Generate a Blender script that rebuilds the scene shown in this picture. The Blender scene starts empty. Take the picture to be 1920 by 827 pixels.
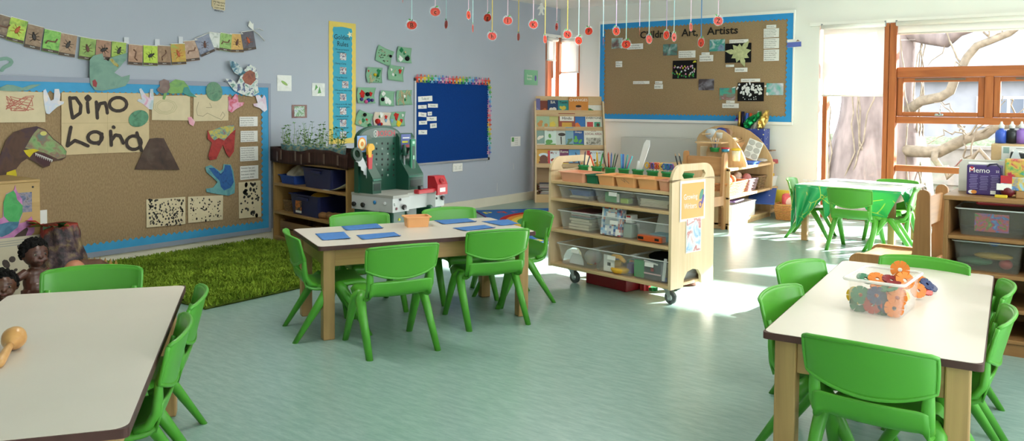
import bpy, bmesh, math, random
from mathutils import Vector, Matrix, Euler, noise
PI = math.pi
SC = bpy.context.scene
COL = SC.collection
rnd = random.Random(7)

# ---------------------------------------------------------------- camera (real position and lens; 1920x827 frame)
FPX, CYP = 1519.93, 256.07
YAW, PITCH, ROLL = -0.631469, -0.0388823, 0.0074723
CAM_H = 1.13
_f = Vector((math.sin(YAW)*math.cos(PITCH), math.cos(YAW)*math.cos(PITCH), math.sin(PITCH)))
_r = Vector((math.cos(YAW), -math.sin(YAW), 0)); _u = _r.cross(_f)
RGT = _r*math.cos(ROLL) + _u*math.sin(ROLL)
UPV = -_r*math.sin(ROLL) + _u*math.cos(ROLL)
FWD = _f
CPOS = Vector((0, 0, CAM_H))
XL, YB, ZC = -5.537, 8.579, 2.334          # left wall, back wall, ceiling

def ray(px, py): return RGT*((px-960)/FPX) - UPV*((py-CYP)/FPX) + FWD
def onx(px, py, X):
    d = ray(px, py); return CPOS + d*(X/d.x)
def ony(px, py, Y):
    d = ray(px, py); return CPOS + d*(Y/d.y)
def onz(px, py, Z):
    d = ray(px, py); return CPOS + d*((Z-CAM_H)/d.z)
def LP(px, py):                             # point of the left wall: (along wall, up)
    p = onx(px, py, XL); return (p.y, p.z)
def BP(px, py):                             # point of the back wall
    p = ony(px, py, YB); return (p.x, p.z)

# ---------------------------------------------------------------- materials
def lin(c):
    if isinstance(c, str):
        c = c.lstrip('#'); c = [int(c[i:i+2], 16)/255 for i in (0, 2, 4)]
    return tuple((x/12.92 if x <= .04045 else ((x+.055)/1.055)**2.4) for x in c[:3])
_mats = {}
def _new(name):
    m = bpy.data.materials.new(name); m.use_nodes = True
    nt = m.node_tree; b = nt.nodes['Principled BSDF']
    return m, nt, b
def setin(b, name, v):
    if name in b.inputs: b.inputs[name].default_value = v
def mat(name, col, rough=.5, spec=.5, var=.0, scale=8, bump=0., metal=0., stretch=(1,1,1), coat=0., sheen=0., col2=None, detail=3):
    """Plain procedural surface: base colour, gentle noise variation between two tones, optional bump."""
    if name in _mats: return _mats[name]
    m, nt, b = _new(name)
    c = lin(col)
    setin(b, 'Base Color', (*c, 1)); setin(b, 'Roughness', rough); setin(b, 'Specular IOR Level', spec); setin(b, 'Metallic', metal)
    if coat: setin(b, 'Coat Weight', coat); setin(b, 'Coat Roughness', .15)
    if sheen: setin(b, 'Sheen Weight', sheen)
    if var or bump or col2:
        tc = nt.nodes.new('ShaderNodeTexCoord'); mp = nt.nodes.new('ShaderNodeMapping'); mp.inputs['Scale'].default_value = stretch
        nz = nt.nodes.new('ShaderNodeTexNoise'); nz.inputs['Scale'].default_value = scale; nz.inputs['Detail'].default_value = detail
        nt.links.new(tc.outputs['Object'], mp.inputs['Vector']); nt.links.new(mp.outputs['Vector'], nz.inputs['Vector'])
        if var or col2:
            r = nt.nodes.new('ShaderNodeValToRGB')
            a = lin(col2) if col2 else tuple(min(1, x*(1+var)) for x in c)
            d = c if col2 else tuple(x*(1-var) for x in c)
            r.color_ramp.elements[0].color = (*d, 1); r.color_ramp.elements[1].color = (*a, 1)
            r.color_ramp.elements[0].position = .3; r.color_ramp.elements[1].position = .7
            nt.links.new(nz.outputs['Fac'], r.inputs['Fac']); nt.links.new(r.outputs['Color'], b.inputs['Base Color'])
        if bump:
            bp = nt.nodes.new('ShaderNodeBump'); bp.inputs['Strength'].default_value = bump; bp.inputs['Distance'].default_value = .01
            nt.links.new(nz.outputs['Fac'], bp.inputs['Height']); nt.links.new(bp.outputs['Normal'], b.inputs['Normal'])
    _mats[name] = m; return m
def wood(name, light, dark, axis='x', rough=.42, scale=1.0):
    if name in _mats: return _mats[name]
    m, nt, b = _new(name)
    tc = nt.nodes.new('ShaderNodeTexCoord'); mp = nt.nodes.new('ShaderNodeMapping')
    s = {'x': (1.2, 16, 16), 'y': (16, 1.2, 16), 'z': (16, 16, 1.2)}[axis]
    mp.inputs['Scale'].default_value = tuple(k*scale for k in s)
    nz = nt.nodes.new('ShaderNodeTexNoise'); nz.inputs['Scale'].default_value = 1.6; nz.inputs['Detail'].default_value = 5; nz.inputs['Distortion'].default_value = .7
    r = nt.nodes.new('ShaderNodeValToRGB'); r.color_ramp.elements[0].position = .25; r.color_ramp.elements[1].position = .75
    r.color_ramp.elements[0].color = (*lin(dark), 1); r.color_ramp.elements[1].color = (*lin(light), 1)
    nt.links.new(tc.outputs['Object'], mp.inputs['Vector']); nt.links.new(mp.outputs['Vector'], nz.inputs['Vector'])
    nt.links.new(nz.outputs['Fac'], r.inputs['Fac']); nt.links.new(r.outputs['Color'], b.inputs['Base Color'])
    setin(b, 'Roughness', rough); setin(b, 'Specular IOR Level', .35)
    _mats[name] = m; return m
def clear(name, col='#ffffff', alpha=.25, rough=.12):
    """Thin translucent plastic sheet."""
    if name in _mats: return _mats[name]
    m, nt, b = _new(name)
    setin(b, 'Base Color', (*lin(col), 1)); setin(b, 'Roughness', rough); setin(b, 'Alpha', alpha); setin(b, 'Specular IOR Level', .5)
    _mats[name] = m; return m
def blotch(name, cols, scale=10, rough=.55, seed=0, kind='noise'):
    """Printed photograph / painted paper: patches of several colours."""
    if name in _mats: return _mats[name]
    m, nt, b = _new(name)
    tc = nt.nodes.new('ShaderNodeTexCoord'); mp = nt.nodes.new('ShaderNodeMapping'); mp.inputs['Location'].default_value = (seed*3.7, seed*1.3, seed*2.1)
    nz = nt.nodes.new('ShaderNodeTexNoise'); nz.inputs['Scale'].default_value = scale; nz.inputs['Detail'].default_value = 4; nz.inputs['Distortion'].default_value = .6
    r = nt.nodes.new('ShaderNodeValToRGB'); r.color_ramp.interpolation = 'B_SPLINE' if kind == 'soft' else 'LINEAR'
    n = len(cols)
    while len(r.color_ramp.elements) < n: r.color_ramp.elements.new(.5)
    for i, c in enumerate(cols):
        r.color_ramp.elements[i].position = .28 + .44*i/max(1, n-1); r.color_ramp.elements[i].color = (*lin(c), 1)
    nt.links.new(tc.outputs['Object'], mp.inputs['Vector']); nt.links.new(mp.outputs['Vector'], nz.inputs['Vector'])
    nt.links.new(nz.outputs['Fac'], r.inputs['Fac']); nt.links.new(r.outputs['Color'], b.inputs['Base Color'])
    setin(b, 'Roughness', rough)
    _mats[name] = m; return m
def col(c, rough=.55):
    """A plain coloured paper/plastic by hex."""
    return mat('paint_%s_%d' % (c.lstrip('#'), int(rough*100)), c, rough, .4, var=.04, scale=30)

# ---------------------------------------------------------------- mesh builder
class MB:
    def __init__(self, m=None):
        self.v = []; self.f = []; self.fm = []; self.mats = []; self.cur = 0; self.sm = []; self.smooth = False
        self.M = Matrix.Identity(4)
        if m: self.use(m)
    def use(self, m):
        if m not in self.mats: self.mats.append(m)
        self.cur = self.mats.index(m); return self
    def add(self, verts, faces, smooth=None):
        o = len(self.v); self.v += [self.M @ Vector(p) for p in verts]
        for f in faces:
            self.f.append([o+i for i in f]); self.fm.append(self.cur); self.sm.append(self.smooth if smooth is None else smooth)
        return self
    def box(self, c, s, rot=None, taper=1.):
        x, y, z = s[0]/2, s[1]/2, s[2]/2
        P = [Vector((a*x*(taper if k > 0 else 1), b*y*(taper if k > 0 else 1), k*z)) for a, b, k in
             ((-1,-1,-1),(1,-1,-1),(1,1,-1),(-1,1,-1),(-1,-1,1),(1,-1,1),(1,1,1),(-1,1,1))]
        R = Euler(rot).to_matrix() if rot else Matrix.Identity(3)
        C = Vector(c)
        return self.add([R @ p + C for p in P], [(3,2,1,0),(4,5,6,7),(0,1,5,4),(1,2,6,5),(2,3,7,6),(3,0,4,7)], False)
    def rbox(self, c, s, r=.006, rot=None, seg=2):
        """Box with rounded edges."""
        bm = bmesh.new(); bmesh.ops.create_cube(bm, size=1)
        for v in bm.verts: v.co = Vector((v.co.x*s[0], v.co.y*s[1], v.co.z*s[2]))
        r = min(r, min(s)*.49)
        bmesh.ops.bevel(bm, geom=bm.edges[:], offset=r, segments=seg, affect='EDGES', profile=.5)
        R = Euler(rot).to_matrix() if rot else Matrix.Identity(3); C = Vector(c)
        bm.verts.index_update()
        self.add([R @ v.co + C for v in bm.verts], [[v.index for v in f.verts] for f in bm.faces], False)
        bm.free(); return self
    def tube(self, pts, rad, n=8, cap=True, flat=1.0):
        """Round bar along points; rad a number or one per point."""
        pts = [Vector(p) for p in pts]; k = len(pts)
        rs = rad if isinstance(rad, (list, tuple)) else [rad]*k
        V = []; up = Vector((0, 0, 1))
        prev = None
        for i, p in enumerate(pts):
            t = (pts[min(i+1, k-1)] - pts[max(i-1, 0)])
            t = t.normalized() if t.length > 1e-9 else up
            if prev is None:
                a = Vector((1, 0, 0)) if abs(t.z) > .9 else up
                u = t.cross(a).normalized()
            else:
                u = prev - t*prev.dot(t); u = u.normalized() if u.length > 1e-6 else t.orthogonal().normalized()
            prev = u; w = t.cross(u)
            for j in range(n):
                an = 2*PI*j/n; V.append(p + (u*math.cos(an) + w*math.sin(an)*flat)*rs[i])
        F = []
        for i in range(k-1):
            for j in range(n):
                F.append((i*n+j, i*n+(j+1) % n, (i+1)*n+(j+1) % n, (i+1)*n+j))
        if cap: F.append(tuple(range(n-1, -1, -1))); F.append(tuple(range((k-1)*n, k*n)))
        return self.add(V, F, n > 5)
    def cyl(self, p0, p1, r, n=16, r2=None):
        return self.tube([p0, p1], [r, r if r2 is None else r2], n)
    def lathe(self, prof, c=(0,0,0), n=20, axis='z', smooth=True, rot=None):
        """Profile [(r, h)...] spun round the axis."""
        V = []; F = []; C = Vector(c); R = Euler(rot).to_matrix() if rot else Matrix.Identity(3)
        for r, h in prof:
            for j in range(n):
                a = 2*PI*j/n; x, y = r*math.cos(a), r*math.sin(a)
                q = {'z': (x, y, h), 'x': (h, x, y), 'y': (x, h, y)}[axis]
                V.append(R @ Vector(q) + C)
        for i in range(len(prof)-1):
            for j in range(n): F.append((i*n+j, i*n+(j+1) % n, (i+1)*n+(j+1) % n, (i+1)*n+j))
        if prof[0][0] > 1e-6: F.append(tuple(range(n-1, -1, -1)))
        if prof[-1][0] > 1e-6: F.append(tuple(range((len(prof)-1)*n, len(prof)*n)))
        return self.add(V, F, smooth)
    def ball(self, c, r, n=12, s=(1,1,1), rot=None):
        m = max(5, n//2+1); prof = [(math.sin(PI*i/m), -math.cos(PI*i/m)) for i in range(m+1)]
        V = []; F = []; C = Vector(c); R = Euler(rot).to_matrix() if rot else Matrix.Identity(3)
        for a, h in prof:
            for j in range(n):
                t = 2*PI*j/n; V.append(R @ Vector((a*math.cos(t)*r*s[0], a*math.sin(t)*r*s[1], h*r*s[2])) + C)
        for i in range(m):
            for j in range(n): F.append((i*n+j, i*n+(j+1) % n, (i+1)*n+(j+1) % n, (i+1)*n+j))
        return self.add(V, F, True)
    def prism(self, poly, h0, h1, axis='z', holes=False):
        """Polygon (2D) extruded from h0 to h1 along axis. Coordinates: z->(x,y); y->(x,z); x->(y,z)."""
        n = len(poly); g = {'z': lambda a, b, h: (a, b, h), 'y': lambda a, b, h: (a, h, b), 'x': lambda a, b, h: (h, a, b)}[axis]
        V = [g(a, b, h0) for a, b in poly] + [g(a, b, h1) for a, b in poly]
        area = sum(poly[i][0]*poly[(i+1) % n][1]-poly[(i+1) % n][0]*poly[i][1] for i in range(n))
        flip = (area < 0) != (axis == 'y')
        from mathutils.geometry import tessellate_polygon
        tri = tessellate_polygon([[Vector((a, b, 0)) for a, b in poly]])
        F = []
        for t in tri:
            ar = sum(poly[t[i]][0]*poly[t[(i+1) % 3]][1]-poly[t[(i+1) % 3]][0]*poly[t[i]][1] for i in range(3))
            t = t if (ar > 0) != (axis == 'y') else t[::-1]
            F.append(tuple(n+i for i in t)); F.append(tuple(i for i in t[::-1]))
        for i in range(n):
            q = (i, (i+1) % n, n+(i+1) % n, n+i); F.append(q if not flip else q[::-1])
        return self.add(V, F, False)
    def loopprism(self, outer, inner, h0, h1, axis='z'):
        """Ring between two polygons with the same number of points, extruded."""
        n = len(outer); g = {'z': lambda a, b, h: (a, b, h), 'y': lambda a, b, h: (a, h, b), 'x': lambda a, b, h: (h, a, b)}[axis]
        V = []
        for h in (h0, h1):
            V += [g(a, b, h) for a, b in outer] + [g(a, b, h) for a, b in inner]
        F = []
        for i in range(n):
            j = (i+1) % n
            F += [(2*n+i, 2*n+j, 3*n+j, 3*n+i), (i, n+i, n+j, j), (i, j, 2*n+j, 2*n+i), (n+i, 3*n+i, 3*n+j, n+j)]
        return self.add(V, F, False)
    def grid(self, fn, nu, nv, smooth=True):
        V = [fn(i/nu, j/nv) for i in range(nu+1) for j in range(nv+1)]
        F = [(i*(nv+1)+j, (i+1)*(nv+1)+j, (i+1)*(nv+1)+j+1, i*(nv+1)+j+1) for i in range(nu) for j in range(nv)]
        return self.add(V, F, smooth)
    def stroke(self, pts, w, h=.0012, z0=0.):
        """Flat painted line in the local x-y plane, thickness h upward in z."""
        pts = [Vector((p[0], p[1])) for p in pts]
        ws = w if isinstance(w, (list, tuple)) else [w]*len(pts)
        for i in range(len(pts)-1):
            a, b = pts[i], pts[i+1]; d = (b-a)
            if d.length < 1e-6: continue
            n_ = Vector((-d.y, d.x)).normalized(); A, B = n_*ws[i]/2, n_*ws[i+1]/2
            e = z0+h+.00004*i
            self.add([(*(a+A), e), (*(a-A), e), (*(b-B), e), (*(b+B), e)], [(0, 1, 2, 3)], False)
        for i, a in enumerate(pts):
            e = z0+h+.00004*i+.00002
            self.add([(a.x+ws[i]/2*math.cos(k*PI/4), a.y+ws[i]/2*math.sin(k*PI/4), e) for k in range(8)], [tuple(range(8))], False)
        return self
    def text(self, s, size, x=0., y=0., z=.0012, align='CENTER', bold=0., rot=0., sx=1., vis=True):
        me = text_mesh(s, align, bold)
        c, sn = math.cos(rot), math.sin(rot)
        V = [(x+(v[0]*size*sx*c-v[1]*size*sn), y+(v[0]*size*sx*sn+v[1]*size*c), z) for v in me[0]]
        return self.add(V, me[1], False)
    def mesh(self, name):
        me = bpy.data.meshes.new(name)
        me.from_pydata([tuple(p) for p in self.v], [], self.f)
        for m in self.mats: me.materials.append(m)
        me.polygons.foreach_set('material_index', self.fm); me.polygons.foreach_set('use_smooth', self.sm)
        me.update(); return me
    def build(self, name, parent=None, M=None):
        o = bpy.data.objects.new(name, self.mesh(name)); COL.objects.link(o)
        if parent: o.parent = parent
        if M is not None: o.matrix_local = M
        return o
_txt = {}
def text_mesh(s, align, bold):
    k = (s, align, bold)
    if k not in _txt:
        cu = bpy.data.curves.new('lettering', 'FONT'); cu.body = s; cu.align_x = align; cu.align_y = 'CENTER'; cu.offset = bold; cu.resolution_u = 2
        ob = bpy.data.objects.new('lettering', cu); COL.objects.link(ob)
        dg = bpy.context.evaluated_depsgraph_get(); me = bpy.data.meshes.new_from_object(ob.evaluated_get(dg))
        _txt[k] = ([tuple(v.co) for v in me.vertices], [tuple(p.vertices) for p in me.polygons])
        bpy.data.objects.remove(ob); bpy.data.curves.remove(cu); bpy.data.meshes.remove(me)
    return _txt[k]
def bake(o, *mods):
    """Apply modifiers given as (type, {settings}) and keep the resulting mesh."""
    for t, kw in mods:
        m = o.modifiers.new(t.lower(), t)
        for k, v in kw.items(): setattr(m, k, v)
    dg = bpy.context.evaluated_depsgraph_get(); me = bpy.data.meshes.new_from_object(o.evaluated_get(dg))
    old = o.data; o.modifiers.clear(); o.data = me; me.name = old.name
    if old.users == 0: bpy.data.meshes.remove(old)
    return o

# ---------------------------------------------------------------- things
def tag(o, label, cat, group=None, kind=None):
    o['label'] = label; o['category'] = cat
    if group: o['group'] = group
    if kind: o['kind'] = kind
    return o
def thing(name, label, cat, loc=(0,0,0), rotz=0., group=None, M=None):
    o = bpy.data.objects.new(name, None); COL.objects.link(o); o.empty_display_size = .1
    if M is not None: o.matrix_world = M
    else: o.location = loc; o.rotation_euler = (0, 0, rotz)
    return tag(o, label, cat, group)
def one(name, mb, label, cat, loc=(0,0,0), rotz=0., group=None, M=None):
    """A thing that is one mesh."""
    o = mb.build(name)
    if M is not None: o.matrix_world = M
    else: o.location = loc; o.rotation_euler = (0, 0, rotz)
    return tag(o, label, cat, group)
def struct(name, mb, parent=None):
    o = mb.build(name, parent); o['kind'] = 'structure'; return o
def dup(root, label, loc=None, rotz=None, group=None, M=None):
    def cp(o, par):
        c = o.copy(); COL.objects.link(c); c.parent = par
        for ch in list(o.children): cp(ch, c)
        return c
    r = cp(root, None)
    if M is not None: r.matrix_world = M
    else:
        r.location = loc; r.rotation_euler = (0, 0, rotz or 0.)
    r['label'] = label
    if group: r['group'] = group
    return r
def LM(y, z, out=.002, rot=0.):
    """Frame on the left wall: local x along +Y... seen from the room, local y up, local z into the room."""
    M = Matrix(((0, 0, 1, XL+out), (1, 0, 0, y), (0, 1, 0, z), (0, 0, 0, 1)))
    return M @ Matrix.Rotation(rot, 4, 'Z')
def BM_(x, z, out=.002, rot=0.):
    """Frame on the back wall: local x along +X, local y up, local z into the room (-Y)."""
    M = Matrix(((1, 0, 0, x), (0, 0, -1, YB-out), (0, 1, 0, z), (0, 0, 0, 1)))
    return M @ Matrix.Rotation(rot, 4, 'Z')
def rotT(x, y, z, rz=0., rx=0., ry=0.):
    return Matrix.Translation((x, y, z)) @ Euler((rx, ry, rz)).to_matrix().to_4x4()
def poly_scallop(w, h, n_w, n_h, amp, k=3):
    """Outline of a w x h sheet (centred) with wavy edges, counter-clockwise."""
    P = []
    def side(a, b, n, nx, ny):
        m = n*k*2
        for i in range(m):
            t = i/m; d = amp*(.5-.5*math.cos(2*PI*t*n))
            P.append((a[0]+(b[0]-a[0])*t+nx*d, a[1]+(b[1]-a[1])*t+ny*d))
    x, y = w/2, h/2
    side((-x, -y), (x, -y), n_w, 0, -1); side((x, -y), (x, y), n_h, 1, 0); side((x, y), (-x, y), n_w, 0, 1); side((-x, y), (-x, -y), n_h, -1, 0)
    return P
def ell(cx, cy, a, b, n=16, rot=0.):
    return [(cx+a*math.cos(2*PI*i/n)*math.cos(rot)-b*math.sin(2*PI*i/n)*math.sin(rot), cy+a*math.cos(2*PI*i/n)*math.sin(rot)+b*math.sin(2*PI*i/n)*math.cos(rot)) for i in range(n)]
SKY, SUN, FILL = 7.5, 55.0, 20.0
# ---------------------------------------------------------------- camera, sky, lights
cam = bpy.data.cameras.new('camera'); cam.sensor_width = 36; cam.lens = FPX/1920*36; cam.shift_y = -(413.5-CYP)/1920; cam.clip_end = 300
co = bpy.data.objects.new('camera', cam); COL.objects.link(co)
R3 = Matrix((RGT, UPV, -FWD)).transposed(); co.matrix_world = Matrix.Translation(CPOS) @ R3.to_4x4()
SC.camera = co
SC.view_settings.view_transform = 'Standard'; SC.view_settings.look = 'None'; SC.view_settings.exposure = 0.12; SC.view_settings.gamma = 1.0
SC.view_settings.use_curve_mapping = False
SC.cycles.use_denoising = True
SC.cycles.max_bounces = 8; SC.cycles.diffuse_bounces = 5; SC.cycles.glossy_bounces = 3; SC.cycles.transparent_max_bounces = 16
SC.cycles.sample_clamp_indirect = 6
w = bpy.data.worlds.new('sky'); SC.world = w; w.use_nodes = True
bg = w.node_tree.nodes['Background']; bg.inputs['Color'].default_value = (.90, .95, 1, 1); bg.inputs['Strength'].default_value = SKY
def lamp(name, kind, energy, loc, rot=(0,0,0), size=None, colr=(1,1,1), angle=None):
    L = bpy.data.lights.new(name, kind); L.energy = energy; L.color = colr
    if size: L.shape = 'RECTANGLE'; L.size, L.size_y = size
    if angle: L.angle = angle
    o = bpy.data.objects.new(name, L); COL.objects.link(o); o.location = loc; o.rotation_euler = rot; return o
SAZ, SEL = math.radians(34), math.radians(19.3)      # low winter sun beyond the windows
sd = Vector((math.sin(SAZ)*math.cos(SEL), math.cos(SAZ)*math.cos(SEL), math.sin(SEL)))
sun = lamp('sun', 'SUN', SUN, (3, 14, 8), colr=(1, .97, .92), angle=math.radians(.7))
sun.rotation_euler = sd.to_track_quat('Z', 'Y').to_euler()

# ---------------------------------------------------------------- surfaces of the room
def floor_mat():
    m, nt, b = _new('speckled_linoleum')
    tc = nt.nodes.new('ShaderNodeTexCoord')
    def nz(scale, st, rotz, det=4, dist=.4):
        mp = nt.nodes.new('ShaderNodeMapping'); mp.inputs['Scale'].default_value = st; mp.inputs['Rotation'].default_value = (0, 0, rotz)
        n = nt.nodes.new('ShaderNodeTexNoise'); n.inputs['Scale'].default_value = scale; n.inputs['Detail'].default_value = det; n.inputs['Distortion'].default_value = dist
        nt.links.new(tc.outputs['Object'], mp.inputs['Vector']); nt.links.new(mp.outputs['Vector'], n.inputs['Vector']); return n
    a = nz(11, (1, 4, 1), .35, 9, .1); c = nz(40, (1, 3.2, 1), .35, 10); d = nz(1.2, (1, 1.6, 1), 0, 3)
    r = nt.nodes.new('ShaderNodeValToRGB'); e = r.color_ramp.elements
    e[0].position = .25; e[0].color = (*lin('#7c9991'), 1); e[1].position = .75; e[1].color = (*lin('#9cb4ac'), 1); r.color_ramp.interpolation = 'B_SPLINE'
    x = e.new(.5); x.color = (*lin('#8ba69d'), 1)
    nt.links.new(a.outputs['Fac'], r.inputs['Fac'])
    r2 = nt.nodes.new('ShaderNodeValToRGB'); r2.color_ramp.elements[0].position = .34; r2.color_ramp.elements[0].color = (.80, .82, .84, 1); r2.color_ramp.elements[1].position = .62; r2.color_ramp.elements[1].color = (1, 1, 1, 1)
    nt.links.new(c.outputs['Fac'], r2.inputs['Fac'])
    mx = nt.nodes.new('ShaderNodeMix'); mx.data_type = 'RGBA'; mx.blend_type = 'MULTIPLY'; mx.inputs['Factor'].default_value = .6
    nt.links.new(r.outputs['Color'], mx.inputs['A']); nt.links.new(r2.outputs['Color'], mx.inputs['B'])
    r3 = nt.nodes.new('ShaderNodeValToRGB'); r3.color_ramp.elements[0].color = (.92, .92, .92, 1); r3.color_ramp.elements[1].color = (1.0, 1.0, 1.0, 1)
    nt.links.new(d.outputs['Fac'], r3.inputs['Fac'])
    m2 = nt.nodes.new('ShaderNodeMix'); m2.data_type = 'RGBA'; m2.blend_type = 'MULTIPLY'; m2.inputs['Factor'].default_value = 1
    nt.links.new(mx.outputs['Result'], m2.inputs['A']); nt.links.new(r3.outputs['Color'], m2.inputs['B'])
    nt.links.new(m2.outputs['Result'], b.inputs['Base Color'])
    setin(b, 'Roughness', .28)
    setin(b, 'Specular IOR Level', .5); return m
M_wall_l = mat('blue_grey_wall_paint', '#aab0bc', .55, .3, var=.02, scale=2.2, bump=.02)
M_wall_b = mat('off_white_wall_paint', '#e3e2dc', .6, .3, var=.015, scale=2)
M_ceil = mat('white_ceiling_paint', '#efefec', .7, .2, var=.01, scale=2)
M_cream = mat('cream_gloss_paint', '#ddd6c4', .35, .4, var=.03, scale=5)
M_white = mat('white_gloss_paint', '#eceae4', .35, .4, var=.01, scale=5)
M_frame = wood('orange_stained_timber', '#b4693c', '#8f4c28', 'z', .4)
M_frame_x = wood('orange_stained_timber_rail', '#b4693c', '#8f4c28', 'x', .4)

XR, YF = 2.9, -2.4                      # right wall, rear wall (neither is in the photograph)
struct('floor', MB(floor_mat()).box(((XL+XR)/2, (YF+YB)/2, -.05), (XR-XL+.5, YB-YF+.5, .1)))
struct('ceiling', MB(M_ceil).box(((XL+XR)/2, (YF+YB)/2, ZC+.06), (XR-XL+.5, YB-YF+.5, .12)))
def wallbox(m, mb, x0, x1, y0, y1, z0, z1): mb.use(m).box(((x0+x1)/2, (y0+y1)/2, (z0+z1)/2), (x1-x0, y1-y0, z1-z0))
CW_Y, CW_X, CW_S, HEAD = 8.25, -5.25, .3, 1.985
WX0, WX1, WS = -2.385, 1.6, .0
mb = MB()
wallbox(M_wall_l, mb, XL-.2, XL, YF-.2, CW_Y, 0, ZC); wallbox(M_wall_l, mb, XL-.2, XL, CW_Y, YB+.2, HEAD, ZC); wallbox(M_wall_l, mb, XL-.2, XL, CW_Y, YB+.2, 0, CW_S)
struct('wall_left', mb)
mb = MB()
wallbox(M_wall_b, mb, CW_X, WX0, YB, YB+.2, 0, ZC); wallbox(M_wall_b, mb, XL, CW_X, YB, YB+.2, HEAD, ZC); wallbox(M_wall_b, mb, XL, CW_X, YB, YB+.2, 0, CW_S)
wallbox(M_wall_b, mb, WX0, WX1, YB, YB+.2, HEAD, ZC); wallbox(M_wall_b, mb, WX1, XR+.2, YB, YB+.2, 0, ZC)
struct('wall_back', mb)
mb = MB()                                # unseen right wall; long opening added to let sky light in
wallbox(M_wall_b, mb, XR, XR+.2, YF-.2, .2, 0, ZC); wallbox(M_wall_b, mb, XR, XR+.2, 6.6, YB, 0, ZC)
wallbox(M_wall_b, mb, XR, XR+.2, .2, 6.6, 0, .8); wallbox(M_wall_b, mb, XR, XR+.2, .2, 6.6, 2.0, ZC)
struct('wall_right', mb)
mb = MB(); wallbox(M_wall_b, mb, XL, XR, YF-.2, YF, 0, ZC)
struct('wall_rear', mb)
struct('baseboard_left', MB(M_cream).box((XL+.009, (YF+CW_Y)/2, .0485), (.018, CW_Y-YF, .097)))
struct('baseboard_back', MB(M_cream).box(((XL+WX0)/2, YB-.009, .0485), (WX0-XL, .018, .097)))
# white mouldings over the windows
struct('trim_1', MB(M_white).box(((WX0+WX1)/2-.03, YB-.012, HEAD-.008), (WX1-WX0+.12, .03, .035)))
mb = MB(M_white); mb.box(((XL+CW_X)/2+.02, YB-.012, HEAD), (CW_X-XL+.04, .03, .035)); mb.box((XL+.012, (CW_Y+YB)/2-.02, HEAD), (.03, YB-CW_Y+.04, .035))
struct('trim_2', mb)

# ---------------------------------------------------------------- main window: tall fixed light, then transoms with opening sashes
def glassmat():
    m, nt, b = _new('window_glass')
    tr = nt.nodes.new('ShaderNodeBsdfTransparent'); gl = nt.nodes.new('ShaderNodeBsdfGlossy'); gl.inputs['Roughness'].default_value = .02
    fr = nt.nodes.new('ShaderNodeFresnel'); fr.inputs['IOR'].default_value = 1.35
    mx = nt.nodes.new('ShaderNodeMixShader'); out = nt.nodes['Material Output']
    nt.links.new(fr.outputs['Fac'], mx.inputs['Fac']); nt.links.new(tr.outputs['BSDF'], mx.inputs[1]); nt.links.new(gl.outputs['BSDF'], mx.inputs[2]); nt.links.new(mx.outputs['Shader'], out.inputs['Surface'])
    nt.nodes.remove(b); return m
M_glass = glassmat()
w1 = bpy.data.objects.new('window_1', None); COL.objects.link(w1); w1['kind'] = 'structure'
def bar(mb, x0, x1, z0, z1, d0=.012, d1=.10, m=None):
    mb.use(m or (M_frame if (z1-z0) > (x1-x0) else M_frame_x)).rbox(((x0+x1)/2, YB+(d0+d1)/2, (z0+z1)/2), (x1-x0, d1-d0, z1-z0), .004, seg=1)
mb = MB()
bar(mb, -2.345, -2.30, 0, HEAD-.03); bar(mb, -2.30, -1.76, 0, .075); bar(mb, -2.30, -1.76, HEAD-.075, HEAD-.03)
bar(mb, -1.762, -1.718, 0, HEAD-.03, -.02, .10); bar(mb, -1.712, -1.648, 0, HEAD-.03, -.03, .10)
bar(mb, -1.648, 1.6, HEAD-.09, HEAD-.03); bar(mb, -1.648, 1.6, 1.425, 1.523); bar(mb, -1.648, 1.6, .982, 1.046); bar(mb, -1.648, 1.6, .515, .572); bar(mb, -1.648, 1.6, 0, .085)
for x in (-.903, -.02, .80): bar(mb, x, x+.07, 1.0445, 1.4265, .0115)
o = mb.build('window_frame', w1); o['kind'] = 'structure'
for i, (x0, x1) in enumerate(((-1.645, -.905), (-.831, -.022), (.052, .798), (.872, 1.59))):
    mb = MB(); z0, z1 = 1.05, 1.422; t = .052
    bar(mb, x0, x0+t, z0, z1, .03, .085); bar(mb, x1-t, x1, z0, z1, .03, .085); bar(mb, x0+t, x1-t, z0, z0+t*.8, .03, .085); bar(mb, x0+t, x1-t, z1-t*.8, z1, .03, .085)
    o = mb.build('window_sash', w1); o['kind'] = 'structure'
    v = MB(mat('dark_vent_strip', '#6a5a50', .5)).box(((x0+x1)/2, YB+.026, z1-.018), ((x1-x0)*.58, .012, .016)); o2 = v.build('vent_strip', o)
    h = MB(mat('chrome', '#c9ccd0', .2, .5, metal=1.)); cx = (x0+x1)/2
    h.rbox((cx, YB+.024, z0+.018), (.075, .014, .018), .004); h.tube([(cx, YB+.018, z0+.02), (cx+.012, YB+.0, z0+.05), (cx+.02, YB-.004, z0+.11)], [.008, .007, .006]); h.build('window_handle', o)
gl = MB(M_glass)
for x0, x1, z0, z1 in ((-2.30, -1.76, .075, HEAD-.07), (-1.648, 1.6, 1.52, HEAD-.08), (-1.6, -.95, 1.09, 1.39), (-.79, -.06, 1.09, 1.39), (.1, .75, 1.09, 1.39), (.92, 1.55, 1.09, 1.39), (-1.648, 1.6, .57, .985), (-1.648, 1.6, .08, .52)):
    gl.add([(x0, YB+.06, z0), (x1, YB+.06, z0), (x1, YB+.06, z1), (x0, YB+.06, z1)], [(0, 1, 2, 3)], False)
o = gl.build('window_pane', w1); o['kind'] = 'structure'
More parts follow.
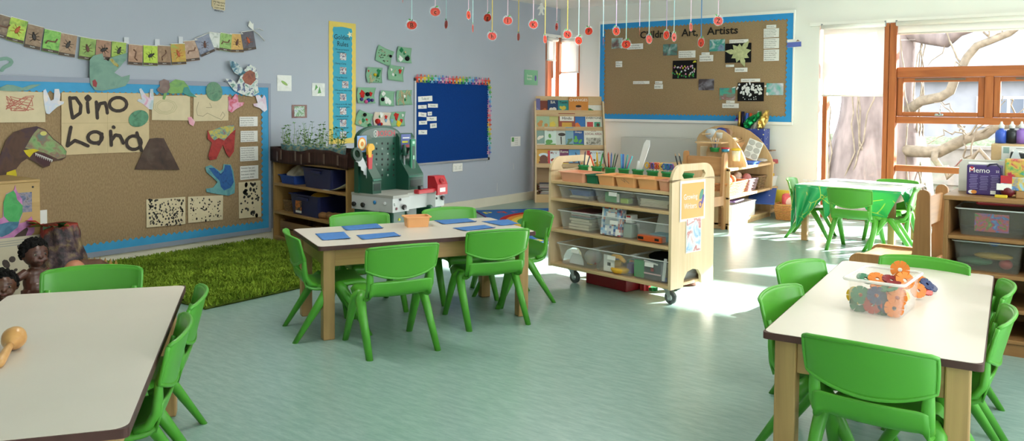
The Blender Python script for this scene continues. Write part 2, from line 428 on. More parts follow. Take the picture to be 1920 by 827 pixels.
# corner window
w2 = bpy.data.objects.new('window_2', None); COL.objects.link(w2); w2['kind'] = 'structure'
mb = MB(M_frame)
mb.rbox((XL+.005, YB-.045, 1.14), (.06, .06, HEAD-CW_S-.02), .004, seg=1)
mb.rbox((XL-.04, CW_Y+.03, 1.14), (.08, .05, HEAD-CW_S-.02), .004, seg=1); mb.rbox((XL-.04, CW_Y+.17, 1.14), (.07, .05, HEAD-CW_S-.02), .004, seg=1)
mb.rbox((CW_X-.025, YB+.05, 1.14), (.05, .08, HEAD-CW_S-.02), .004, seg=1)
mb.use(M_frame_x).rbox(((XL+CW_X)/2, YB+.05, 1.16), (CW_X-XL, .07, .045), .004, seg=1); mb.rbox(((XL+CW_X)/2, YB+.05, CW_S+.03), (CW_X-XL, .08, .06), .004, seg=1)
mb.rbox((XL-.04, (CW_Y+YB)/2, CW_S+.03), (.08, YB-CW_Y, .06), .004, seg=1)
o = mb.build('window_frame', w2); o['kind'] = 'structure'
gl = MB(M_glass); gl.add([(XL, YB+.06, CW_S), (CW_X, YB+.06, CW_S), (CW_X, YB+.06, HEAD), (XL, YB+.06, HEAD)], [(0, 1, 2, 3)], False)
gl.add([(XL-.05, CW_Y, CW_S), (XL-.05, YB, CW_S), (XL-.05, YB, HEAD), (XL-.05, CW_Y, HEAD)], [(0, 1, 2, 3)], False)
o = gl.build('window_pane', w2); o['kind'] = 'structure'
# roller blinds: translucent white fabric
def blindmat():
    m, nt, b = _new('roller_blind_fabric')
    setin(b, 'Base Color', (.9, .9, .88, 1)); setin(b, 'Roughness', .8)
    tl = nt.nodes.new('ShaderNodeBsdfTranslucent'); tl.inputs['Color'].default_value = (.95, .94, .9, 1)
    mx = nt.nodes.new('ShaderNodeMixShader'); mx.inputs['Fac'].default_value = .5; out = nt.nodes['Material Output']
    nt.links.new(b.outputs['BSDF'], mx.inputs[1]); nt.links.new(tl.outputs['BSDF'], mx.inputs[2]); nt.links.new(mx.outputs['Shader'], out.inputs['Surface']); return m
M_blind = blindmat()
def blind(label, p, along, length, top, bottom, normal):
    """Roller blind hung from p along a direction; normal points into the room."""
    r = thing('roller_blind', label, 'blind', p, group='white roller blinds')
    a = Vector(along); n_ = Vector(normal)
    a1 = a*length
    b_ = MB(M_white); b_.cyl(n_*.03+Vector((0, 0, top-.03)), n_*.03+a1+Vector((0, 0, top-.03)), .024, 14); b_.build('roller_tube', r)
    f = MB(M_blind); q = [n_*.012+a*.01, n_*.012+a1-a*.01]
    t = .0015
    V = []
    for z in (bottom, top-.03):
        for k in (q[0], q[1], q[1]+n_*t, q[0]+n_*t): V.append(k+Vector((0, 0, z)))
    f.add(V, [(0, 3, 2, 1), (4, 5, 6, 7), (0, 1, 5, 4), (1, 2, 6, 5), (2, 3, 7, 6), (3, 0, 4, 7)], False); f.build('blind_fabric', r)
    c = q[0]+q[1]; s = MB(M_white)
    s.cyl(q[0]+Vector((0, 0, bottom)), q[1]+Vector((0, 0, bottom)), .009, 8); s.build('bottom_bar', r)
    br = MB(mat('grey_bracket', '#8d9094', .4)); 
    for k in (0, 1): br.rbox(a1*k+n_*.02+Vector((0, 0, top-.02)), (.015+abs(a.y)*.0, .04, .05), .003)
    br.build('bracket', r)
blind('white roller blind pulled halfway down over the tall left window light', (-2.355, YB, 0), (1, 0, 0), .60, HEAD-.012, 1.25, (0, -1, 0))
blind('white roller blind rolled up above the wide timber sash window', (-1.655, YB, 0), (1, 0, 0), 3.2, HEAD-.012, 1.845, (0, -1, 0))
blind('narrow white roller blind on the blue-grey wall side of the corner window', (XL, CW_Y+.005, 0), (0, 1, 0), .215, HEAD-.015, BP(1030, 120)[1]+.03, (1, 0, 0))
blind('white roller blind in the corner window beside the brown notice board', (XL+.02, YB, 0), (1, 0, 0), .27, HEAD-.015, BP(1066, 136)[1], (0, -1, 0))

# unseen ceiling light fittings, added over the room as fill light
def fitting(x, y, rz=0):
    t = thing('added_strip_light', 'white strip light fitting on the ceiling above the tables', 'ceiling light', (x, y, ZC), rz, 'ceiling strip lights')
    MB(M_white).rbox((0, 0, -.02), (1.25, .22, .04), .008).build('housing', t)
    m, nt, b = _new('fill_lamp_diffuser') if 'fill_lamp_diffuser' not in bpy.data.materials else (bpy.data.materials['fill_lamp_diffuser'], None, None)
    if b: setin(b, 'Emission Color', (1, .96, .9, 1)); setin(b, 'Emission Strength', 1.5)
    MB(m).rbox((0, 0, -.043), (1.18, .17, .012), .004).build('diffuser', t)
    lamp('fill_lamp', 'AREA', FILL, (x, y, ZC-.06), (0, 0, rz), (1.18, .17), (1, .95, .88))
for x, y in ((-3.2, 2.3), (-3.2, 5.2), (.2, 2.9), (.2, 5.6)): fitting(x, y)
# ---------------------------------------------------------------- outside the windows
M_bark = mat('grey_bark', '#6a615f', .9, .1, var=.3, scale=9, bump=.6, stretch=(1, 1, .3))
M_branch = mat('pale_branch_bark', '#6e6659', .9, .1, var=.25, scale=14, bump=.3)
struct('ground', MB(mat('garden_earth', '#5b584c', .95, .1, var=.25, scale=1.5)).box((0, 24, -.2), (60, 31, .1)))
t = thing('tree', 'big bare grey-barked tree trunk with twisting branches outside the windows', 'tree', (-2.55, 11.6, -.15))
mb = MB(M_bark)
def trunkpt(u, v):
    z = -.05+v*4.2; r = .46+.26*math.exp(-z*1.6)+.05*math.sin(z*3)
    a = 2*PI*u; r *= 1+.10*math.sin(3*a+z)+.06*math.sin(7*a-2*z)
    return (r*math.cos(a)+.08*math.sin(z*1.3), r*math.sin(a), z)
mb.grid(trunkpt, 28, 24); mb.build('trunk', t)
rt = random.Random(3)
def limb(name, P, r0, r1, m=M_branch, n=9, wig=.05):
    pts = []
    for i in range(len(P)-1):
        a, b = Vector(P[i]), Vector(P[i+1])
        for k in range(4): pts.append(a.lerp(b, k/4)+Vector((rt.uniform(-wig, wig), rt.uniform(-wig, wig), rt.uniform(-wig, wig))))
    pts.append(Vector(P[-1])); L = len(pts)
    rr = [r0+(r1-r0)*i/(L-1) for i in range(L)]
    return MB(m).tube(pts, [q*.62 for q in rr], n).build(name, t), pts
LIMBS = [([(.3, -.1, 2.4), (.9, -.3, 2.1), (1.7, -.4, 2.5), (2.6, -.2, 3.3)], .17, .09),
         ([(.35, -.2, .75), (.9, -.5, .72), (1.5, -.5, 1.05), (2.2, -.3, 1.45), (3.2, .1, 1.55)], .13, .06),
         ([(.9, -.5, .74), (1.0, -.6, .45), (1.4, -.7, .75), (1.75, -.7, .55)], .07, .03),
         ([(.45, -.2, 1.2), (1.0, -.4, 1.5), (1.3, -.4, 2.0), (1.9, -.6, 2.35), (2.8, -.4, 2.5)], .11, .04),
         ([(1.5, -.5, 1.05), (1.9, -.7, .8), (2.4, -.6, .85), (2.9, -.5, .6)], .05, .02),
         ([(.2, -.3, 3.0), (.9, -.6, 3.2), (1.8, -.5, 2.7), (2.9, -.4, 2.9), (4.0, 0, 3.4)], .12, .05),
         ([(1.7, -.4, 2.5), (2.2, -.9, 2.0), (2.8, -.9, 2.15)], .05, .02),
         ([(2.2, -.3, 1.45), (2.7, -.6, 2.0), (3.3, -.4, 2.3)], .05, .025)]
ends = []
for P, a, b in LIMBS:
    o, pts = limb('branch', P, a, b, M_bark if a > .15 else M_branch); ends += pts[6::3]
for i in range(64):
    e = rt.choice(ends); d = Vector((rt.uniform(-.6, 1), rt.uniform(-.5, .3), rt.uniform(-.6, .9)))
    limb('twig', [e, e+d*.5+Vector((0, 0, .12)), e+d], .022, .007, n=5, wig=.04)
for i in range(16):                                    # ivy stems on the trunk
    a = rt.uniform(PI*.95, PI*2.05); P = []
    for k in range(6):
        z = .0+k*.7; P.append((.62*math.cos(a)*(1 if z > .6 else 1.15), .62*math.sin(a)*(1 if z > .6 else 1.15), z)); a += rt.uniform(-.25, .25)
    limb('ivy_stem', P, .02, .01, n=5, wig=.03)
# houses across the street
def house(label, x, y, w_, h_, wallc, roofc, wins):
    b = thing('house', label, 'house', (x, y, -.15))
    MB(mat('house_wall_'+wallc, '#'+wallc, .85, .1, var=.1, scale=3)).box((0, 2, h_/2), (w_, 4, h_)).build('house_wall', b)
    MB(mat('house_roof_'+roofc, '#'+roofc, .8, .1, var=.15, scale=5, stretch=(1, 1, 8))).prism([(-.3, h_), (4.3, h_), (2, h_+2.0)], -w_/2-.2, w_/2+.2, 'x').build('roof', b)
    for (wx, wz, ww, wh) in wins:
        f = MB(mat('white_house_frame', '#a5a7aa', .6)); f.rbox((wx, -.03, wz), (ww, .1, wh), .01); o = f.build('house_window', b)
        g = MB(mat('dark_house_glass', '#4d5764', .15))
        for k in range(3): g.box((wx-ww/3+k*ww/3, -.085, wz), (ww/3-.08, .02, wh-.14))
        g.build('pane', o)
house('long pale slate-roofed house seen across the street through the sash', -.8, 24.5, 9, 2.0, '85868a', '6f7276', [(-1.4, 1.2, 1.1, .8), (1.6, 1.2, 1.1, .8)])
house('red brick house end seen at the right edge of the upper sash', 7.2, 28, 2.6, 4.6, '7c4a44', '55586a', [(0, 3, .8, 1.1)])
hd = MB(mat('privet_green', '#66705a', .9, .1, var=.35, scale=20, bump=.8))
hd.grid(lambda u, v: (-5+u*12, 17+.35*math.sin(PI*v*1.0)*0+.5*math.cos(PI*v)+.05*noise.noise((u*60, v*9, 0)), -.15+.75*math.sin(PI*v)+.06*noise.noise((u*70, v*8, 3))), 80, 10)
one('hedge', hd, 'low green clipped hedge outside beyond the tree trunk', 'hedge')
one('garden_fence', MB(mat('pale_fence_wood', '#85817a', .8, .2, var=.12, scale=8)).box((0, 0, .35), (9, .05, .7)).box((0, -.04, .68), (9, .08, .05)).box((0, -.04, .12), (9, .05, .06)), 'low pale board fence outside behind the far table window', 'fence', (0, 14.2, -.15))
# ---------------------------------------------------------------- tables
M_lam = mat('pale_laminate', '#cfc4b8', .33, .5, var=.03, scale=3)
M_edge = mat('dark_brown_table_edge', '#4b2f2b', .5, .3, var=.15, scale=20)
W_leg = wood('pale_beech', '#b5925f', '#97744a', 'z'); W_x = wood('pale_beech_long', '#b5925f', '#97744a', 'x'); W_y = wood('pale_beech_cross', '#b5925f', '#97744a', 'y')
def rrect(w_, l_, r, n=5):
    P = []
    for cx, cy, a0 in ((w_/2-r, l_/2-r, 0), (-w_/2+r, l_/2-r, PI/2), (-w_/2+r, -l_/2+r, PI), (w_/2-r, -l_/2+r, 1.5*PI)):
        for k in range(n+1): P.append((cx+r*math.cos(a0+k*PI/2/n), cy+r*math.sin(a0+k*PI/2/n)))
    return P
def table(label, x, y, rz, L, W, H=.458, leg=.056, inset=.03, apron=.085):
    t = thing('classroom_table', label, 'table', (x, y, 0), rz, 'white-topped classroom tables')
    P = rrect(L, W, .014); Pi = rrect(L-.006, W-.006, .032)
    b = MB(M_edge); b.prism(P, H-.021, H-.001); b.use(M_lam).prism(Pi, H-.002, H); b.build('table_top', t)
    ix, iy = L/2-inset-leg/2, W/2-inset-leg/2
    for sx in (-1, 1):
        for sy in (-1, 1):
            MB(W_leg).rbox((sx*ix, sy*iy, (H-.021)/2), (leg, leg, H-.021), .005).build('leg', t)
    a = MB(W_x)
    for s in (-1, 1): a.rbox((0, s*(iy+.008), H-.021-apron/2), (2*ix-leg, .022, apron), .003)
    a.use(W_y)
    for s in (-1, 1): a.rbox((s*(ix+.008), 0, H-.021-apron/2), (.022, 2*iy-leg, apron), .003)
    a.build('apron', t); return t
CT_A, CT_B = Vector((-2.961, 2.517)), Vector((-2.427, 3.546))
CT_D = (CT_B-CT_A).normalized(); CT_N = Vector((-CT_D.y, CT_D.x)); CT_L, CT_W = 1.16, .60
CT_C = CT_A+CT_D*CT_L/2+CT_N*CT_W/2; CT_R = math.atan2(CT_D.y, CT_D.x)
table('white-topped wooden table in the middle with blue felt mats and an orange tray', CT_C.x, CT_C.y, CT_R, CT_L, CT_W)
RT_A, RT_B = Vector((-.814, 2.415)), Vector((-.234, 2.402)); RT_F = Vector((-.354, 3.753)); RT_E = Vector((-.903, 3.74))
RT_C = (RT_A+RT_B+RT_F+RT_E)/4; rtd = ((RT_F+RT_E)/2-(RT_A+RT_B)/2); RT_R = math.atan2(rtd.y, rtd.x)
table('white-topped wooden table on the right holding a clear box of flower pieces', RT_C.x, RT_C.y, RT_R, 1.345, .575, leg=.062, apron=.10)
LT_A, LT_B, LT_Cn = Vector((-3.061, 1.229)), Vector((-2.715, 1.681)), Vector((-1.605, .86))
ltd = (LT_Cn-LT_B).normalized(); ltn = Vector((-ltd.y, ltd.x)); LT_C = LT_B+ltd*.69-ltn*-1*0
LT_C = LT_B+ltd*.69+(LT_A-LT_B)*.5; LT_R = math.atan2(ltd.y, ltd.x)
table('white-topped wooden table at the lower left with a wooden maraca on it', LT_C.x, LT_C.y, LT_R, 1.38, .575)
FT_C, FT_R, FT_L, FT_W, FT_H = Vector((-1.70, 7.33)), math.radians(-4), .80, .80, .475
table('wooden table by the window covered with a white and green cloth', FT_C.x+.035, FT_C.y, FT_R, .80, .80, FT_H, leg=.05)

# ---------------------------------------------------------------- green moulded chairs
M_green = mat('green_moulded_plastic', '#4d9a2c', .36, .5, var=.03, scale=3)
def crv(tab, s):
    """Smooth interpolation through rows of numbers, s in 0..1."""
    n = len(tab)-1; x = s*n; i = min(int(x), n-1); f = x-i
    p = [tab[max(0, min(n, i+k))] for k in (-1, 0, 1, 2)]
    return [.5*((2*b)+(-a+c)*f+(2*a-5*b+4*c-d)*f*f+(-a+3*b-3*c+d)*f**3) for a, b, c, d in zip(*p)]
SEAT = [(.158, .222, .128), (.166, .248, .136), (.148, .266, .143), (.08, .268, .149), (0, .258, .152), (-.07, .255, .152), (-.116, .263, .152), (-.142, .283, .151), (-.156, .310, .150), (-.164, .334, .147)]
def make_chair(label):
    t = thing('green_chair', label, 'chair', group='green moulded nursery chairs')
    def sp(u, v):
        y, z, hw = crv(SEAT, u); s = 2*v-1
        e = max(0, (abs(s)-.82)/.18)
        zc = z + .010*s*s*(1 if u < .75 else 0) - .024*e*e*(1 if u < .8 else .2)
        return (s*hw, y+.018*s*s*(1 if u > .7 else 0)*(u-.7)/.3, zc)
    o = MB(M_green).grid(sp, 26, 20).build('seat', t)
    bake(o, ('SOLIDIFY', dict(thickness=.007, offset=-1)))
    for p in o.data.polygons: p.use_smooth = True
    def bp(u, v):
        s = 2*u-1; a = abs(s)
        zt = .502-.010*s*s-.005*max(0, (a-.94)/.06)**2; zb = .348+.040*s*s
        z = zb+(zt-zb)*v; hw = .166+.005*math.sin(PI*min(1, v*1.1)*.6)
        y = -.166-.040*((z-.34)/.16) + .030*s*s + .008*max(0, (a-.80)/.2)**2
        return (s*hw, y, z)
    b = MB(M_green).grid(bp, 24, 12)
    o = b.build('backrest', t); bake(o, ('SOLIDIFY', dict(thickness=.008, offset=1)))
    r = MB(M_green); r.smooth = True
    n = 24
    rim = [bp(i/n, 1) for i in range(n+1)]+[bp(1, 1-i/10) for i in range(1, 11)]+[bp(1-i/n, 0) for i in range(1, n+1)]+[bp(0, i/10) for i in range(1, 11)]
    rim = [(x, y-.007, z) for x, y, z in rim]
    r.tube(rim, .0062, 8)
    for s in (-1, 1):                                       # side uprights from the seat to the back panel
        P = [(s*.138, -.085, .262), (s*.143, -.118, .272), (s*.145, -.138, .305), (s*.146, -.143, .345), (s*.147, -.145, .39), (s*.147, -.155, .43)]
        r.tube(P, [.016, .018, .018, .017, .014, .010], 10, flat=.75)
    me = r.mesh('rim'); bm = bmesh.new(); bm.from_mesh(o.data); bm.from_mesh(me); bm.to_mesh(o.data); bm.free(); bpy.data.meshes.remove(me)
    for p in o.data.polygons: p.use_smooth = True
    for s in (-1, 1):
        for q, yy in ((-1, -.190), (1, .168)):
            P = [(s*.118, q*.012, .250), (s*.140, q*.020, .254), (s*.154, q*.036, .238), (s*.158, q*.070, .183), (s*.163, yy, 0)]
            l = MB(M_green); l.smooth = True; l.tube(P, [.020, .026, .025, .0225, .017], 10, flat=.85)
            for i, v in enumerate(l.v):
                if v.z < .012: l.v[i] = Vector((v.x, v.y, 0))
            l.build('leg', t)
    return t
chair0 = None
def chair_at(x, y, face, label):
    """Chair with its feet centred at x, y, facing along the vector."""
    global chair0
    rz = math.atan2(face[1], face[0])-PI/2
    if chair0 is None:
        chair0 = make_chair(label); chair0.location = (x, y, 0); chair0.rotation_euler = (0, 0, rz); return chair0
    return dup(chair0, label, (x, y, 0), rz, 'green moulded nursery chairs')
def chair_top(px, py, face, label, back=0.):
    """Chair whose back's top edge has its middle on that sight line."""
    p = onz(px, py, .508); f = Vector(face).normalized(); q = Vector((p.x, p.y))+f*(.20-back)
    return chair_at(q.x, q.y, face, label)
d, n_ = CT_D, CT_N
chair_at(-2.687, 2.712, (-.905, .424), 'green chair nearest the camera at the middle table, back turned to us')
chair_at(-2.615, 3.345, (-.87, .49), 'green chair with its back to us at the right half of the middle table')
chair_at(-3.10, 2.70, (.50, .866), 'green chair at the left end of the middle table beside the grass rug')
chair_at(-2.755, 3.775, (-.46, -.887), 'green chair at the right end of the middle table beside the storage trolley')
chair_top(672, 398, (.887, -.46), 'green chair behind the middle table in front of the toy workbench, left one')
chair_top(839, 388, (.887, -.46), 'green chair behind the middle table, right of the orange tray')
chair_top(176, 497, (ltd.x, ltd.y), 'green chair at the far end of the lower left table in front of the dolls')
chair_top(371, 545, (ltn.x*-1, ltn.y*-1), 'green chair on the right side of the lower left table, farther one by the rug', .014)
chair_top(338, 604, (ltn.x*-1, ltn.y*-1), 'green chair on the right side of the lower left table, nearer one', .014)
chair_top(1622, 640, (.02, 1), 'large green chair in the right foreground with its back to us')
chair_top(1497, 489, (.95, -.25), 'green chair on the left side of the right table, farther one', .014)
chair_top(1459, 540, (1, -.08), 'green chair on the left side of the right table, nearer one', .014)
chair_top(1886, 532, (-1, -.12), 'green chair on the right side of the right table, farther one', .014)
chair_top(1886, 582, (-1, -.06), 'green chair on the right side of the right table, nearer one', .014)
chair_top(1735, 481, (-.08, -1), 'green chair at the far end of the right table in front of the cubby shelf')
chair_top(1590, 352, (.12, 1), 'green chair with its back to us at the cloth-covered window table')
chair_top(1480, 333, (1, .1), 'green chair at the left end of the window table beside the wicker basket')
chair_top(1721, 352, (-1, -.15), 'green chair at the right end of the cloth-covered window table')
chair_top(1685, 336, (-.1, -1), 'green chair behind the window table, only the top of its back showing')
# ================================================================ left wall
def LPo(px, py, out):
    p = onx(px, py, XL+out); return (p.y, p.z)
def BPo(px, py, out):
    p = ony(px, py, YB-out); return (p.x, p.z)
class Wall:
    """Things pinned flat on a wall: measures sight lines on the plane `out` in front of it."""
    def __init__(s, side, out): s.side, s.out = side, out
    def P(s, px, py): return (LPo if s.side == 'L' else BPo)(px, py, s.out)
    def frame(s, a, z, rot=0., d=0.): return (LM if s.side == 'L' else BM_)(a, z, s.out+d, rot)
    def rect(s, x0, y0, x1, y1):
        a = s.P(x0, (y0)); b = s.P(x1, y1); return ((a[0]+b[0])/2, (a[1]+b[1])/2, abs(b[0]-a[0]), abs(a[1]-b[1]))
DB = Wall('L', .033); BW = Wall('L', .003); NB = Wall('L', .022)
M_hess = mat('brown_hessian', '#8f7759', .95, .1, scale=150, bump=.25, detail=2, col2='#a48b6b', stretch=(1, 1, .35))
M_blueb = mat('sky_blue_border_card', '#3f97c6', .55, .3, var=.05, scale=12)
M_gframe = mat('blue_grey_board_frame', '#8e95a5', .45, .4, var=.03, scale=6)
M_ink = mat('black_ink', '#26221f', .7, .2); M_paint_dark = mat('dark_brown_poster_paint', '#3a2f2a', .6, .3, var=.3, scale=40)
M_paper = mat('white_paper', '#e6e4df', .7, .2, var=.02, scale=12); M_sugar = mat('buff_sugar_paper', '#cdb892', .8, .15, var=.05, scale=14)
M_sugar2 = mat('pale_buff_paper', '#d2c3a2', .8, .15, var=.05, scale=14)
# the dinosaur display board
y1 = DB.P(508, 300)[0]; y0 = 1.30; zt = DB.P(505, 156.5)[1]; zb = DB.P(509.5, 433.5)[1]
bd = thing('display_board', 'big hessian display board with blue wavy border under the bug bunting', 'notice board', (XL, (y0+y1)/2, zb))
bw, bh = y1-y0, zt-zb
LF = Matrix(((0, 0, 1, 0), (1, 0, 0, 0), (0, 1, 0, 0), (0, 0, 0, 1)))       # local x along the wall, y up, z out
def lw(mb): mb.M = LF.copy(); return mb
mb = lw(MB(M_gframe)); ft = .034
mb.box((0, bh-ft/2, .026), (bw, ft, .018)); mb.box((0, ft/2, .026), (bw, ft, .018)); mb.box((bw/2-.012, bh/2, .026), (.024, bh-2*ft, .018)); mb.box((-bw/2+.012, bh/2, .026), (.024, bh-2*ft, .018))
mb.build('frame', bd)
mb = lw(MB(M_hess))
def hes(u, v):
    x = -bw/2+.02+(bw-.04)*u; y = ft+(bh-2*ft)*v
    return (x, y, .026+.003*noise.noise((x*2.2, y*2.2, 0))+.002*noise.noise((x*7, y*3, 4)))
mb.grid(hes, 90, 40); mb.build('hessian_backing', bd)
mb = lw(MB(M_blueb)); bwid = .065
def wavy(L, wd, amp, n, x0, y0, dirx, diry, nx, ny):
    P = [(x0, y0), (x0+dirx*L, y0+diry*L)]; m = n*8
    for i in range(m, -1, -1):
        t = i/m; d = wd+amp*math.cos(2*PI*t*n); P.append((x0+dirx*L*t+nx*d, y0+diry*L*t+ny*d))
    return P
e = .0305
mb.prism(wavy(bw-.048, bwid, .008, 68, -bw/2+.024, bh-ft, 1, 0, 0, -1), e, e+.001); mb.prism(wavy(bw-.048, bwid*.85, .008, 68, -bw/2+.024, ft, 1, 0, 0, 1), e, e+.001)
mb.prism(wavy(bh-2*ft, bwid*.95, .008, 26, bw/2-.024, ft, 0, 1, -1, 0), e+.0012, e+.002); mb.prism(wavy(bh-2*ft, bwid*.95, .008, 26, -bw/2+.024, ft, 0, 1, 1, 0), e+.0012, e+.002)
mb.build('wavy_border', bd)

def pxs(pts, sc, x0, y0): return [(x0+a*sc, y0+b*sc) for a, b in pts]
C1 = lambda pts: pxs(pts, .2781, 0, 0)
C2 = lambda pts: pxs(pts, .4111, 0, 140)
def cutout(name, label, cat, W, layers, d=0., group=None, bulge=0., curl=0.):
    """Cut-out card: layers are (name, material, pixel outline, thickness); the first is the whole shape, the others coloured parts."""
    P0 = [W.P(*p) for p in layers[0][2]]
    ca = sum(p[0] for p in P0)/len(P0); cz = sum(p[1] for p in P0)/len(P0)
    t = None; h = 0
    for i, (nm, m, pts, th) in enumerate(layers):
        Q = [W.P(*p) for p in pts]; Q = [(a-ca, b-cz) for a, b in Q]
        mb = MB(m); mb.prism(Q, h, h+th); h += th if i == 0 else .0008
        if i == 0: t = one(name, mb, label, cat, M=W.frame(ca, cz, 0, d), group=group)
        else: mb.build(nm, t)
    return t, (ca, cz)
def strokes_part(nm, t, W, c, m, lines, w_, h=.0005, z0=.0015):
    mb = MB(m)
    for k, L in enumerate(lines):
        mb.stroke([(a-c[0], b-c[1]) for a, b in (W.P(*p) for p in L)], w_, h+.0004*k, z0)
    return mb.build(nm, t)
def ellpx(cx, cy, a, b, n=18, rot=0.): return ell(cx, cy, a, b, n, rot)
# painted title sheet
t, c = cutout('painted_title_sheet', 'buff paper sheet painted with large dark letters reading Dino Land', 'sign', DB,
              [('sheet', M_sugar, [(115, 291), (115, 173), (279, 175), (279.5, 284.5), (200, 287)], .0015)])
DS = [[(318, 105), (322, 150), (330, 197)], [(318, 108), (345, 106), (368, 140), (365, 175), (332, 198)], [(398, 128), (399, 150), (402, 172)],
      [(410*1.0*math.cos(0)+0, 108), (400, 98), (391, 107), (399, 117), (409, 109)], [(438, 125), (441, 160), (443, 198)], [(443, 165), (455, 132), (478, 128), (485, 150), (488, 175)],
      ellpx(537, 135, 40, 31, 14)+[(577, 135)], [(322, 240), (314, 280), (306, 325)], [(306, 325), (340, 300), (372, 312), (400, 325)], ellpx(432, 286, 33, 26, 14)+[(465, 286)], [(463, 270), (458, 300), (448, 316)],
      [(503, 258), (505, 290), (506, 322)], [(515, 238), (518, 241)], [(506, 300), (525, 275), (545, 278), (556, 300), (560, 312)], ellpx(608, 310, 34, 31, 14)+[(642, 310)], [(622, 265), (632, 300), (643, 346)]]
strokes_part('painted_lettering', t, DB, c, M_paint_dark, [C2(L) for L in DS], .023)
strokes_part('sheet_seam', t, DB, c, mat('paper_seam', '#b7a27c', .8), [C2([(489, 83), (491, 358)]), C2([(282, 222), (680, 218)])], .003, .0001, .0015)
# drawings on buff paper
t, c = cutout('crayon_drawing', 'buff sheet with a red crayon scribble at the left edge of the dinosaur board', 'drawing', DB, [('sheet', M_sugar2, [(-22, 230), (-22, 169), (85, 173), (85, 229)], .0012)])
rs = random.Random(5)
strokes_part('crayon_scribble', t, DB, c, mat('red_crayon', '#b4695c', .8), [[(14+rs.uniform(-3, 50), 187+rs.uniform(-8, 22)) for _ in range(9)] for _ in range(4)], .004)
t, c = cutout('pencil_drawing', 'buff sheet with a faint crayon swirl beside the pink and blue hand cut-out', 'drawing', DB, [('sheet', M_sugar2, [(284.5, 225), (285, 180), (356, 179), (356.5, 226)], .0012)])
strokes_part('faint_swirl', t, DB, c, mat('pale_crayon', '#bfb38e', .8), [[(310+14*math.cos(k*.7)*(1+k*.03), 200+9*math.sin(k*.7)*(1+k*.03)) for k in range(24)]], .005)
t, c = cutout('pencil_drawing', 'buff sheet with a thin pencil outline next to the pink hand cut-out', 'drawing', DB, [('sheet', M_sugar2, [(362.6, 227.5), (363, 177.5), (428.5, 178), (428, 226)], .0012)])
strokes_part('pencil_outline', t, DB, c, mat('grey_pencil', '#9c9078', .8), [C2([(905, 125), (895, 160), (900, 185), (925, 190), (945, 175)]), C2([(945, 175), (985, 195), (1010, 205), (1025, 185), (1015, 170), (1005, 190)]), C2([(955, 130), (965, 150), (940, 150)])], .004)
# hands
def hand(label, pts, cols, seed):
    m = blotch('hand_crayon_%d' % seed, cols, 14, .7, seed)
    return cutout('hand_cutout', label, 'paper hand', DB, [('hand', m, pts, .0015)], .004, 'paper hand cut-outs')
hand('pale hand cut-out left of the Dino Land sheet', C1([(290, 610), (305, 600), (340, 680), (360, 670), (365, 600), (395, 600), (405, 640), (400, 680), (430, 685), (425, 700), (385, 720), (350, 750), (330, 770), (310, 765), (300, 730), (290, 660)]), ['#d7d9d6', '#c7cfe0', '#e6d9d5', '#cfe0cf'], 1)
hand('pink and blue hand cut-out at the right corner of the Dino Land sheet', C1([(935, 600), (950, 595), (985, 650), (1005, 660), (1010, 600), (1030, 600), (1035, 660), (1025, 740), (1000, 735), (960, 700), (920, 680), (935, 665), (955, 672)]), ['#d98fae', '#d6cdd8', '#a9c3c8', '#e3b7c4'], 2)
hand('bright pink hand cut-out with red finger near the bird', C1([(1535, 650), (1550, 655), (1560, 670), (1580, 640), (1590, 632), (1600, 640), (1605, 690), (1645, 690), (1635, 710), (1590, 735), (1560, 760), (1535, 745), (1540, 700)]), ['#cf5f93', '#dfa6bd', '#c95668', '#d9a9c7'], 3)
hand('pastel hand cut-out on the board corner under the bird', C1([(1720, 645), (1745, 640), (1765, 665), (1778, 640), (1790, 660), (1798, 740), (1780, 755), (1750, 730), (1710, 715), (1705, 700), (1735, 695)]), ['#dcc3d3', '#e0dbe3', '#d5b3c8', '#cfd6e0'], 4)
hand('small pink cut-out scrap below the gap between two drawings', C2([(855, 195), (870, 192), (888, 215), (880, 235), (862, 225)]), ['#d98aa0', '#e2b3bd'], 5)
# dinosaurs
M_brn = blotch('brown_felt_pen', ['#3d2920', '#55392c', '#3a2a3d'], 9, .7, 1); M_grn = blotch('green_felt_pen', ['#5f8a55', '#84a06a', '#8a6a5c', '#567f73'], 16, .7, 2); M_yel = mat('yellow_felt_pen', '#c9b52e', .7, .2, var=.1, scale=20)
t, c = cutout('dinosaur_head_cutout', 'brown and green dinosaur head cut-out with open toothy jaws', 'paper dinosaur', DB, [
    ('head', M_brn, C2([(-30, 470), (-10, 400), (5, 350), (25, 300), (60, 262), (110, 245), (165, 235), (205, 250), (240, 290), (280, 320), (302, 350), (298, 378), (280, 390), (230, 395), (225, 415), (195, 425), (160, 400), (125, 380), (95, 400), (72, 430), (40, 440), (20, 470)]), .002),
    ('snout', M_grn, C2([(112, 335), (150, 270), (172, 245), (205, 255), (240, 295), (280, 325), (300, 350), (296, 376), (262, 385), (235, 372), (200, 356), (150, 345)]), .0008),
    ('mouth', mat('dark_red_felt', '#46252a', .7), C2([(150, 356), (200, 360), (238, 380), (230, 394), (222, 412), (200, 418), (168, 396)]), .0008),
    ('jaw_stripe', M_yel, C2([(105, 345), (150, 338), (178, 345), (150, 356), (132, 378), (116, 362)]), .0008),
    ('neck_patch', M_yel, C2([(28, 445), (68, 432), (76, 468), (56, 478), (24, 466)]), .0008)], .004)
mb = MB(mat('white_teeth_paper', '#d8d6cf', .7))
for k in range(9):
    x, y = 158+k*9, 356+k*3.6; Q = [DB.P(*p) for p in C2([(x, y), (x+8, y+3), (x+3, y+16)])]; mb.prism([(a-c[0], b-c[1]) for a, b in Q][::-1], .004, .0046)
mb.build('teeth', t)
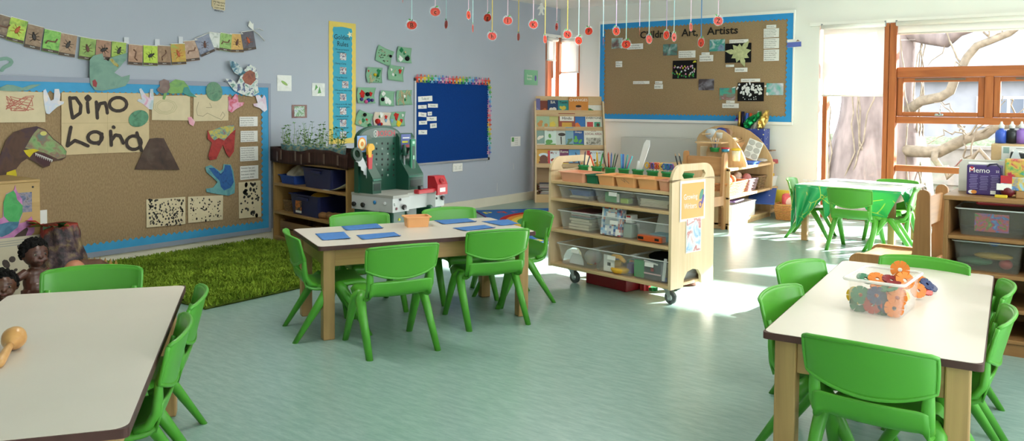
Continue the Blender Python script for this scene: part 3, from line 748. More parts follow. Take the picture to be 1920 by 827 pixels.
mb = MB(mat('yellow_eye', '#c8c06a', .6)); q = DB.P(*C2([(196, 268)])[0]); mb.prism(ell(q[0]-c[0], q[1]-c[1], .02, .014), .003, .0046); mb.build('eye', t)
cutout('volcano_cutout', 'dark brown painted paper volcano under the painted title', 'paper volcano', DB, [('cone', blotch('volcano_paint', ['#35271f', '#4a3328', '#56463a'], 14, .6, 3), C2([(650, 350), (680, 292), (712, 288), (745, 290), (765, 330), (818, 434), (612, 432)]), .0025)], .004)
t, c = cutout('dinosaur_cutout', 'red dinosaur cut-out with green and yellow back beside the text slips', 'paper dinosaur', DB, [
    ('body', blotch('red_glitter', ['#7e1f1f', '#a8302b', '#8f2a26'], 18, .6, 4), C2([(945, 255), (975, 250), (1000, 240), (1040, 230), (1065, 228), (1072, 250), (1068, 300), (1065, 350), (1045, 378), (1030, 360), (1015, 320), (1000, 350), (985, 385), (955, 390), (948, 370), (965, 310), (945, 292)]), .002),
    ('back_patch', blotch('green_yellow_glitter', ['#6f9a86', '#c7b13f', '#5d8f8c', '#b7402f'], 30, .6, 5), C2([(948, 257), (975, 250), (1000, 240), (1040, 231), (1064, 229), (1070, 250), (1050, 268), (1020, 300), (995, 288), (975, 300), (960, 285)]), .0008)], .004)
t, c = cutout('dinosaur_cutout', 'teal dinosaur cut-out with a dark blue back below the red one', 'paper dinosaur', DB, [
    ('body', blotch('teal_pen', ['#4f8d97', '#6aa0a0', '#447c8e'], 14, .7, 6), C2([(935, 420), (960, 412), (1000, 440), (1015, 430), (1018, 408), (1050, 410), (1062, 440), (1070, 500), (1068, 540), (1040, 552), (990, 545), (940, 535), (938, 520), (970, 515), (990, 490), (965, 465), (940, 445)]), .002),
    ('back_patch', blotch('navy_pen', ['#1f4a8c', '#2a5f9a', '#1d3c70'], 20, .6, 7), C2([(950, 425), (975, 425), (1005, 452), (1020, 436), (1024, 412), (1048, 414), (1056, 440), (1064, 490), (1050, 515), (1020, 528), (1005, 510), (1000, 485), (975, 460)]), .0008)], .004)
M_egg = blotch('green_scribble', ['#4f7f66', '#5f9476', '#477058'], 22, .75, 8)
t, c = cutout('egg_cutout', 'green crayoned egg cut-out overlapping the Dino Land sheet', 'paper egg', DB, [('egg', M_egg, C2(ellpx(630, 200, 47, 37, 20, -.4)), .0015)], .005, 'green paper eggs')
t, c = cutout('egg_cutout', 'green crayoned egg cut-out at the top of the board left of the bird', 'paper egg', DB, [('egg', blotch('green_scribble_b', ['#4c7a63', '#6d9477', '#55705f'], 22, .75, 9), C2(ellpx(975, 77, 37, 45, 20, -.3)), .0015)], .005, 'green paper eggs')
t, c = cutout('dinosaur_cutout', 'horned green dinosaur cut-out with a brown head on the top border', 'paper dinosaur', DB, [
    ('body', blotch('olive_pen', ['#6f9a4f', '#7fa860', '#5d8a62'], 12, .7, 10), C1([(1100, 600), (1140, 560), (1180, 535), (1235, 545), (1265, 580), (1282, 622), (1325, 655), (1270, 650), (1230, 628), (1150, 632), (1125, 625), (1106, 672), (1093, 668), (1102, 625)]), .002),
    ('dinosaur_head', blotch('mauve_brown_pen', ['#6e5a52', '#7f6a66', '#8a7a72'], 14, .7, 11), C1([(1055, 600), (1075, 580), (1070, 550), (1100, 533), (1135, 545), (1142, 590), (1125, 622), (1090, 632), (1060, 615)]), .0008),
    ('tail', mat('teal_pen_tail', '#4d8f8a', .7, .2, var=.1, scale=20), C1([(1235, 590), (1262, 585), (1284, 625), (1322, 653), (1270, 648), (1225, 626)]), .0008)], .006)
M_ptg = blotch('grey_green_paint', ['#6d8f83', '#7b9d8e', '#64897c'], 10, .7, 12)
cutout('dinosaur_cutout', 'long low grey-green dinosaur cut-out on the top left of the blue border', 'paper dinosaur', DB, [('body', M_ptg, C2([(-20, 62), (0, 58), (30, 45), (60, 48), (100, 60), (140, 46), (185, 44), (150, 60), (120, 72), (60, 76), (0, 72), (-20, 74)]), .0015)], .006)
t = MB(M_ptg); Q = [BW.P(*p) for p in C1([(-10, 402), (20, 396), (45, 394), (70, 404), (78, 418), (66, 436), (40, 448), (22, 458), (12, 474)])]
t.stroke([(a-Q[4][0], b-Q[4][1]) for a, b in Q], .022, .0015); one('dinosaur_cutout', t, 'curved grey-green neck cut-out on the wall at the far left edge', 'paper dinosaur', M=BW.frame(Q[4][0], Q[4][1]))
t, c = cutout('flying_dinosaur_cutout', 'big grey-green winged cut-out taped over the bunting', 'paper dinosaur', Wall('L', .04), [
    ('wing', M_ptg, C1([(605, 400), (630, 375), (690, 360), (700, 400), (730, 412), (742, 390), (800, 372), (860, 355), (850, 400), (810, 450), (770, 490), (820, 520), (875, 505), (870, 545), (845, 580), (780, 597), (690, 612), (640, 607), (610, 570), (603, 500)]), .0015),
    ('red_patch', mat('dark_red_paint', '#963a3e', .7), C1([(622, 545), (640, 535), (655, 560), (648, 590), (626, 580)]), .0008),
    ('head_patch', blotch('yellow_dark_paint', ['#3f342c', '#b7a251', '#7b9d8e'], 30, .7, 13), C1([(735, 400), (755, 395), (800, 440), (795, 455), (770, 440)]), .0008)], .0)
t, c = cutout('bird_cutout', 'multicoloured feathery bird cut-out at the right end of the board', 'paper bird', Wall('L', .045), [
    ('bird_body', blotch('foil_bird', ['#2f5a50', '#8fb0a8', '#dcdcd6', '#3c5a86', '#8a4a3a'], 24, .5, 14), C1([(1520, 530), (1560, 535), (1600, 560), (1622, 510), (1640, 480), (1680, 432), (1722, 455), (1740, 510), (1735, 580), (1746, 622), (1700, 652), (1640, 640), (1580, 612), (1545, 570)]), .002),
    ('breast', blotch('rust_breast', ['#7c4238', '#9a5a44', '#5d3d3f'], 20, .6, 15), C1([(1645, 490), (1685, 472), (1718, 490), (1722, 540), (1690, 575), (1650, 560), (1632, 528)]), .0008),
    ('bird_wing', blotch('blue_wing', ['#27504f', '#3b6f8a', '#c7d2d0', '#2d4a70'], 24, .5, 16), C1([(1545, 405), (1590, 420), (1630, 460), (1655, 490), (1620, 512), (1580, 492), (1555, 452)]), .001)], .0)
# printed text slips
def slip(label, W, x0, y0, x1, y1, lines, rot=0., d=.0, group='printed text slips', m=None, name='text_slip', size=None):
    a, z, w_, h = W.rect(x0, y0, x1, y1)
    t = one(name, MB(m or M_paper).box((0, 0, .0005), (w_, h, .001)), label, 'text slip', M=W.frame(a, z, rot, d), group=group)
    mb = MB(M_ink); n = len(lines); lh = h/(n+.35)
    for i, s in enumerate(lines):
        sz = size or lh*.82; mb.text(s, sz, -w_*.46, h/2-lh*(i+.68), .0016, 'LEFT', sx=min(1., w_*.92/(max(1, len(s))*sz*.52)))
    mb.build('lettering', t); return t
EX = ['Expressive arts and design', 'Exploring and using media and', 'materials. Uses construction', 'pieces together to build and', 'balance. (30-50months)']
for i, (r_, txt) in enumerate((((1092, 192, 1175, 235), EX[:4]), ((1097, 257, 1175, 305), EX), ((1095, 330, 1177, 391), EX+['making enclosures and spaces']), ((1095, 418, 1178, 474), ['Mathematics: Shape, space', 'and measure (30-50mths)', 'Shows interest in shape by', 'sustained activity. 40-60m']))):
    q = C2([r_[:2], r_[2:]]); slip(['white printed slip, top of the column on the dinosaur board', 'white printed slip, second down in the dinosaur board column', 'white printed slip, third down in the dinosaur board column', 'white printed slip, lowest in the column above a dotted sheet'][i], DB, *q[0], *q[1], txt)
# dotted sheets
def dots(label, pts, n, r0, seed):
    t, c = cutout('dotted_painting', label, 'painting', DB, [('sheet', M_sugar2, C2(pts), .0012)], 0, 'dark dotted paintings')
    rr = random.Random(seed); mb = MB(mat('dark_dot_paint', '#2b2523', .6)); xs = [p[0] for p in C2(pts)]; ys = [p[1] for p in C2(pts)]
    for _ in range(n):
        q = DB.P(rr.uniform(min(xs)+4, max(xs)-4), rr.uniform(min(ys)+5, max(ys)-4)); r = r0*rr.uniform(.4, 1.5)
        mb.prism(ell(q[0]-c[0], q[1]-c[1], r, r*rr.uniform(.7, 1.6), 8), .0012, .0018)
    mb.build('paint_dots', t)
dots('buff sheet crowded with small dark paint dots, lower left of the pair', [(668, 698), (667, 570), (845, 557), (845, 681)], 190, .0055, 1)
dots('buff sheet with sparse small dark paint dots, right of the crowded one', [(858, 677), (857, 557), (1017, 550), (1016, 661)], 75, .005, 2)
dots('tall buff sheet with large dark paint dots under the text slips', [(1090, 656), (1088, 492), (1188, 482), (1191, 648)], 46, .0095, 3)
# bug bunting
bt = thing('bug_bunting', 'string of insect picture cards hung along the blue-grey wall', 'bunting', (XL+.012, 2.2, 1.4))
mi = Matrix.Translation((0, -2.2, -1.4))
BN = Wall('L', .012)
CARDS = [(20, 180, 78, 152, -13, ['#8d7660', '#6f5a48', '#a08a72'], 'w'), (112, 205, 118, 160, -12, ['#8fb53a', '#b9cf4f', '#6f9a34'], 'o'), (228, 250, 108, 158, -10, ['#9a8068', '#84694f', '#a88f76'], 'b'), (345, 280, 112, 152, -8, ['#4f9a35', '#86bf57', '#3f7f2e'], 'w'), (455, 305, 112, 150, -7, ['#a88c72', '#97785e', '#b59a80'], 'b'), (587, 330, 106, 148, -6, ['#7a9a48', '#8faa58', '#6a8a40'], 'r'), (695, 336, 100, 130, -4, ['#8f6a55', '#a57c62', '#7a5a48'], 'b'), (798, 345, 96, 125, -3, ['#8aa83f', '#a5bf55', '#6f8c38'], 'b'), (912, 370, 95, 136, -2, ['#b08a70', '#a07a60', '#bf9a80'], 'w'), (1012, 375, 95, 136, 0, ['#a6c22f', '#b9cf46', '#8fae2a'], 'b'), (1105, 373, 88, 130, 1, ['#9a7a5c', '#87694e', '#ab8c6c'], 'w'), (1200, 365, 97, 140, 5, ['#c4a83a', '#b98a34', '#8fa848'], 'o'), (1290, 343, 95, 138, 9, ['#b79a86', '#a98a76', '#c2a894'], 'w'), (1378, 305, 104, 130, 24, ['#6f7a94', '#8a8fa2', '#4f5a74'], 'r'), (1446, 280, 76, 118, -3, ['#dcdcd8', '#cfd3cf', '#6f7f66'], ''), (1518, 285, 78, 120, -5, ['#6f9a4a', '#95b86a', '#557a3c'], 'w'), (1595, 290, 88, 124, 3, ['#d0a545', '#c79a58', '#dcb35a'], 'r'), (1672, 275, 88, 128, 11, ['#4a464e', '#5b5560', '#3a3740'], 'o')]
BUGC = {'b': '#241f1d', 'r': '#5a3224', 'o': '#b5562c', 'w': '#7c5a48'}
tops = []
for i, (cx, cy, cw, ch, rot, cols, bug) in enumerate(CARDS):
    q = BN.P(cx*.2781, cy*.2781); a = BN.P((cx-cw/2)*.2781, cy*.2781); b = BN.P((cx+cw/2)*.2781, cy*.2781); u = BN.P(cx*.2781, (cy-ch/2)*.2781); v = BN.P(cx*.2781, (cy+ch/2)*.2781)
    w_, h = abs(b[0]-a[0]), abs(u[1]-v[1]); m = blotch('bug_card_%d' % i, cols, 22, .45, i+20)
    rr_ = math.radians(rot)
    M = mi @ Matrix(((0, 0, 1, .0), (1, 0, 0, q[0]), (0, 1, 0, q[1]), (0, 0, 0, 1))) @ Matrix.Rotation(rr_, 4, 'Z') @ Matrix.Translation((0, 0, .004+.002*(i % 2)))
    mb = MB(m).box((0, 0, 0), (w_, h, .001)); mb.use(mat('card_caption_strip', '#4a3a30', .6)).box((0, -h/2+.011, .0008), (w_*.98, .018, .0006))
    mb.use(M_paper).text('beetle' if bug == 'b' else 'worm' if bug == 'w' else 'insect', .012, 0, -h/2+.011, .0016)
    card = mb.build('picture_card', bt, M)
    if bug:
        g = MB(mat('bug_'+bug, BUGC[bug], .5)); ba = .5+.7*(i % 3)
        g.M = Matrix.Rotation(ba, 4, 'Z')
        if bug == 'w': g.tube([(-.04, 0, .002), (-.02, .012, .002), (0, 0, .002), (.02, -.01, .002), (.04, .004, .002)], .005, 6)
        else:
            g.ball((0, 0, .002), .012, 10, (1.9, 1, .25)); g.ball((.026, 0, .002), .007, 8, (1, 1, .4))
            for s in (-1, 1):
                for k in (-1, 0, 1): g.tube([(k*.012, s*.008, .002), (k*.02, s*.022, .002), (k*.024, s*.03, .002)], .0016, 4)
        g.build('insect_picture', card)
    dx, dy = -math.sin(rr_)*h/2, math.cos(rr_)*h/2
    for s in (-1, 1): tops.append((.006, q[0]+dx+s*math.cos(rr_)*w_/2-2.2, q[1]+dy+s*math.sin(rr_)*w_/2-1.4))
st = MB(mat('white_string', '#e4e2dc', .8)); st.tube(tops, .0025, 5); st.build('string', bt)
e = tops[-1]; bwm = MB(mat('white_string', '#e4e2dc', .8))
bwm.prism([(e[1], e[2]), (e[1]-.05, e[2]+.03), (e[1]-.035, e[2]+.075), (e[1]-.01, e[2]+.05), (e[1]+.0, e[2]+.06)][::-1], e[0], e[0]+.004, 'x')
bwm.tube([e, (.012, e[1]+.05, e[2]+.02), (.012, e[1]+.09, e[2]+.005)], .006, 6, flat=.4); bwm.tube([e, (.012, e[1]+.05, e[2]-.03), (.014, e[1]+.10, e[2]-.075)], .008, 6, flat=.4); bwm.build('bow', bt)
for k, (px, py) in enumerate(((852, 275), (1060, 287), (1218, 270))):
    q = BN.P(px*.2781, py*.2781); MB(mat('clear_tape', '#c9ccd2', .3)).box((.001, q[0]-2.2, q[1]-1.4), (.0012, .035, .05)).build('tape', bt)
# loose papers on the wall
a, z, w_, h = BW.rect(399, -8, 421.5, 19.5)
t = one('handwritten_note', MB(M_sugar2).box((0, 0, .004), (w_, h, .001)), 'cream handwritten note hanging at the very top of the wall', 'note', M=BW.frame(a, z, -.04))
mb = MB(M_ink)
for i, s in enumerate(('My big scary', 'T. rex dino', 'roars loud', 'thank you')): mb.text(s, .020, 0, -h*.06-.022*i+.012, .006)
mb.build('lettering', t); MB(M_sugar).box((-w_*.35, .01, .001), (w_*.5, h*.9, .001)).build('backing_paper', t)
def pic(name, label, W, x0, y0, x1, y1, cols, seed, rot=0., scale=14, group=None, d=0., border=0):
    a, z, w_, h = W.rect(x0, y0, x1, y1)
    mb = MB(blotch('print_%d_%s' % (seed, name), cols, scale, .4, seed)).box((0, 0, .0008), (w_, h, .001))
    if border: mb.use(M_paper).box((0, 0, .0003), (w_+border, h+border, .0006))
    return one(name, mb, label, 'photo', M=W.frame(a, z, rot, d), group=group), w_, h
t, w_, h = pic('photo_print', 'pale print of a green pea pod on the bare wall, left one', BW, 519.5, 140.5, 546.5, 171, ['#d6d6d2', '#e2e2de', '#c9cdc4'], 1)
MB(mat('pea_green', '#8fae62', .6)).prism(ell(0, .0, w_*.25, h*.09, 14, -.5), .001, .0022).build('pod_picture', t)
t, w_, h = pic('photo_print', 'white print of green leaves next to the yellow rules poster', BW, 585, 155.5, 609, 180.5, ['#e6e6e4', '#d2d6d0', '#f0f0ee'], 2)
MB(mat('leaf_print_green', '#5f9a58', .6)).prism([(-.01, -h*.3), (w_*.2, -h*.25), (w_*.08, h*.25)], .001, .0022).prism([(-w_*.3, -.01), (-w_*.05, .02), (-w_*.2, .045)], .001, .0022).build('leaf_picture', t)
t, w_, h = pic('photo_print', 'dark-framed photo of seedlings above the planter', BW, 547, 196.5, 575.5, 221, ['#7a4a42', '#8a6a62', '#6a3a3a'], 3)
MB(blotch('seedling_print', ['#8a9aa0', '#6f9a6a', '#c9d2d0', '#3f4f9a'], 30, .5, 4)).box((0, 0, .0014), (w_*.68, h*.78, .0008)).build('seedling_picture', t)
# rules poster
yl = mat('yellow_backing_paper', '#dfc465', .65, .25, var=.05, scale=9); tq = mat('turquoise_poster_paper', '#45a3bd', .65, .25, var=.03, scale=9)
a0, z0 = BW.P(616.5, 39); a1, z1 = BW.P(667, 268); pw, ph = a1-a0, z0-z1
t = thing('rules_poster', 'tall yellow and turquoise poster of golden rules with seven small photos', 'poster', M=BW.frame((a0+a1)/2, (z0+z1)/2))
MB(yl).box((0, 0, .0005), (pw, ph, .001)).build('yellow_backing', t)
MB(tq).prism(poly_scallop(pw*.68, ph*.91, 1, 18, .008), .001, .002).build('wavy_sheet', t)
mb = MB(M_ink); mb.text('Golden', .062, -.01, ph*.375, .003, bold=.002); mb.text('Rules', .062, 0, ph*.32, .003, bold=.002)
yrow = [.775, .66, .545, .44, .325, .225, .13]
for k, (s1, s2) in enumerate((('1 We use our hands for', 'making happy.'), ('2 Sharing is Caring.', ''), ('3 We say Please and', 'Thank you.'), ('4 We use our indoor voices', 'every time.'), ('5 We do not be silly - keep', 'to get us in the game.'), ('6 We listen and sit still', 'and wait our turn.'), ('7 We tidy up after our', 'play.'))):
    yy = ph*(yrow[k]-.5); mb.text(s1, .022, -pw*.30, yy, .003, 'LEFT', sx=.8); mb.text(s2, .022, -pw*.22, yy-.024, .003, 'LEFT', sx=.8)
mb.build('lettering', t)
for k in range(7):
    MB(blotch('rule_photo_%d' % k, ['#b9b4b4', '#8a5a52', '#dcdcdc', '#5a6a86', '#a33a3a'], 40, .4, 40+k)).box((.005 if k != 2 else .03, ph*(yrow[k]-.5)-.062, .0028), (.075, .062, .001)).build('photo', t)
MB(mat('pale_star_paper', '#e9e3b8', .6)).prism([((.032 if i % 2 else .013)*math.cos(i*PI/5)+pw*.26, (.032 if i % 2 else .013)*math.sin(i*PI/5)+ph*.405) for i in range(10)], .003, .004).build('star', t)
# green collages
M_cg = mat('sage_green_paper', '#7fa98c', .75, .2, var=.05, scale=12); M_cc = mat('cream_paper', '#d2c4b4', .75, .2, var=.04, scale=12)
COLL = [(315, 160, 132, 138, -16, 'sticks', 'sage paper collage of tiny beads, top left of the group'), (487, 152, 122, 132, -2, 'felt', 'sage paper collage with a black pom-pom, top right of the group'), (230, 325, 138, 132, 0, 'mix', 'sage paper collage with matchsticks and a yellow pom-pom'), (416, 310, 134, 130, -4, 'few', 'sage paper collage with one red dot and few pieces'), (158, 500, 148, 136, 0, 'pom', 'sage paper collage with red felt and purple pom-poms'), (340, 526, 124, 130, -2, 'white', 'sage paper collage with white feather pieces'), (488, 520, 130, 128, 2, 'match', 'sage paper collage covered with matchsticks'), (142, 706, 132, 130, -14, 'dark', 'sage paper collage with black and green pom-poms, lower left'), (293, 702, 140, 112, -2, 'cream', 'cream paper collage with a red pom-pom above the toy workbench'), (432, 705, 125, 126, 2, 'red', 'sage paper collage with red felt and yellow feather, lower right')]
PAL = dict(red='#b8332f', purple='#54407f', pink='#cf5f93', navy='#2f3f86', black='#1f1f22', yellow='#d6b62e', green='#2f7a4f', white='#dfe0dc', tan='#c3a583', blue='#7fa2c2')
for i, (cx, cy, cw, ch, rot, kind, label) in enumerate(COLL):
    px, py = 650+cx*.2177, 70+cy*.2177; q = BW.P(px, py); a = BW.P(px-cw*.109, py); b = BW.P(px+cw*.109, py); u = BW.P(px, py-ch*.109); v = BW.P(px, py+ch*.109)
    w_, h = b[0]-a[0], u[1]-v[1]
    t = thing('collage', label, 'collage', M=BW.frame(q[0], q[1], math.radians(rot)), group='paper collages on the wall')
    mb = MB(M_cc if kind == 'cream' else M_cg); rr = random.Random(60+i); c4 = [rr.uniform(.008, .035) for _ in range(4)]
    def sh(u, v):
        lift = (1-u)*(1-v)*c4[0]+u*(1-v)*c4[1]+(1-u)*v*c4[2]+u*v*c4[3]
        return ((u-.5)*w_, (v-.5)*h, .002+lift*(abs(u-.5)+abs(v-.5))**2)
    o = mb.grid(sh, 8, 8).build('paper', t); bake(o, ('SOLIDIFY', dict(thickness=.001)))
    def zat(x, y): return sh(x/w_+.5, y/h+.5)[2]
    def pom(x, y, c, r=.017): MB(mat('pompom_'+c, PAL[c], .95, .1, var=.2, scale=60, bump=.5)).ball((x, y, zat(x, y)+r*.7), r, 12).build('pompom', t)
    def felt(x, y, c, r=.03):
        P = [(x+r*(1+.35*math.sin(k*2.3+x*90))*math.cos(k*2*PI/9), y+r*(1+.3*math.cos(k*1.9))*math.sin(k*2*PI/9)) for k in range(9)]
        MB(mat('felt_'+c, PAL[c], .95, .1, var=.12, scale=40)).prism(P, zat(x, y)+.002, zat(x, y)+.006).build('felt_piece', t)
    def stick(x, y, an, L=.05):
        z = zat(x, y)+.004; MB(mat('matchstick', '#c9ad86', .8)).box((x, y, z), (L, .004, .003), (0, 0, an)).build('matchstick', t)
    R_ = lambda s=.36: (rr.uniform(-s, s)*w_, rr.uniform(-s, s)*h)
    if kind == 'sticks':
        for _ in range(26): p = R_(); MB(mat('bead_'+'abc'[_ % 3], ['#39423c', '#b5a690', '#5f7f5a'][_ % 3], .5)).ball((*p, zat(*p)+.003), .006, 8).build('bead', t)
        pom(w_*.38, h*.15, 'black', .014)
    if kind == 'felt': felt(-w_*.25, -h*.25, 'white', .028); felt(-w_*.2, h*.32, 'green', .024); felt(w_*.05, h*.12, 'green', .014); felt(w_*.32, -h*.08, 'green', .016); pom(w_*.18, -h*.22, 'black', .024); felt(w_*.1, h*.2, 'tan', .01)
    if kind == 'mix':
        for _ in range(9): p = (-w_*.2+rr.uniform(-.03, .03), -h*.18+rr.uniform(-.04, .04)); stick(*p, rr.uniform(.3, 2))
        pom(w_*.05, h*.02, 'yellow', .015); pom(w_*.22, -h*.02, 'green', .015); felt(w_*.3, h*.24, 'green', .024); felt(-w_*.38, h*.25, 'red', .009)
        for _ in range(6): p = (w_*rr.uniform(.05, .4), h*rr.uniform(-.4, -.1)); MB(mat('bead_c', '#5f7f5a', .5)).ball((*p, zat(*p)+.003), .006, 8).build('bead', t)
    if kind == 'few': felt(w_*.28, h*.18, 'red', .02); felt(-w_*.15, -h*.1, 'white', .014); felt(w_*.02, -h*.12, 'green', .009); felt(w_*.35, h*.4, 'white', .009); felt(-w_*.3, h*.2, 'white', .012); stick(-.01, .02, .9)
    if kind == 'pom': felt(-w_*.2, h*.15, 'red', .028); felt(-w_*.18, -h*.02, 'red', .022); felt(w_*.3, h*.1, 'red', .02); pom(w_*.08, h*.07, 'black', .02); pom(-w_*.28, -h*.25, 'purple'); pom(-w_*.02, -h*.4, 'pink', .018); pom(w_*.12, -h*.3, 'navy', .019); pom(w_*.32, -h*.3, 'purple', .016)
    if kind == 'white': felt(-w_*.28, h*.32, 'white', .022); felt(-.0, -h*.1, 'white', .032); felt(w_*.2, -h*.22, 'white', .024); pom(-w_*.33, -h*.08, 'black', .019)
    if kind == 'match':
        for _ in range(20): stick(*R_(.38), rr.uniform(.4, 2.6), .06)
        felt(.01, h*.1, 'white', .014); felt(.02, -.02, 'green', .011)
    if kind == 'dark':
        pom(-.005, h*.3, 'black', .018); pom(w_*.36, -h*.3, 'green', .02); felt(-w_*.2, -h*.25, 'tan', .02); felt(w_*.2, h*.05, 'red', .01); felt(.0, -.01, 'green', .018)
        for _ in range(5): stick(*R_(.3), rr.uniform(0, 2), .04)
    if kind == 'cream': pom(-w_*.3, -h*.2, 'red', .026); pom(-w_*.22, -h*.42, 'purple', .018); pom(-w_*.05, -h*.4, 'red', .016); felt(w_*.28, h*.15, 'red', .018); felt(w_*.28, -h*.1, 'blue', .018); felt(0, h*.32, 'white', .024); felt(-.02, .02, 'green', .012)
    if kind == 'red': felt(-.01, h*.22, 'red', .032); felt(-w_*.05, h*.05, 'red', .018); felt(w_*.28, -h*.12, 'red', .018); felt(.015, -h*.28, 'yellow', .03); felt(-w_*.38, -.01, 'blue', .018); felt(w_*.35, h*.25, 'white', .014)
# blue notice board
a0, z0 = NB.P(778.5, 146); a1, z1 = NB.P(918, 299.5); w_, h = a1-a0, z0-z1
nb = thing('notice_board', 'royal blue felt notice board with silver frame and today cards', 'notice board', M=LM((a0+a1)/2, (z0+z1)/2, 0))
M_alu = mat('silver_aluminium', '#c3c6cb', .35, .5, metal=.6)
mb = MB(M_alu); f = .022
for s in (-1, 1): mb.rbox((s*(w_/2-f/2), 0, .012), (f, h, .02), .004); mb.rbox((0, s*(h/2-f/2), .012), (w_-2*f, f, .02), .004)
mb.build('frame', nb)
MB(mat('royal_blue_felt', '#123a7d', .95, .1, var=.06, scale=60, bump=.15)).box((0, 0, .009), (w_-2*f, h-2*f, .014)).build('felt', nb)
for sx in (-1, 1):
    for sy in (-1, 1): MB(mat('black_plastic', '#1f2022', .4)).rbox((sx*(w_/2-.014), sy*(h/2-.014), .013), (.032, .032, .024), .006).build('corner_cap', nb)
pb = thing('paper_people_border', 'strip of bright paper people along the top and right of the blue board', 'border strip', M=LM((a0+a1)/2, (z0+z1)/2, .0245))
PC = ['#d2687c', '#c93b36', '#dc6a2c', '#dcbb35', '#7fae45', '#2f9a58', '#7fb9d6', '#3f7fc0', '#8a5aa0', '#d99ab0']
def person_mb(cols, s):
    m = MB(col(cols[0], .5)); m.prism(ell(0, .026*s, .0085*s, .010*s, 10), 0, .0012)
    m.use(col(cols[1], .5)); m.prism([(-.012*s, .016*s), (-.026*s, .010*s), (-.026*s, .002*s), (-.011*s, .004*s), (-.010*s, -.012*s), (.010*s, -.012*s), (.011*s, .004*s), (.026*s, .002*s), (.026*s, .010*s), (.012*s, .016*s)], 0, .0012)
    m.use(col(cols[2], .5)); m.prism([(-.010*s, -.012*s), (-.018*s, -.034*s), (-.006*s, -.034*s), (0, -.016*s), (.006*s, -.034*s), (.018*s, -.034*s), (.010*s, -.012*s)], 0, .0012); return m
for k in range(22):
    person_mb([PC[k % 10], PC[(k+1) % 10], PC[(k+2) % 10]], 1.18).build('paper_person', pb, Matrix.Translation((-w_/2+.028+k*(w_-.03)/21.5, h/2-.006+.004*(k % 2), .0003*(k % 2))))
for k in range(15):
    person_mb([PC[(k+3) % 10], PC[(k+4) % 10], PC[(k+5) % 10]], 1.1).build('paper_person', pb, Matrix.Translation((w_/2-.012, h/2-.07-k*(h-.1)/15, .0003*(k % 2))) @ Matrix.Rotation(-PI/2, 4, 'Z'))
for (tx, x0, y0_, x1, y1_, r_) in (('Today is?', 784.5, 180, 811, 190.5, .055), ('Day', 784.5, 197, 800.3, 203.8, .03), ('Thursday', 802.8, 194.6, 821.3, 201.8, 0), ('Date', 785, 211, 800, 219, -.06), ('15th', 802.3, 209.7, 810.2, 216.7, .05), ('March', 800.5, 219, 819, 226.6, 0), ('Month', 786, 226.8, 801.2, 233.4, .02), ('2018', 807, 231.4, 819.2, 239.8, .05), ('Year', 785.2, 244.2, 801.2, 251.8, -.02)):
    a, z, ww, hh = NB.rect(x0, y0_, x1, y1_)
    t = one('word_card', MB(M_paper).box((0, 0, .0006), (ww, hh, .0012)), 'white word card reading %s on the blue notice board' % tx, 'word card', M=NB.frame(a, z, r_, -.004), group='word cards on the blue board')
    MB(M_ink).text(tx, hh*.62, 0, 0, .0018, sx=.9).build('lettering', t)
a, z, w_, h = BW.rect(848, 307, 866, 320.5)
t = thing('wall_socket', 'white double wall socket under the blue notice board', 'socket', M=BW.frame(a, z))
MB(M_white).rbox((0, 0, .006), (w_, h, .012), .004).build('face_plate', t)
for s in (-1, 1):
    MB(M_white).rbox((s*w_*.32, h*.22, .013), (.012, .022, .006), .002).build('rocker_switch', t)
    g = MB(M_ink); g.box((s*w_*.2, .004, .0122), (.004, .009, .001)); g.box((s*w_*.2-.011, -.014, .0122), (.008, .004, .001)); g.box((s*w_*.2+.011, -.014, .0122), (.008, .004, .001)); g.build('pin_holes', t)
a, z, w_, h = BW.rect(983, 130.5, 1008, 160)
t = one('growing_readers_sign', MB(mat('mint_green_card', '#79b890', .5)).box((0, 0, .0006), (w_, h, .0012)), 'small mint green sign reading Growing Readers near the corner', 'sign', M=BW.frame(a, z))
MB(M_paper).text('Growing', .040, -w_*.12, h*.12, .0018, bold=.003, sx=.8).text('Readers', .040, -w_*.12, -h*.1, .0018, bold=.003, sx=.8).build('lettering', t)
MB(col('#5a4fa0')).prism(ell(w_*.33, -.005, .02, .035, 12), .0013, .002).build('motif', t)
a, z, w_, h = BW.rect(958, 256.5, 975.5, 273.5)
t = one('printed_notice', MB(M_paper).box((0, 0, .0006), (w_, h, .0012)), 'small white printed notice with a green picture left of the book rack', 'notice', M=BW.frame(a, z))
mb = MB(M_ink)
for i in range(4): mb.text('in the corner', .014, .012, h*.3-.022*i, .0018, sx=.8)
mb.build('lettering', t); MB(mat('leaf_print_green', '#5f9a58', .6)).box((-w_*.3, h*.2, .0016), (w_*.25, h*.45, .0006)).build('green_picture', t)
# marks where old tape was
for k, (px, py, hh) in enumerate(((912, 303, .03), (932, 351, .10), (963, 312, .07))):
    a, z = BW.P(px, py); o = MB(mat('old_paint_scratch', '#d2d2cf', .6)).prism([(-.004, -hh/2), (.004, -hh/2), (.002, hh/2), (-.003, hh/2)], 0, .0008).build('paint_scratch'); o.matrix_world = BW.frame(a, z); o['kind'] = 'stuff'; tag(o, 'pale scratch in the paint of the blue-grey wall near the book rack', 'scratch', 'paint scratches', 'stuff')
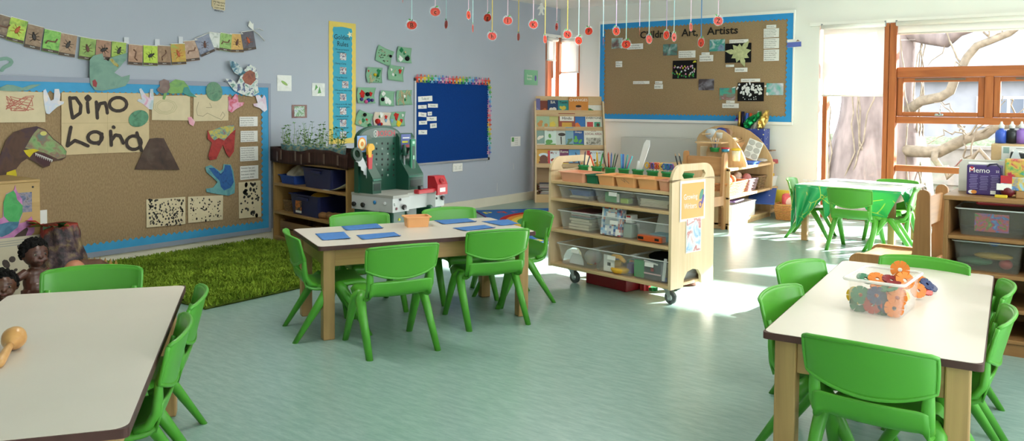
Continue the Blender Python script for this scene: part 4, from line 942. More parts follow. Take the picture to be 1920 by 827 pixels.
# ================================================================ letters on hanging paper apples
RIB = dict(t='#a9cfd0', p='#d9bccb', y='#d9bf52', l='#c4aed0', b='#3f86c4')
AP = [('A', 755, -3, 8, 'p'), ('B', 772, 47, 105, 't'), ('c', 816, 22, 100, 'p'), ('d', 836.5, 45.7, 40, 't'), ('e', 878.5, 28, 36, 'p'), ('f', 886.5, 53, 9, 't'), ('g', 914, 33, 80, 'p'), ('h', 922.8, 67.6, 90, 'y'), ('I', 952, 38.6, 93, 'p'), ('j', 972, 69, 26, 'y'), ('K', 1000, 46, 90, 'p'), ('L', 1022, 73.5, 38, 'y'), ('m', 1043.7, 49.6, 24, 'p'), ('N', 1064, 64.6, 85, 'y'), ('o', 1085, 75.8, 76, 't'), ('P', 1104, 58.4, 72, 'p'), ('q', 1131, 78, 9, 't'), ('R', 1155.6, 58.4, 77, 'l'), ('S', 1174, 83, 86, 't'), ('t', 1199.4, 59, 16, 'l'), ('u', 1217, 73.5, 72, 't'), ('V', 1249.5, 65.5, 43, 'l'), ('w', 1263.7, 69.4, 62, 't'), ('X', 1295.4, 50.5, 50, 'p'), ('y', 1314.5, 79.7, 40, 'b'), ('Z', 1346.7, 39, 102, 'p')]
M_apple = mat('red_apple_print', '#b81f14', .35, .4, var=.18, scale=18, col2='#d03f22'); M_glow = mat('pale_apple_centre', '#cf4e33', .35, .4); M_lam_clear = clear('laminate_film', '#ffffff', .13, .15)
def apple_pts(r): return [(r*(1.0*math.cos(a))*(1-.06*math.sin(a)), r*(.86*math.sin(a))-(.10*r*math.exp(-((a-PI/2)/.35)**2))) for a in [2*PI*i/28 for i in range(28)]]
face = -_f.copy(); face.z = 0; face.normalize(); a_face = math.atan2(face.y, face.x)
for i, (ch, px, py, wpx, rb) in enumerate(AP):
    dep = 5.35+.75*math.sin(PI*i/25); P = CPOS+ray(px, py)*dep; r = .0335
    full = 2*r*FPX/dep/.1771; k = max(-1, min(1, wpx/full)); turn = math.acos(k)*(1 if i % 3 else -1)
    t = thing('hanging_apple', ('red paper apple lettered %s hanging on a %s ribbon' % (ch, dict(t='pale teal', p='pink', y='yellow', l='lilac', b='blue')[rb])) if wpx > 20 else 'red paper apple turned edge-on hanging on a %s ribbon %s' % (dict(t='pale teal', p='pink', l='lilac')[rb], {'A': 'left of the B apple', 'f': 'left of the g apple', 'q': 'left of the R apple', 't': 'right of the S apple'}[ch]), 'paper apple', (P.x, P.y, P.z), a_face+PI/2+turn, 'lettered paper apples hanging in a row')
    mb = MB(M_apple).prism(apple_pts(r), -.0006, .0006, 'y'); mb.use(M_glow).prism(ell(0, -.003, r*.5, r*.5, 16), -.0008, .0008, 'y'); mb.use(mat('dark_stem', '#2f2418', .7)).prism([(-.002, r*.72), (.003, r*.72), (.009, r*1.15), (.005, r*1.18)], -.0006, .0006, 'y'); mb.build('apple', t)
    MB(mat('apple_leaf_green', '#3f9a3a', .5)).prism([(-.002, r*.9), (-.012, r*1.25), (-.024, r*1.2), (-.016, r*.95)] if i % 2 else [(.002, r*.9), (.012, r*1.25), (.024, r*1.2), (.016, r*.95)], -.0007, .0007, 'y').build('leaf', t)
    L = MB(M_ink); L.M = Matrix(((1, 0, 0, 0), (0, 0, -1, 0), (0, 1, 0, 0), (0, 0, 0, 1))); L.text(ch, .044, 0, -.003, .0014, bold=.014)
    L.M = Matrix(((-1, 0, 0, 0), (0, 0, 1, 0), (0, 1, 0, 0), (0, 0, 0, 1))); L.text(ch, .044, 0, -.003, .0014, bold=.014); L.build('lettering', t)
    MB(M_lam_clear).loopprism([(r*1.2*math.cos(2*PI*k/28), .003+r*1.14*math.sin(2*PI*k/28)) for k in range(28)], apple_pts(r), -.0003, .0003, 'y').build('laminate', t)
    tp = ZC-P.z; MB(mat('ribbon_'+rb, RIB[rb], .45, .4)).add([(-.0028, 0, r*1.1), (.0028, 0, r*1.1), (.0028, .0, tp), (-.0028, .0, tp), (-.0028, .0008, r*1.1), (.0028, .0008, r*1.1), (.0028, .0008, tp), (-.0028, .0008, tp)], [(0, 1, 2, 3), (7, 6, 5, 4), (0, 4, 5, 1), (1, 5, 6, 2), (3, 2, 6, 7), (0, 3, 7, 4)]).build('ribbon', t, Matrix.Rotation(-turn*.6, 4, 'Z'))
P = onx(1015, 18, XL+.35)
t = thing('hanging_paper_figure', 'white paper figure cut-out hanging near the ceiling by the wall corner', 'paper figure', P, a_face+PI/2)
MB(M_paper).prism([(-.012, .07), (.012, .07), (.014, .045), (.04, .02), (.045, -.005), (.02, .008), (.018, -.02), (.035, -.06), (.012, -.062), (0, -.03), (-.012, -.062), (-.036, -.064), (-.018, -.02), (-.02, .008), (-.045, .0), (-.04, .022), (-.014, .045)], -.001, .001, 'y').build('paper_body', t)
MB(mat('white_string', '#e4e2dc', .8)).tube([(0, 0, .068), (0, 0, ZC-P.z)], .0012, 5).build('thread', t)
# ================================================================ things on the middle and left tables
TH = .458
M_felt_mat = mat('blue_felt_mat', '#4d78b4', .9, .15, var=.05, scale=50)
def onmat(label, pts):
    Q = [onz(*p, TH) for p in pts]; c = sum(Q, Vector())/len(Q)
    mb = MB(M_felt_mat); n = 6
    P = [(q.x-c.x, q.y-c.y) for q in Q]
    def s(u, v):
        a = [P[0][k]*(1-u)*(1-v)+P[1][k]*u*(1-v)+P[2][k]*u*v+P[3][k]*(1-u)*v for k in (0, 1)]
        return (a[0], a[1], .0022+.006*max(0, (u-.8)/.2)**2*v+.004*max(0, (.15-v)/.15)**2*u)
    mb.grid(s, 10, 10); o = one('felt_mat', mb, label, 'mat', (c.x, c.y, TH), group='blue felt mats on the middle table'); bake(o, ('SOLIDIFY', dict(thickness=.0018, offset=-1))); return o
C7 = lambda pts: [(520+a*.3868, 370+b*.3868) for a, b in pts]
for lab, p in (('blue felt mat at the left front corner of the middle table', [(183, 178), (217, 210), (357, 203), (322, 168)]), ('blue felt mat at the back left of the middle table', [(310, 142), (332, 162), (515, 152), (482, 128)]), ('blue felt mat in front of the orange tray', [(383, 185), (412, 207), (600, 190), (566, 170)]), ('blue felt mat just right of the orange tray at the back', [(760, 113), (800, 132), (968, 120), (920, 103)]), ('blue felt mat partly hidden by the right front chair back', [(850, 150), (905, 165), (1060, 150), (1005, 135)]), ('blue felt mat with one dark curled corner at the right end', [(990, 118), (1080, 139), (1175, 132), (1118, 108)])): onmat(lab, C7(p))
def open_box(mb, L, W, H, t=.003, taper=1.12, lip=.008, r=.012):
    """Tapered tray with rounded corners: outside, inside, floor and a rolled lip."""
    def ring(l, w_, z): return [(x, y, z) for x, y in rrect(l, w_, min(r, l*.3, w_*.3), 4)]
    n = 20
    rings = [ring(L-2*t, W-2*t, t), ring(L*taper-2*t, W*taper-2*t, H), ring(L*taper+2*lip, W*taper+2*lip, H), ring(L*taper+2*lip, W*taper+2*lip, H-.006), ring(L*taper, W*taper, H-.006), ring(L, W, 0)]
    n = len(rings[0]); V = [p for R in rings for p in R]; F = []
    for k in range(len(rings)-1):
        for i in range(n): j = (i+1) % n; F.append((k*n+j, k*n+i, (k+1)*n+i, (k+1)*n+j))
    F.append(tuple(range(n))); F.append(tuple((len(rings)-1)*n+i for i in reversed(range(n))))
    return mb.add(V, F, False)
M_peach = mat('peach_plastic_tray', '#e0a26a', .45, .4, var=.03, scale=8)
p = onz(781, 424, TH)
one('plastic_tray', open_box(MB(M_peach), .118, .085, .058), 'small orange plastic tray standing on the middle table', 'tray', (p.x, p.y, TH), CT_R-.12)
# maraca
p = onz(27, 655, TH); M_mar = wood('maraca_wood', '#cf9f66', '#b98449', 'y', .3)
t = thing('maraca', 'wooden maraca lying on the lower left table', 'maraca', (p.x, p.y, TH+.031), 2.55)
MB(M_mar).lathe([(.0, -.036), (.014, -.033), (.026, -.02), (.031, 0), (.028, .018), (.018, .034), (.011, .042), (.009, .05)], axis='x', n=24).build('maraca_head', t, Matrix.Rotation(-.12, 4, 'Y') @ Matrix.Rotation(PI, 4, 'Z'))
MB(M_mar).lathe([(.009, -.05), (.010, -.07), (.012, -.12), (.013, -.16), (.010, -.175), (0, -.178)], axis='x', n=16).build('handle', t, Matrix.Rotation(-.12, 4, 'Y'))

# ================================================================ rugs
RG = (-5.50, -3.93, 2.55, 4.10)
t = thing('grass_rug', 'shaggy grass-green rug on the floor below the dinosaur board', 'rug', ((RG[0]+RG[1])/2, (RG[2]+RG[3])/2, 0))
gw, gl = RG[1]-RG[0], RG[3]-RG[2]
MB(mat('rug_backing', '#4b5a1e', .95, .1, var=.2, scale=30)).rbox((0, 0, .008), (gw, gl, .014), .006).build('rug_base', t)
M_pile = mat('grass_green_pile', '#5f7a22', .95, .08, var=.0, scale=9, col2='#94ad3a'); rp = random.Random(11)
mb = MB(M_pile); V = []; F = []
for i in range(30000):
    x, y = rp.uniform(-gw/2, gw/2), rp.uniform(-gl/2, gl/2); h = rp.uniform(.018, .036); a = rp.uniform(0, 2*PI); dx, dy = rp.gauss(0, .016), rp.gauss(0, .016); wv = .0045
    o = len(V); V += [(x-wv*math.cos(a), y-wv*math.sin(a), .012), (x+wv*math.cos(a), y+wv*math.sin(a), .012), (x+dx+.003*math.cos(a), y+dy+.003*math.sin(a), .012+h), (x+dx-.003*math.cos(a), y+dy-.003*math.sin(a), .012+h)]; F.append((o, o+1, o+2, o+3))
mb.add(V, F, False); o = mb.build('rug_pile', t); o['kind'] = 'stuff'
# alphabet rug: blue border with letters, rainbow rings inside
rd = Vector((.62, .785)).normalized(); rn = Vector((rd.y, -rd.x)); RL, RW = 1.36, 2.15
c = Vector((-5.40, 6.70))+rd*RL/2+rn*RW/2
def rugm(n, c_): return mat('rug_'+n, c_, .95, .08, var=.06, scale=80)
t = thing('alphabet_rug', 'blue alphabet rug with rainbow rings behind the middle table', 'rug', (c.x, c.y, 0), math.atan2(rd.y, rd.x))
mb = MB(rugm('purple_edge', '#6a3f74')); mb.rbox((0, 0, .004), (RL, RW, .007), .003); mb.use(rugm('blue', '#3c6aa6')).box((0, 0, .0078), (RL-.03, RW-.03, .001)); mb.build('rug_base', t)
mb = MB(); zz = .0084
for a, b, cc in ((.96, .66, ('red', '#b3302c')), (.88, .58, ('orange', '#d98a3c')), (.80, .50, ('yellow', '#dcbb4e')), (.72, .42, ('green', '#4f9a58')), (.64, .34, ('pale_blue', '#a9bfd6')), (.56, .26, ('mid_blue', '#4f7fc0'))):
    mb.use(rugm(*cc)).add([(RL/2*.98*a*math.cos(2*PI*k/64)*min(1, 1), RW/2*1.18*b*math.sin(2*PI*k/64), zz) for k in range(64)], [tuple(range(64))], False); zz += .0004
mb.build('rainbow_rings', t)
LC = ['#86b04a', '#d6dce4', '#d98a3c', '#d6cf57', '#c9503f', '#8f6ab0']
for k, chs in enumerate('pqrstuvwx'):
    MB(rugm('letter_%d' % (k % 6), LC[(k+3) % 6])).text(chs, .21, -RL/2+.10+k*.148, RW/2-.20, .0086, bold=.02).build('rug_letter', t)
for k, chs in enumerate('abcdefghi'):
    MB(rugm('letter_%d' % (k % 6), LC[(k+1) % 6])).text(chs, .21, -RL/2+.10+k*.148, -RW/2+.17, .0086, bold=.02).build('rug_letter', t)

# ================================================================ open shelf under the bean planter
SU_O = Vector((-5.478, 4.181)); SU_A = math.atan2(4.0-4.181, -4.431+5.477); sux = Vector((math.cos(SU_A), math.sin(SU_A))); suy = Vector((-sux.y, sux.x))
def su(px, py, d=0.):
    """(along, height) on the plane d behind the shelf front."""
    o = SU_O+suy*d; r_ = ray(px, py); k = (o.x*suy.x+o.y*suy.y)/(r_.x*suy.x+r_.y*suy.y); P = CPOS+r_*k
    return ((P.x-SU_O.x)*sux.x+(P.y-SU_O.y)*sux.y, P.z)
SUW, SUD = su(651, 340)[0], .36
W_sh = wood('warm_pine', '#b08a55', '#94703f', 'x'); W_shz = wood('warm_pine_upright', '#b08a55', '#94703f', 'z')
t = thing('shelf_unit', 'open pine shelf unit under the brown planter beside the dinosaur board', 'shelf', (SU_O.x, SU_O.y, 0), SU_A)
for x in (.011, SUW-.011): MB(W_shz).rbox((x, SUD/2, .335), (.022, SUD, .67), .003).build('side_panel', t)
for z in (.482, .254, .05): MB(W_sh).rbox((SUW/2, SUD/2, z-.010), (SUW-.044, SUD, .02), .003).build('shelf_board', t)
MB(W_sh).rbox((SUW/2, SUD/2, .66), (SUW, SUD, .018), .003).build('top_board', t)
MB(W_sh).box((SUW/2, SUD-.006, .335), (SUW-.04, .008, .64)).build('back_panel', t)
MB(W_sh).box((SUW/2, .02, .02), (SUW-.044, .02, .04)).build('plinth', t)
def sloc(x, y, z=0): q = SU_O+sux*x+suy*y; return (q.x, q.y, z)
M_crd = mat('painted_brown_cardboard', '#3f2823', .7, .25, var=.35, scale=14, stretch=(3, 1, .4))
pl = thing('planter_box', 'long brown painted cardboard planter full of seedling cups on the shelf', 'planter', sloc(SUW/2, SUD/2, .67), SU_A)
ph = .107; mb = MB(M_crd)
def wob(x): return .006*math.sin(x*9)+.004*math.sin(x*23)
def front(u, v):
    x = -SUW/2-.02+(SUW+.04)*u; return (x, -SUD/2-.012+.003*math.sin(x*17), -.012+.01*math.sin(x*6)+(ph+.006+wob(x))*v)
mb.grid(front, 40, 4); mb.box((0, 0, .006), (SUW, SUD, .01)); 
for s in (-1, 1): mb.box((s*(SUW/2+.008), 0, ph/2), (.012, SUD+.02, ph))
mb.box((0, SUD/2, ph/2), (SUW, .012, ph)); o = mb.build('cardboard_box', pl); bake(o, ('SOLIDIFY', dict(thickness=.006, offset=-1)))
tp = MB(mat('glossy_brown_tape', '#6d5a52', .25, .5)); 
for x in (-.44, -.38, -.15, -.06, .06, .27, .46): tp.box((x, -SUD/2-.020, .04+.01*math.sin(x*30)), (.022, .002, .075))
tp.build('tape_strip', pl)
M_cup = blotch('turquoise_paper_cup', ['#5fa0b0', '#7fb6c2', '#cfd0a8', '#5a98ac'], 40, .6, 3); M_soil = mat('potting_soil', '#3a2c22', .95, .1, var=.3, scale=90)
M_seed = mat('seedling_green', '#4f7f33', .6, .3, var=.25, scale=40); M_stalk = mat('seedling_stalk', '#8fae68', .6, .3)
cups = [(-.49, -.09, 1.2), (-.38, -.11, 1.2), (-.42, .06, 1.3), (-.27, -.11, 1.3), (-.15, -.11, 1.4), (-.20, .05, 1.3), (-.04, -.11, .5), (.07, -.11, 1.0), (.10, .05, .8), (.20, -.11, 1.3), (.33, -.11, 1.1)]
lab = ['at the far left of the planter with tall beans', 'second from the front left with tall beans', 'at the back left of the planter', 'third in the front row with bushy beans', 'in the middle of the front row with bushy beans', 'at the middle back of the planter', 'in the front row with short shoots', 'in the front row right of the short shoots', 'at the back right of the planter', 'second from the right end of the planter', 'at the right end of the planter']
for i, (x, y, hgt) in enumerate(cups):
    rr = random.Random(100+i); c = thing('seedling_cup', 'turquoise paper cup of bean seedlings '+lab[i], 'seedling cup', sloc(SUW/2+x, SUD/2+y, .682), SU_A, 'seedling cups in the planter')
    MB(M_cup).lathe([(.034, 0), (.046, .118), (.048, .120), (.045, .119), (.043, .105)], n=16).build('paper_cup', c)
    MB(M_soil).lathe([(0, .106), (.043, .104)], n=14).build('soil', c)
    for k in range(5):
        a = rr.uniform(0, 2*PI); r0 = rr.uniform(.005, .03); H = hgt*rr.uniform(.07, .15); P = [(r0*math.cos(a), r0*math.sin(a), .10)]
        for q in range(1, 5): P.append((P[-1][0]+rr.gauss(0, .010), P[-1][1]+rr.gauss(0, .010), .10+H*q/4))
        MB(M_stalk).tube(P, [.0022, .002, .0018, .0014, .001], 5).build('stalk', c)
        lf = MB(M_seed)
        for q in P[1:]:
            for s in range(3):
                an = rr.uniform(0, 2*PI); L = rr.uniform(.016, .029); d = Vector((math.cos(an), math.sin(an), rr.uniform(-.2, .6)))*L; sdv = Vector((-math.sin(an), math.cos(an), 0))*L*.4; b0 = Vector(q)
                lf.add([b0, b0+d*.5+sdv, b0+d, b0+d*.5-sdv], [(0, 1, 2, 3)], False)
        lf.build('leaf_cluster', c)
M_navy = mat('navy_plastic_bin', '#1d2350', .4, .45, var=.05, scale=8)
def bin_(name, label, x0, x1, z, h, y0, dep, m, taper=1.1, extra=None):
    L = (x1-x0)/taper; D = dep/taper; b = thing(name, label, 'storage bin', sloc((x0+x1)/2, y0+dep/2, z), SU_A)
    open_box(MB(m), L, D, h, taper=taper, lip=.012, r=.02).build('bin_body', b)
    if extra: extra(b, L, D, h)
    return b
x0, x1 = su(563, 320)[0], su(563, 320)[0]+.40
def hnd(b, L, D, h): MB(M_navy).rbox((0, -D*.55-.012, h-.03), (L*.4, .014, .02), .004).build('grip', b)
bin_('storage_bin', 'deep navy blue bin on the top shelf of the pine unit', x0-.01, x0+.42, .482, .155, .02, .31, M_navy, extra=hnd)
x2 = su(540, 375)[0]
def lab_(b, L, D, h):
    hnd(b, L, D, h); f = MB(blotch('fire_photo', ['#22201f', '#3a3230', '#c9732e', '#1c1c22'], 26, .4, 9)); f.box((-L*.22, -D*.535, h*.52), (.095, .004, .10), (-.07, 0, 0)); f.use(M_paper).box((-L*.22, -D*.522-.004, h*.16), (.085, .004, .018), (-.07, 0, 0)); f.build('photo_label', b)
    MB(mat('yellow_plastic', '#c99a2a', .5)).ball((L*.1, 0, h*.82), .10, 12, (1.3, .9, .45)).ball((-.04, .03, h*.84), .07, 12, (1, 1, .5)).build('yellow_toy', b) if False else None
bin_('storage_bin', 'deep navy blue bin with a photo label on the lower shelf', x2, x2+.44, .254, .165, .015, .32, M_navy, extra=lab_)
q = sloc(x2+.25, .16, .375); yt = MB(mat('yellow_plastic', '#c99a2a', .5)); yt.ball((0, 0, 0), .09, 14, (1.3, .9, .5)); yt.ball((-.08, .02, .005), .06, 12, (1, .9, .5))
one('yellow_toy', yt, 'yellow plastic toy poking out of the labelled navy bin', 'toy', (q[0], q[1], .39), SU_A)
bin_('storage_tray', 'shallow blue tray under the grey cloth bag on the top shelf', .05, .30, .482, .07, .03, .28, mat('blue_plastic_tray', '#24479a', .4, .45, var=.04, scale=8))
# crumpled cloth bag
mb = MB(mat('grey_beige_cloth', '#b3aa98', .95, .1, var=.12, scale=14)); rr = random.Random(4)
def bag(u, v):
    a = 2*PI*u; h = v; r = .085*math.sin(PI*min(1, .12+h*.9))*(1+.18*math.sin(3*a+4*h)+.12*math.sin(7*a-6*h)+.06*noise.noise((math.cos(a)*4, math.sin(a)*4, h*6)))
    return (r*math.cos(a)*1.25, r*math.sin(a)*.95, .155*h)
mb.grid(bag, 40, 16); mb.tube([(-.09, -.05, .05), (-.105, -.07, .02), (-.10, -.085, -.01)], [.022, .018, .014], 8)
q = sloc(.185, .15, .49); one('cloth_bag', mb, 'crumpled grey cloth bag stuffed in the shallow blue tray', 'bag', q, SU_A)
a0, z0 = su(600, 362); mb = MB(mat('curled_white_card', '#c9c5bc', .7, .2))
def curl(u, v): return ((SUW-.03-a0)*(u-.5), .30*(v-.5), .002+.11*max(0, u-.25)**1.5*(1-.25*v))
o = mb.grid(curl, 16, 6).build('paper_sheet'); bake(o, ('SOLIDIFY', dict(thickness=.0015))); q = sloc((a0+SUW-.03)/2, .16, .482); o.location = q; o.rotation_euler = (0, 0, SU_A); tag(o, 'large white paper sheet curling on the top shelf of the pine unit', 'paper')
# little open basket, logs, crate
M_wick = mat('dark_wicker', '#7d6244', .8, .2, var=.25, scale=60, bump=.5)
def wicker(mb, L, W, H, taper=1.15, rows=9, st=26, r=.004, rim=.007):
    """Woven basket: horizontal strands weaving over stakes."""
    def per(t, l, w_, rr_=.03):
        P = rrect(l, w_, rr_, 4); n = len(P); x = t*n; i = int(x) % n; f = x-int(x); a, b = P[i], P[(i+1) % n]; return (a[0]*(1-f)+b[0]*f, a[1]*(1-f)+b[1]*f)
    N = st*2
    for k in range(rows):
        h = H*(k+.5)/rows; s = 1+(taper-1)*h/H; pts = []
        for i in range(N+1):
            t = (i % N)/N; p = per(t, L*s, W*s); d = Vector(p).normalized()*(r*.9 if (i+k) % 2 else -r*.9); pts.append((p[0]+d.x, p[1]+d.y, h))
        mb.tube(pts, r*1.25, 5, cap=False)
    for i in range(st):
        a = per(i/st, L, W); b = per(i/st, L*taper, W*taper); mb.tube([(a[0], a[1], 0), (b[0], b[1], H)], r*.8, 4)
    P = [per(i/40, L*taper, W*taper) for i in range(41)]; mb.tube([(x, y, H) for x, y in P], rim, 6, cap=False)
    mb.box((0, 0, .004), (L*.97, W*.97, .006)); return mb
q = sloc(.125, .13, .254); one('wicker_basket', wicker(MB(M_wick), .10, .14, .085, rows=7, st=16), 'small dark wicker basket left of the labelled navy bin', 'basket', q, SU_A)
M_log = mat('stripped_log_wood', '#9a7048', .75, .2, var=.25, scale=9, stretch=(.3, 4, 4), bump=.2)
for i, (px, py, dy, L, r, an, labl) in enumerate(((592, 401, .05, .22, .022, .25, 'short cut log on the lower pine shelf, left one'), (606, 404, .03, .26, .024, .45, 'knobbly cut log on the lower pine shelf, middle one'), (622, 404, .05, .26, .023, .3, 'dark cut log on the lower pine shelf, right one'))):
    a, z = su(px, py, dy); q = sloc(a+.05, .10, .254+r); mb = MB(M_log); n = 7
    mb.tube([(L*(k/n-.5), .006*math.sin(k*2+i), .003*math.sin(k*3)) for k in range(n+1)], [r*(1+.1*math.sin(k*1.7+i)) for k in range(n+1)], 12)
    mb.use(mat('cut_log_end', '#b58a5c', .8)).cyl((-L/2-.0012, .006*math.sin(i), 0), (-L/2, .006*math.sin(i), 0), r*.92, 12); one('log', mb, labl, 'log', q, SU_A+an, 'logs on the lower shelf')
q = sloc(.36, .17, .05); mb = MB(wood('crate_wood', '#8f6d44', '#735431', 'x'))
for s in (-1, 1):
    for k in range(2): mb.rbox((0, s*.14, .035+k*.065), (.58, .012, .055), .003); mb.rbox((s*.29, 0, .035+k*.065), (.012, .28, .055), .003)
    for s2 in (-1, 1): mb.rbox((s*.275, s2*.125, .07), (.03, .03, .14), .003)
mb.box((0, 0, .006), (.56, .27, .01)); one('wooden_crate', mb, 'wooden crate on the bottom of the pine shelf unit', 'crate', q, SU_A)

# ================================================================ toy workbench
XBK = -4.30                                   # back of the bench
b0 = onx(658.6, 360, XBK); WT = b0.z          # worktop height
f0 = onz(730.5, 369, WT); f1 = onz(832, 356, WT)
BY0, BY1, BX1 = b0.y, f1.y, (f0.x+f1.x)/2
M_bg = mat('dark_green_toy_plastic', '#1d4a3b', .35, .45, var=.04, scale=5); M_gl = mat('grey_toy_plastic', '#b9babb', .4, .4, var=.04, scale=6); M_wt = mat('grey_worktop_plastic', '#a09e99', .5, .4, var=.06, scale=9)
M_blk = mat('black_knob_plastic', '#18181a', .4, .5); M_redp = mat('red_toy_plastic', '#b3242f', .35, .5)
BO = Vector((XBK, BY0, 0)); wb = thing('toy_workbench', 'green and grey toy workbench with a holed back panel and tools', 'toy workbench', BO)
bd_, bl = BX1-XBK, BY1-BY0
mb = MB(M_wt)
Ptop = [(0, 0), (bd_, 0), (bd_, bl*.30), (bd_-.05, bl*.36), (bd_-.05, bl*.75), (bd_-.0, bl*.82), (bd_, bl), (0, bl)]
mb.prism(Ptop, WT-.02, WT); mb.build('worktop', wb)
mb = MB(M_gl); Pi = [(x-.004 if x > .1 else x+.004, y) for x, y in Ptop]; mb.prism(Pi, WT-.115, WT-.019); mb.build('front_fascia', wb)
mb = MB(mat('pale_hole_plug', '#d9dcd8', .5))
for (x, y, c_) in ((.16, -.004, 'k'), (.27, -.004, 'b'), (.36, -.004, 'w'), (.44, -.004, 'w')): pass
def knob(x, y, z, ax, m=M_blk, r=.017, h=.022):
    d = Vector((1, 0, 0)) if ax == 'x' else Vector((0, -1, 0)); c = Vector((x, y, z)); k = MB(m); k.lathe([(r*.6, 0), (r*.6, h*.4), (r, h*.45), (r, h*.9), (r*.8, h), (0, h)], n=14)
    R = d.to_track_quat('Z', 'Y').to_matrix().to_4x4(); k.build('knob', wb, Matrix.Translation(c) @ R)
knob(.04, 0, WT-.08, 'y'); knob(.13, 0, WT-.08, 'y'); knob(.24, 0, WT-.055, 'y', mat('blue_knob', '#2f7fc0', .4), .013, .01); knob(.34, 0, WT-.055, 'y', mat('white_knob', '#dfe2e4', .4), .011, .008); knob(.43, 0, WT-.055, 'y', mat('white_knob', '#dfe2e4', .4), .010, .006)
knob(bd_-.004, .10, WT-.085, 'x', r=.019); knob(bd_-.004, .07, WT-.03, 'x', r=.009, h=.008); knob(bd_-.004, .035, WT-.09, 'x', mat('maroon_plug', '#6a2a3a', .5), .009, .006); knob(bd_-.004, bl-.03, WT-.055, 'x', r=.018); knob(bd_-.004, bl-.085, WT-.055, 'x', r=.008, h=.006)
for (x, y) in ((.09, .07), (bd_-.09, .08), (.09, bl-.08), (bd_-.09, bl-.07)):
    l = MB(M_bg); l.rbox((x, y, (WT-.10)/2), (.14, .13, WT-.10), .012); l.build('leg', wb)
    if x > .2: MB(mat('yellow_plug', '#c9c83a', .5)).cyl((x+.068, y, WT-.17), (x+.073, y, WT-.17), .010, 12).build('plug', wb)
MB(M_bg).rbox((bd_*.45, bl/2, .06), (.06, bl-.2, .05), .01).build('lower_bar', wb)
# back panel
def bp_(px, py, d): P = onx(px, py, XBK+d); return (P.y-BY0, P.z)
yl_, yr_ = bp_(672, 300, .09)[0], bp_(752, 300, .09)[0]; ztop = bp_(712, 235.5, .09)[1]; zsp = bp_(680, 262, .09)[1]
arch = [(yl_, WT)]+[((yl_+yr_)/2-(yr_-yl_)/2*math.cos(PI*k/20), zsp+(ztop-zsp)*math.sin(PI*k/20)**.8) for k in range(21)]+[(yr_, WT)]
MB(M_bg).prism(arch, .05, .09, 'x').build('back_panel', wb)
yc = (yl_+yr_)/2; ws = yr_-yl_
band = [((yl_+yr_)/2-(ws/2-.02)*math.cos(PI*k/20), zsp+.012+(ztop-zsp-.028)*math.sin(PI*k/20)**.8) for k in range(21)]
MB(mat('grey_green_logo_band', '#5f6d68', .4)).prism(band, .0895, .0915, 'x').build('logo_band', wb)
TX = Matrix(((0, 0, 1, .0912), (1, 0, 0, 0), (0, 1, 0, 0), (0, 0, 0, 1)))
q = bp_(723, 250.5, .091); MB(mat('red_lettering', '#c23a45', .4)).text('BOSCH', .056, q[0], q[1], .002, bold=.008, sx=1.05).build('logo_lettering', wb, TX)
q = bp_(704, 250.8, .091); e_ = MB(mat('pale_grey_emblem', '#b5bdb9', .4)); e_.loopprism(ell(q[0], q[1], .022, .026, 20), ell(q[0], q[1], .017, .021, 20), .001, .0025)
e_.box((q[0]-.007, q[1], .002), (.005, .026, .001)).box((q[0]+.007, q[1], .002), (.005, .026, .001)).box((q[0], q[1], .002), (.014, .005, .001)); e_.build('emblem', wb, TX)
hl = MB(mat('black_hole', '#0b0f0d', .7)); hp = MB(mat('pale_hole', '#8fa098', .5))
for r_ in range(7):
    for c_ in range(4):
        q = bp_(706+c_*10.6, 269+r_*9.9, .09); (hl if (r_*3+c_*5) % 4 else hp).cyl((.0895, q[0], q[1]), (.0905, q[0], q[1]), .0085, 12)
hl.build('peg_holes', wb); hp.build('lit_peg_holes', wb)
def tower(nm, y0, y1, ztp, tray):
    P = [(.03, WT), (.03, ztp-.02), (.05, ztp), (.10, ztp), (.125, ztp-.03), (.125, WT+.30), (.13, WT+.22), (.20, WT+.13), (.215, WT+.11), (.215, WT)]
    m = MB(M_bg); m.prism(P, y0, y1, 'y'); o = m.build(nm, wb)
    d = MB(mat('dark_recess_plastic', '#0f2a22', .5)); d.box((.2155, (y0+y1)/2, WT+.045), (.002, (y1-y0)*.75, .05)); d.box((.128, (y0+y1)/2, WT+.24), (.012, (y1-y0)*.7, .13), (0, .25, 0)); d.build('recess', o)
    r = MB(mat('green_plastic_lip', '#2f6a58', .35)); r.rbox((.212, (y0+y1)/2, WT+.095), (.02, (y1-y0)*.98, .016), .005); r.rbox((.125, (y0+y1)/2, ztp-.15), (.03, (y1-y0)*.8, .018), .005); r.build('tray_lip', o); return o
ya, yb_ = bp_(668, 300, .12)[0], bp_(697, 300, .12)[0]; zl = bp_(682, 254, .12)[1]; tower('left_tower', max(.0, ya-.02), yb_, zl, 1)
yc0, yc1 = bp_(748, 300, .12)[0], bp_(776, 300, .12)[0]; zr = bp_(762, 250, .12)[1]; tower('right_tower', yc0, yc1, zr, 1)
q = bp_(678.5, 270, .126); g = MB(mat('pale_blue_sticker', '#7f9fd0', .5)); g.box((q[0], q[1], .0355), (.09, .115, .001)); g.use(mat('sun_orange', '#d98a3a', .5)).prism(ell(q[0], q[1], .04, .047, 20), .036, .037); g.use(mat('sun_cream', '#e6d9a8', .5)).prism(ell(q[0], q[1], .030, .036, 20), .037, .0378); g.use(mat('sun_orange', '#d98a3a', .5)).prism(ell(q[0], q[1], .014, .017, 14), .0378, .0384); g.build('sun_sticker', wb, TX)
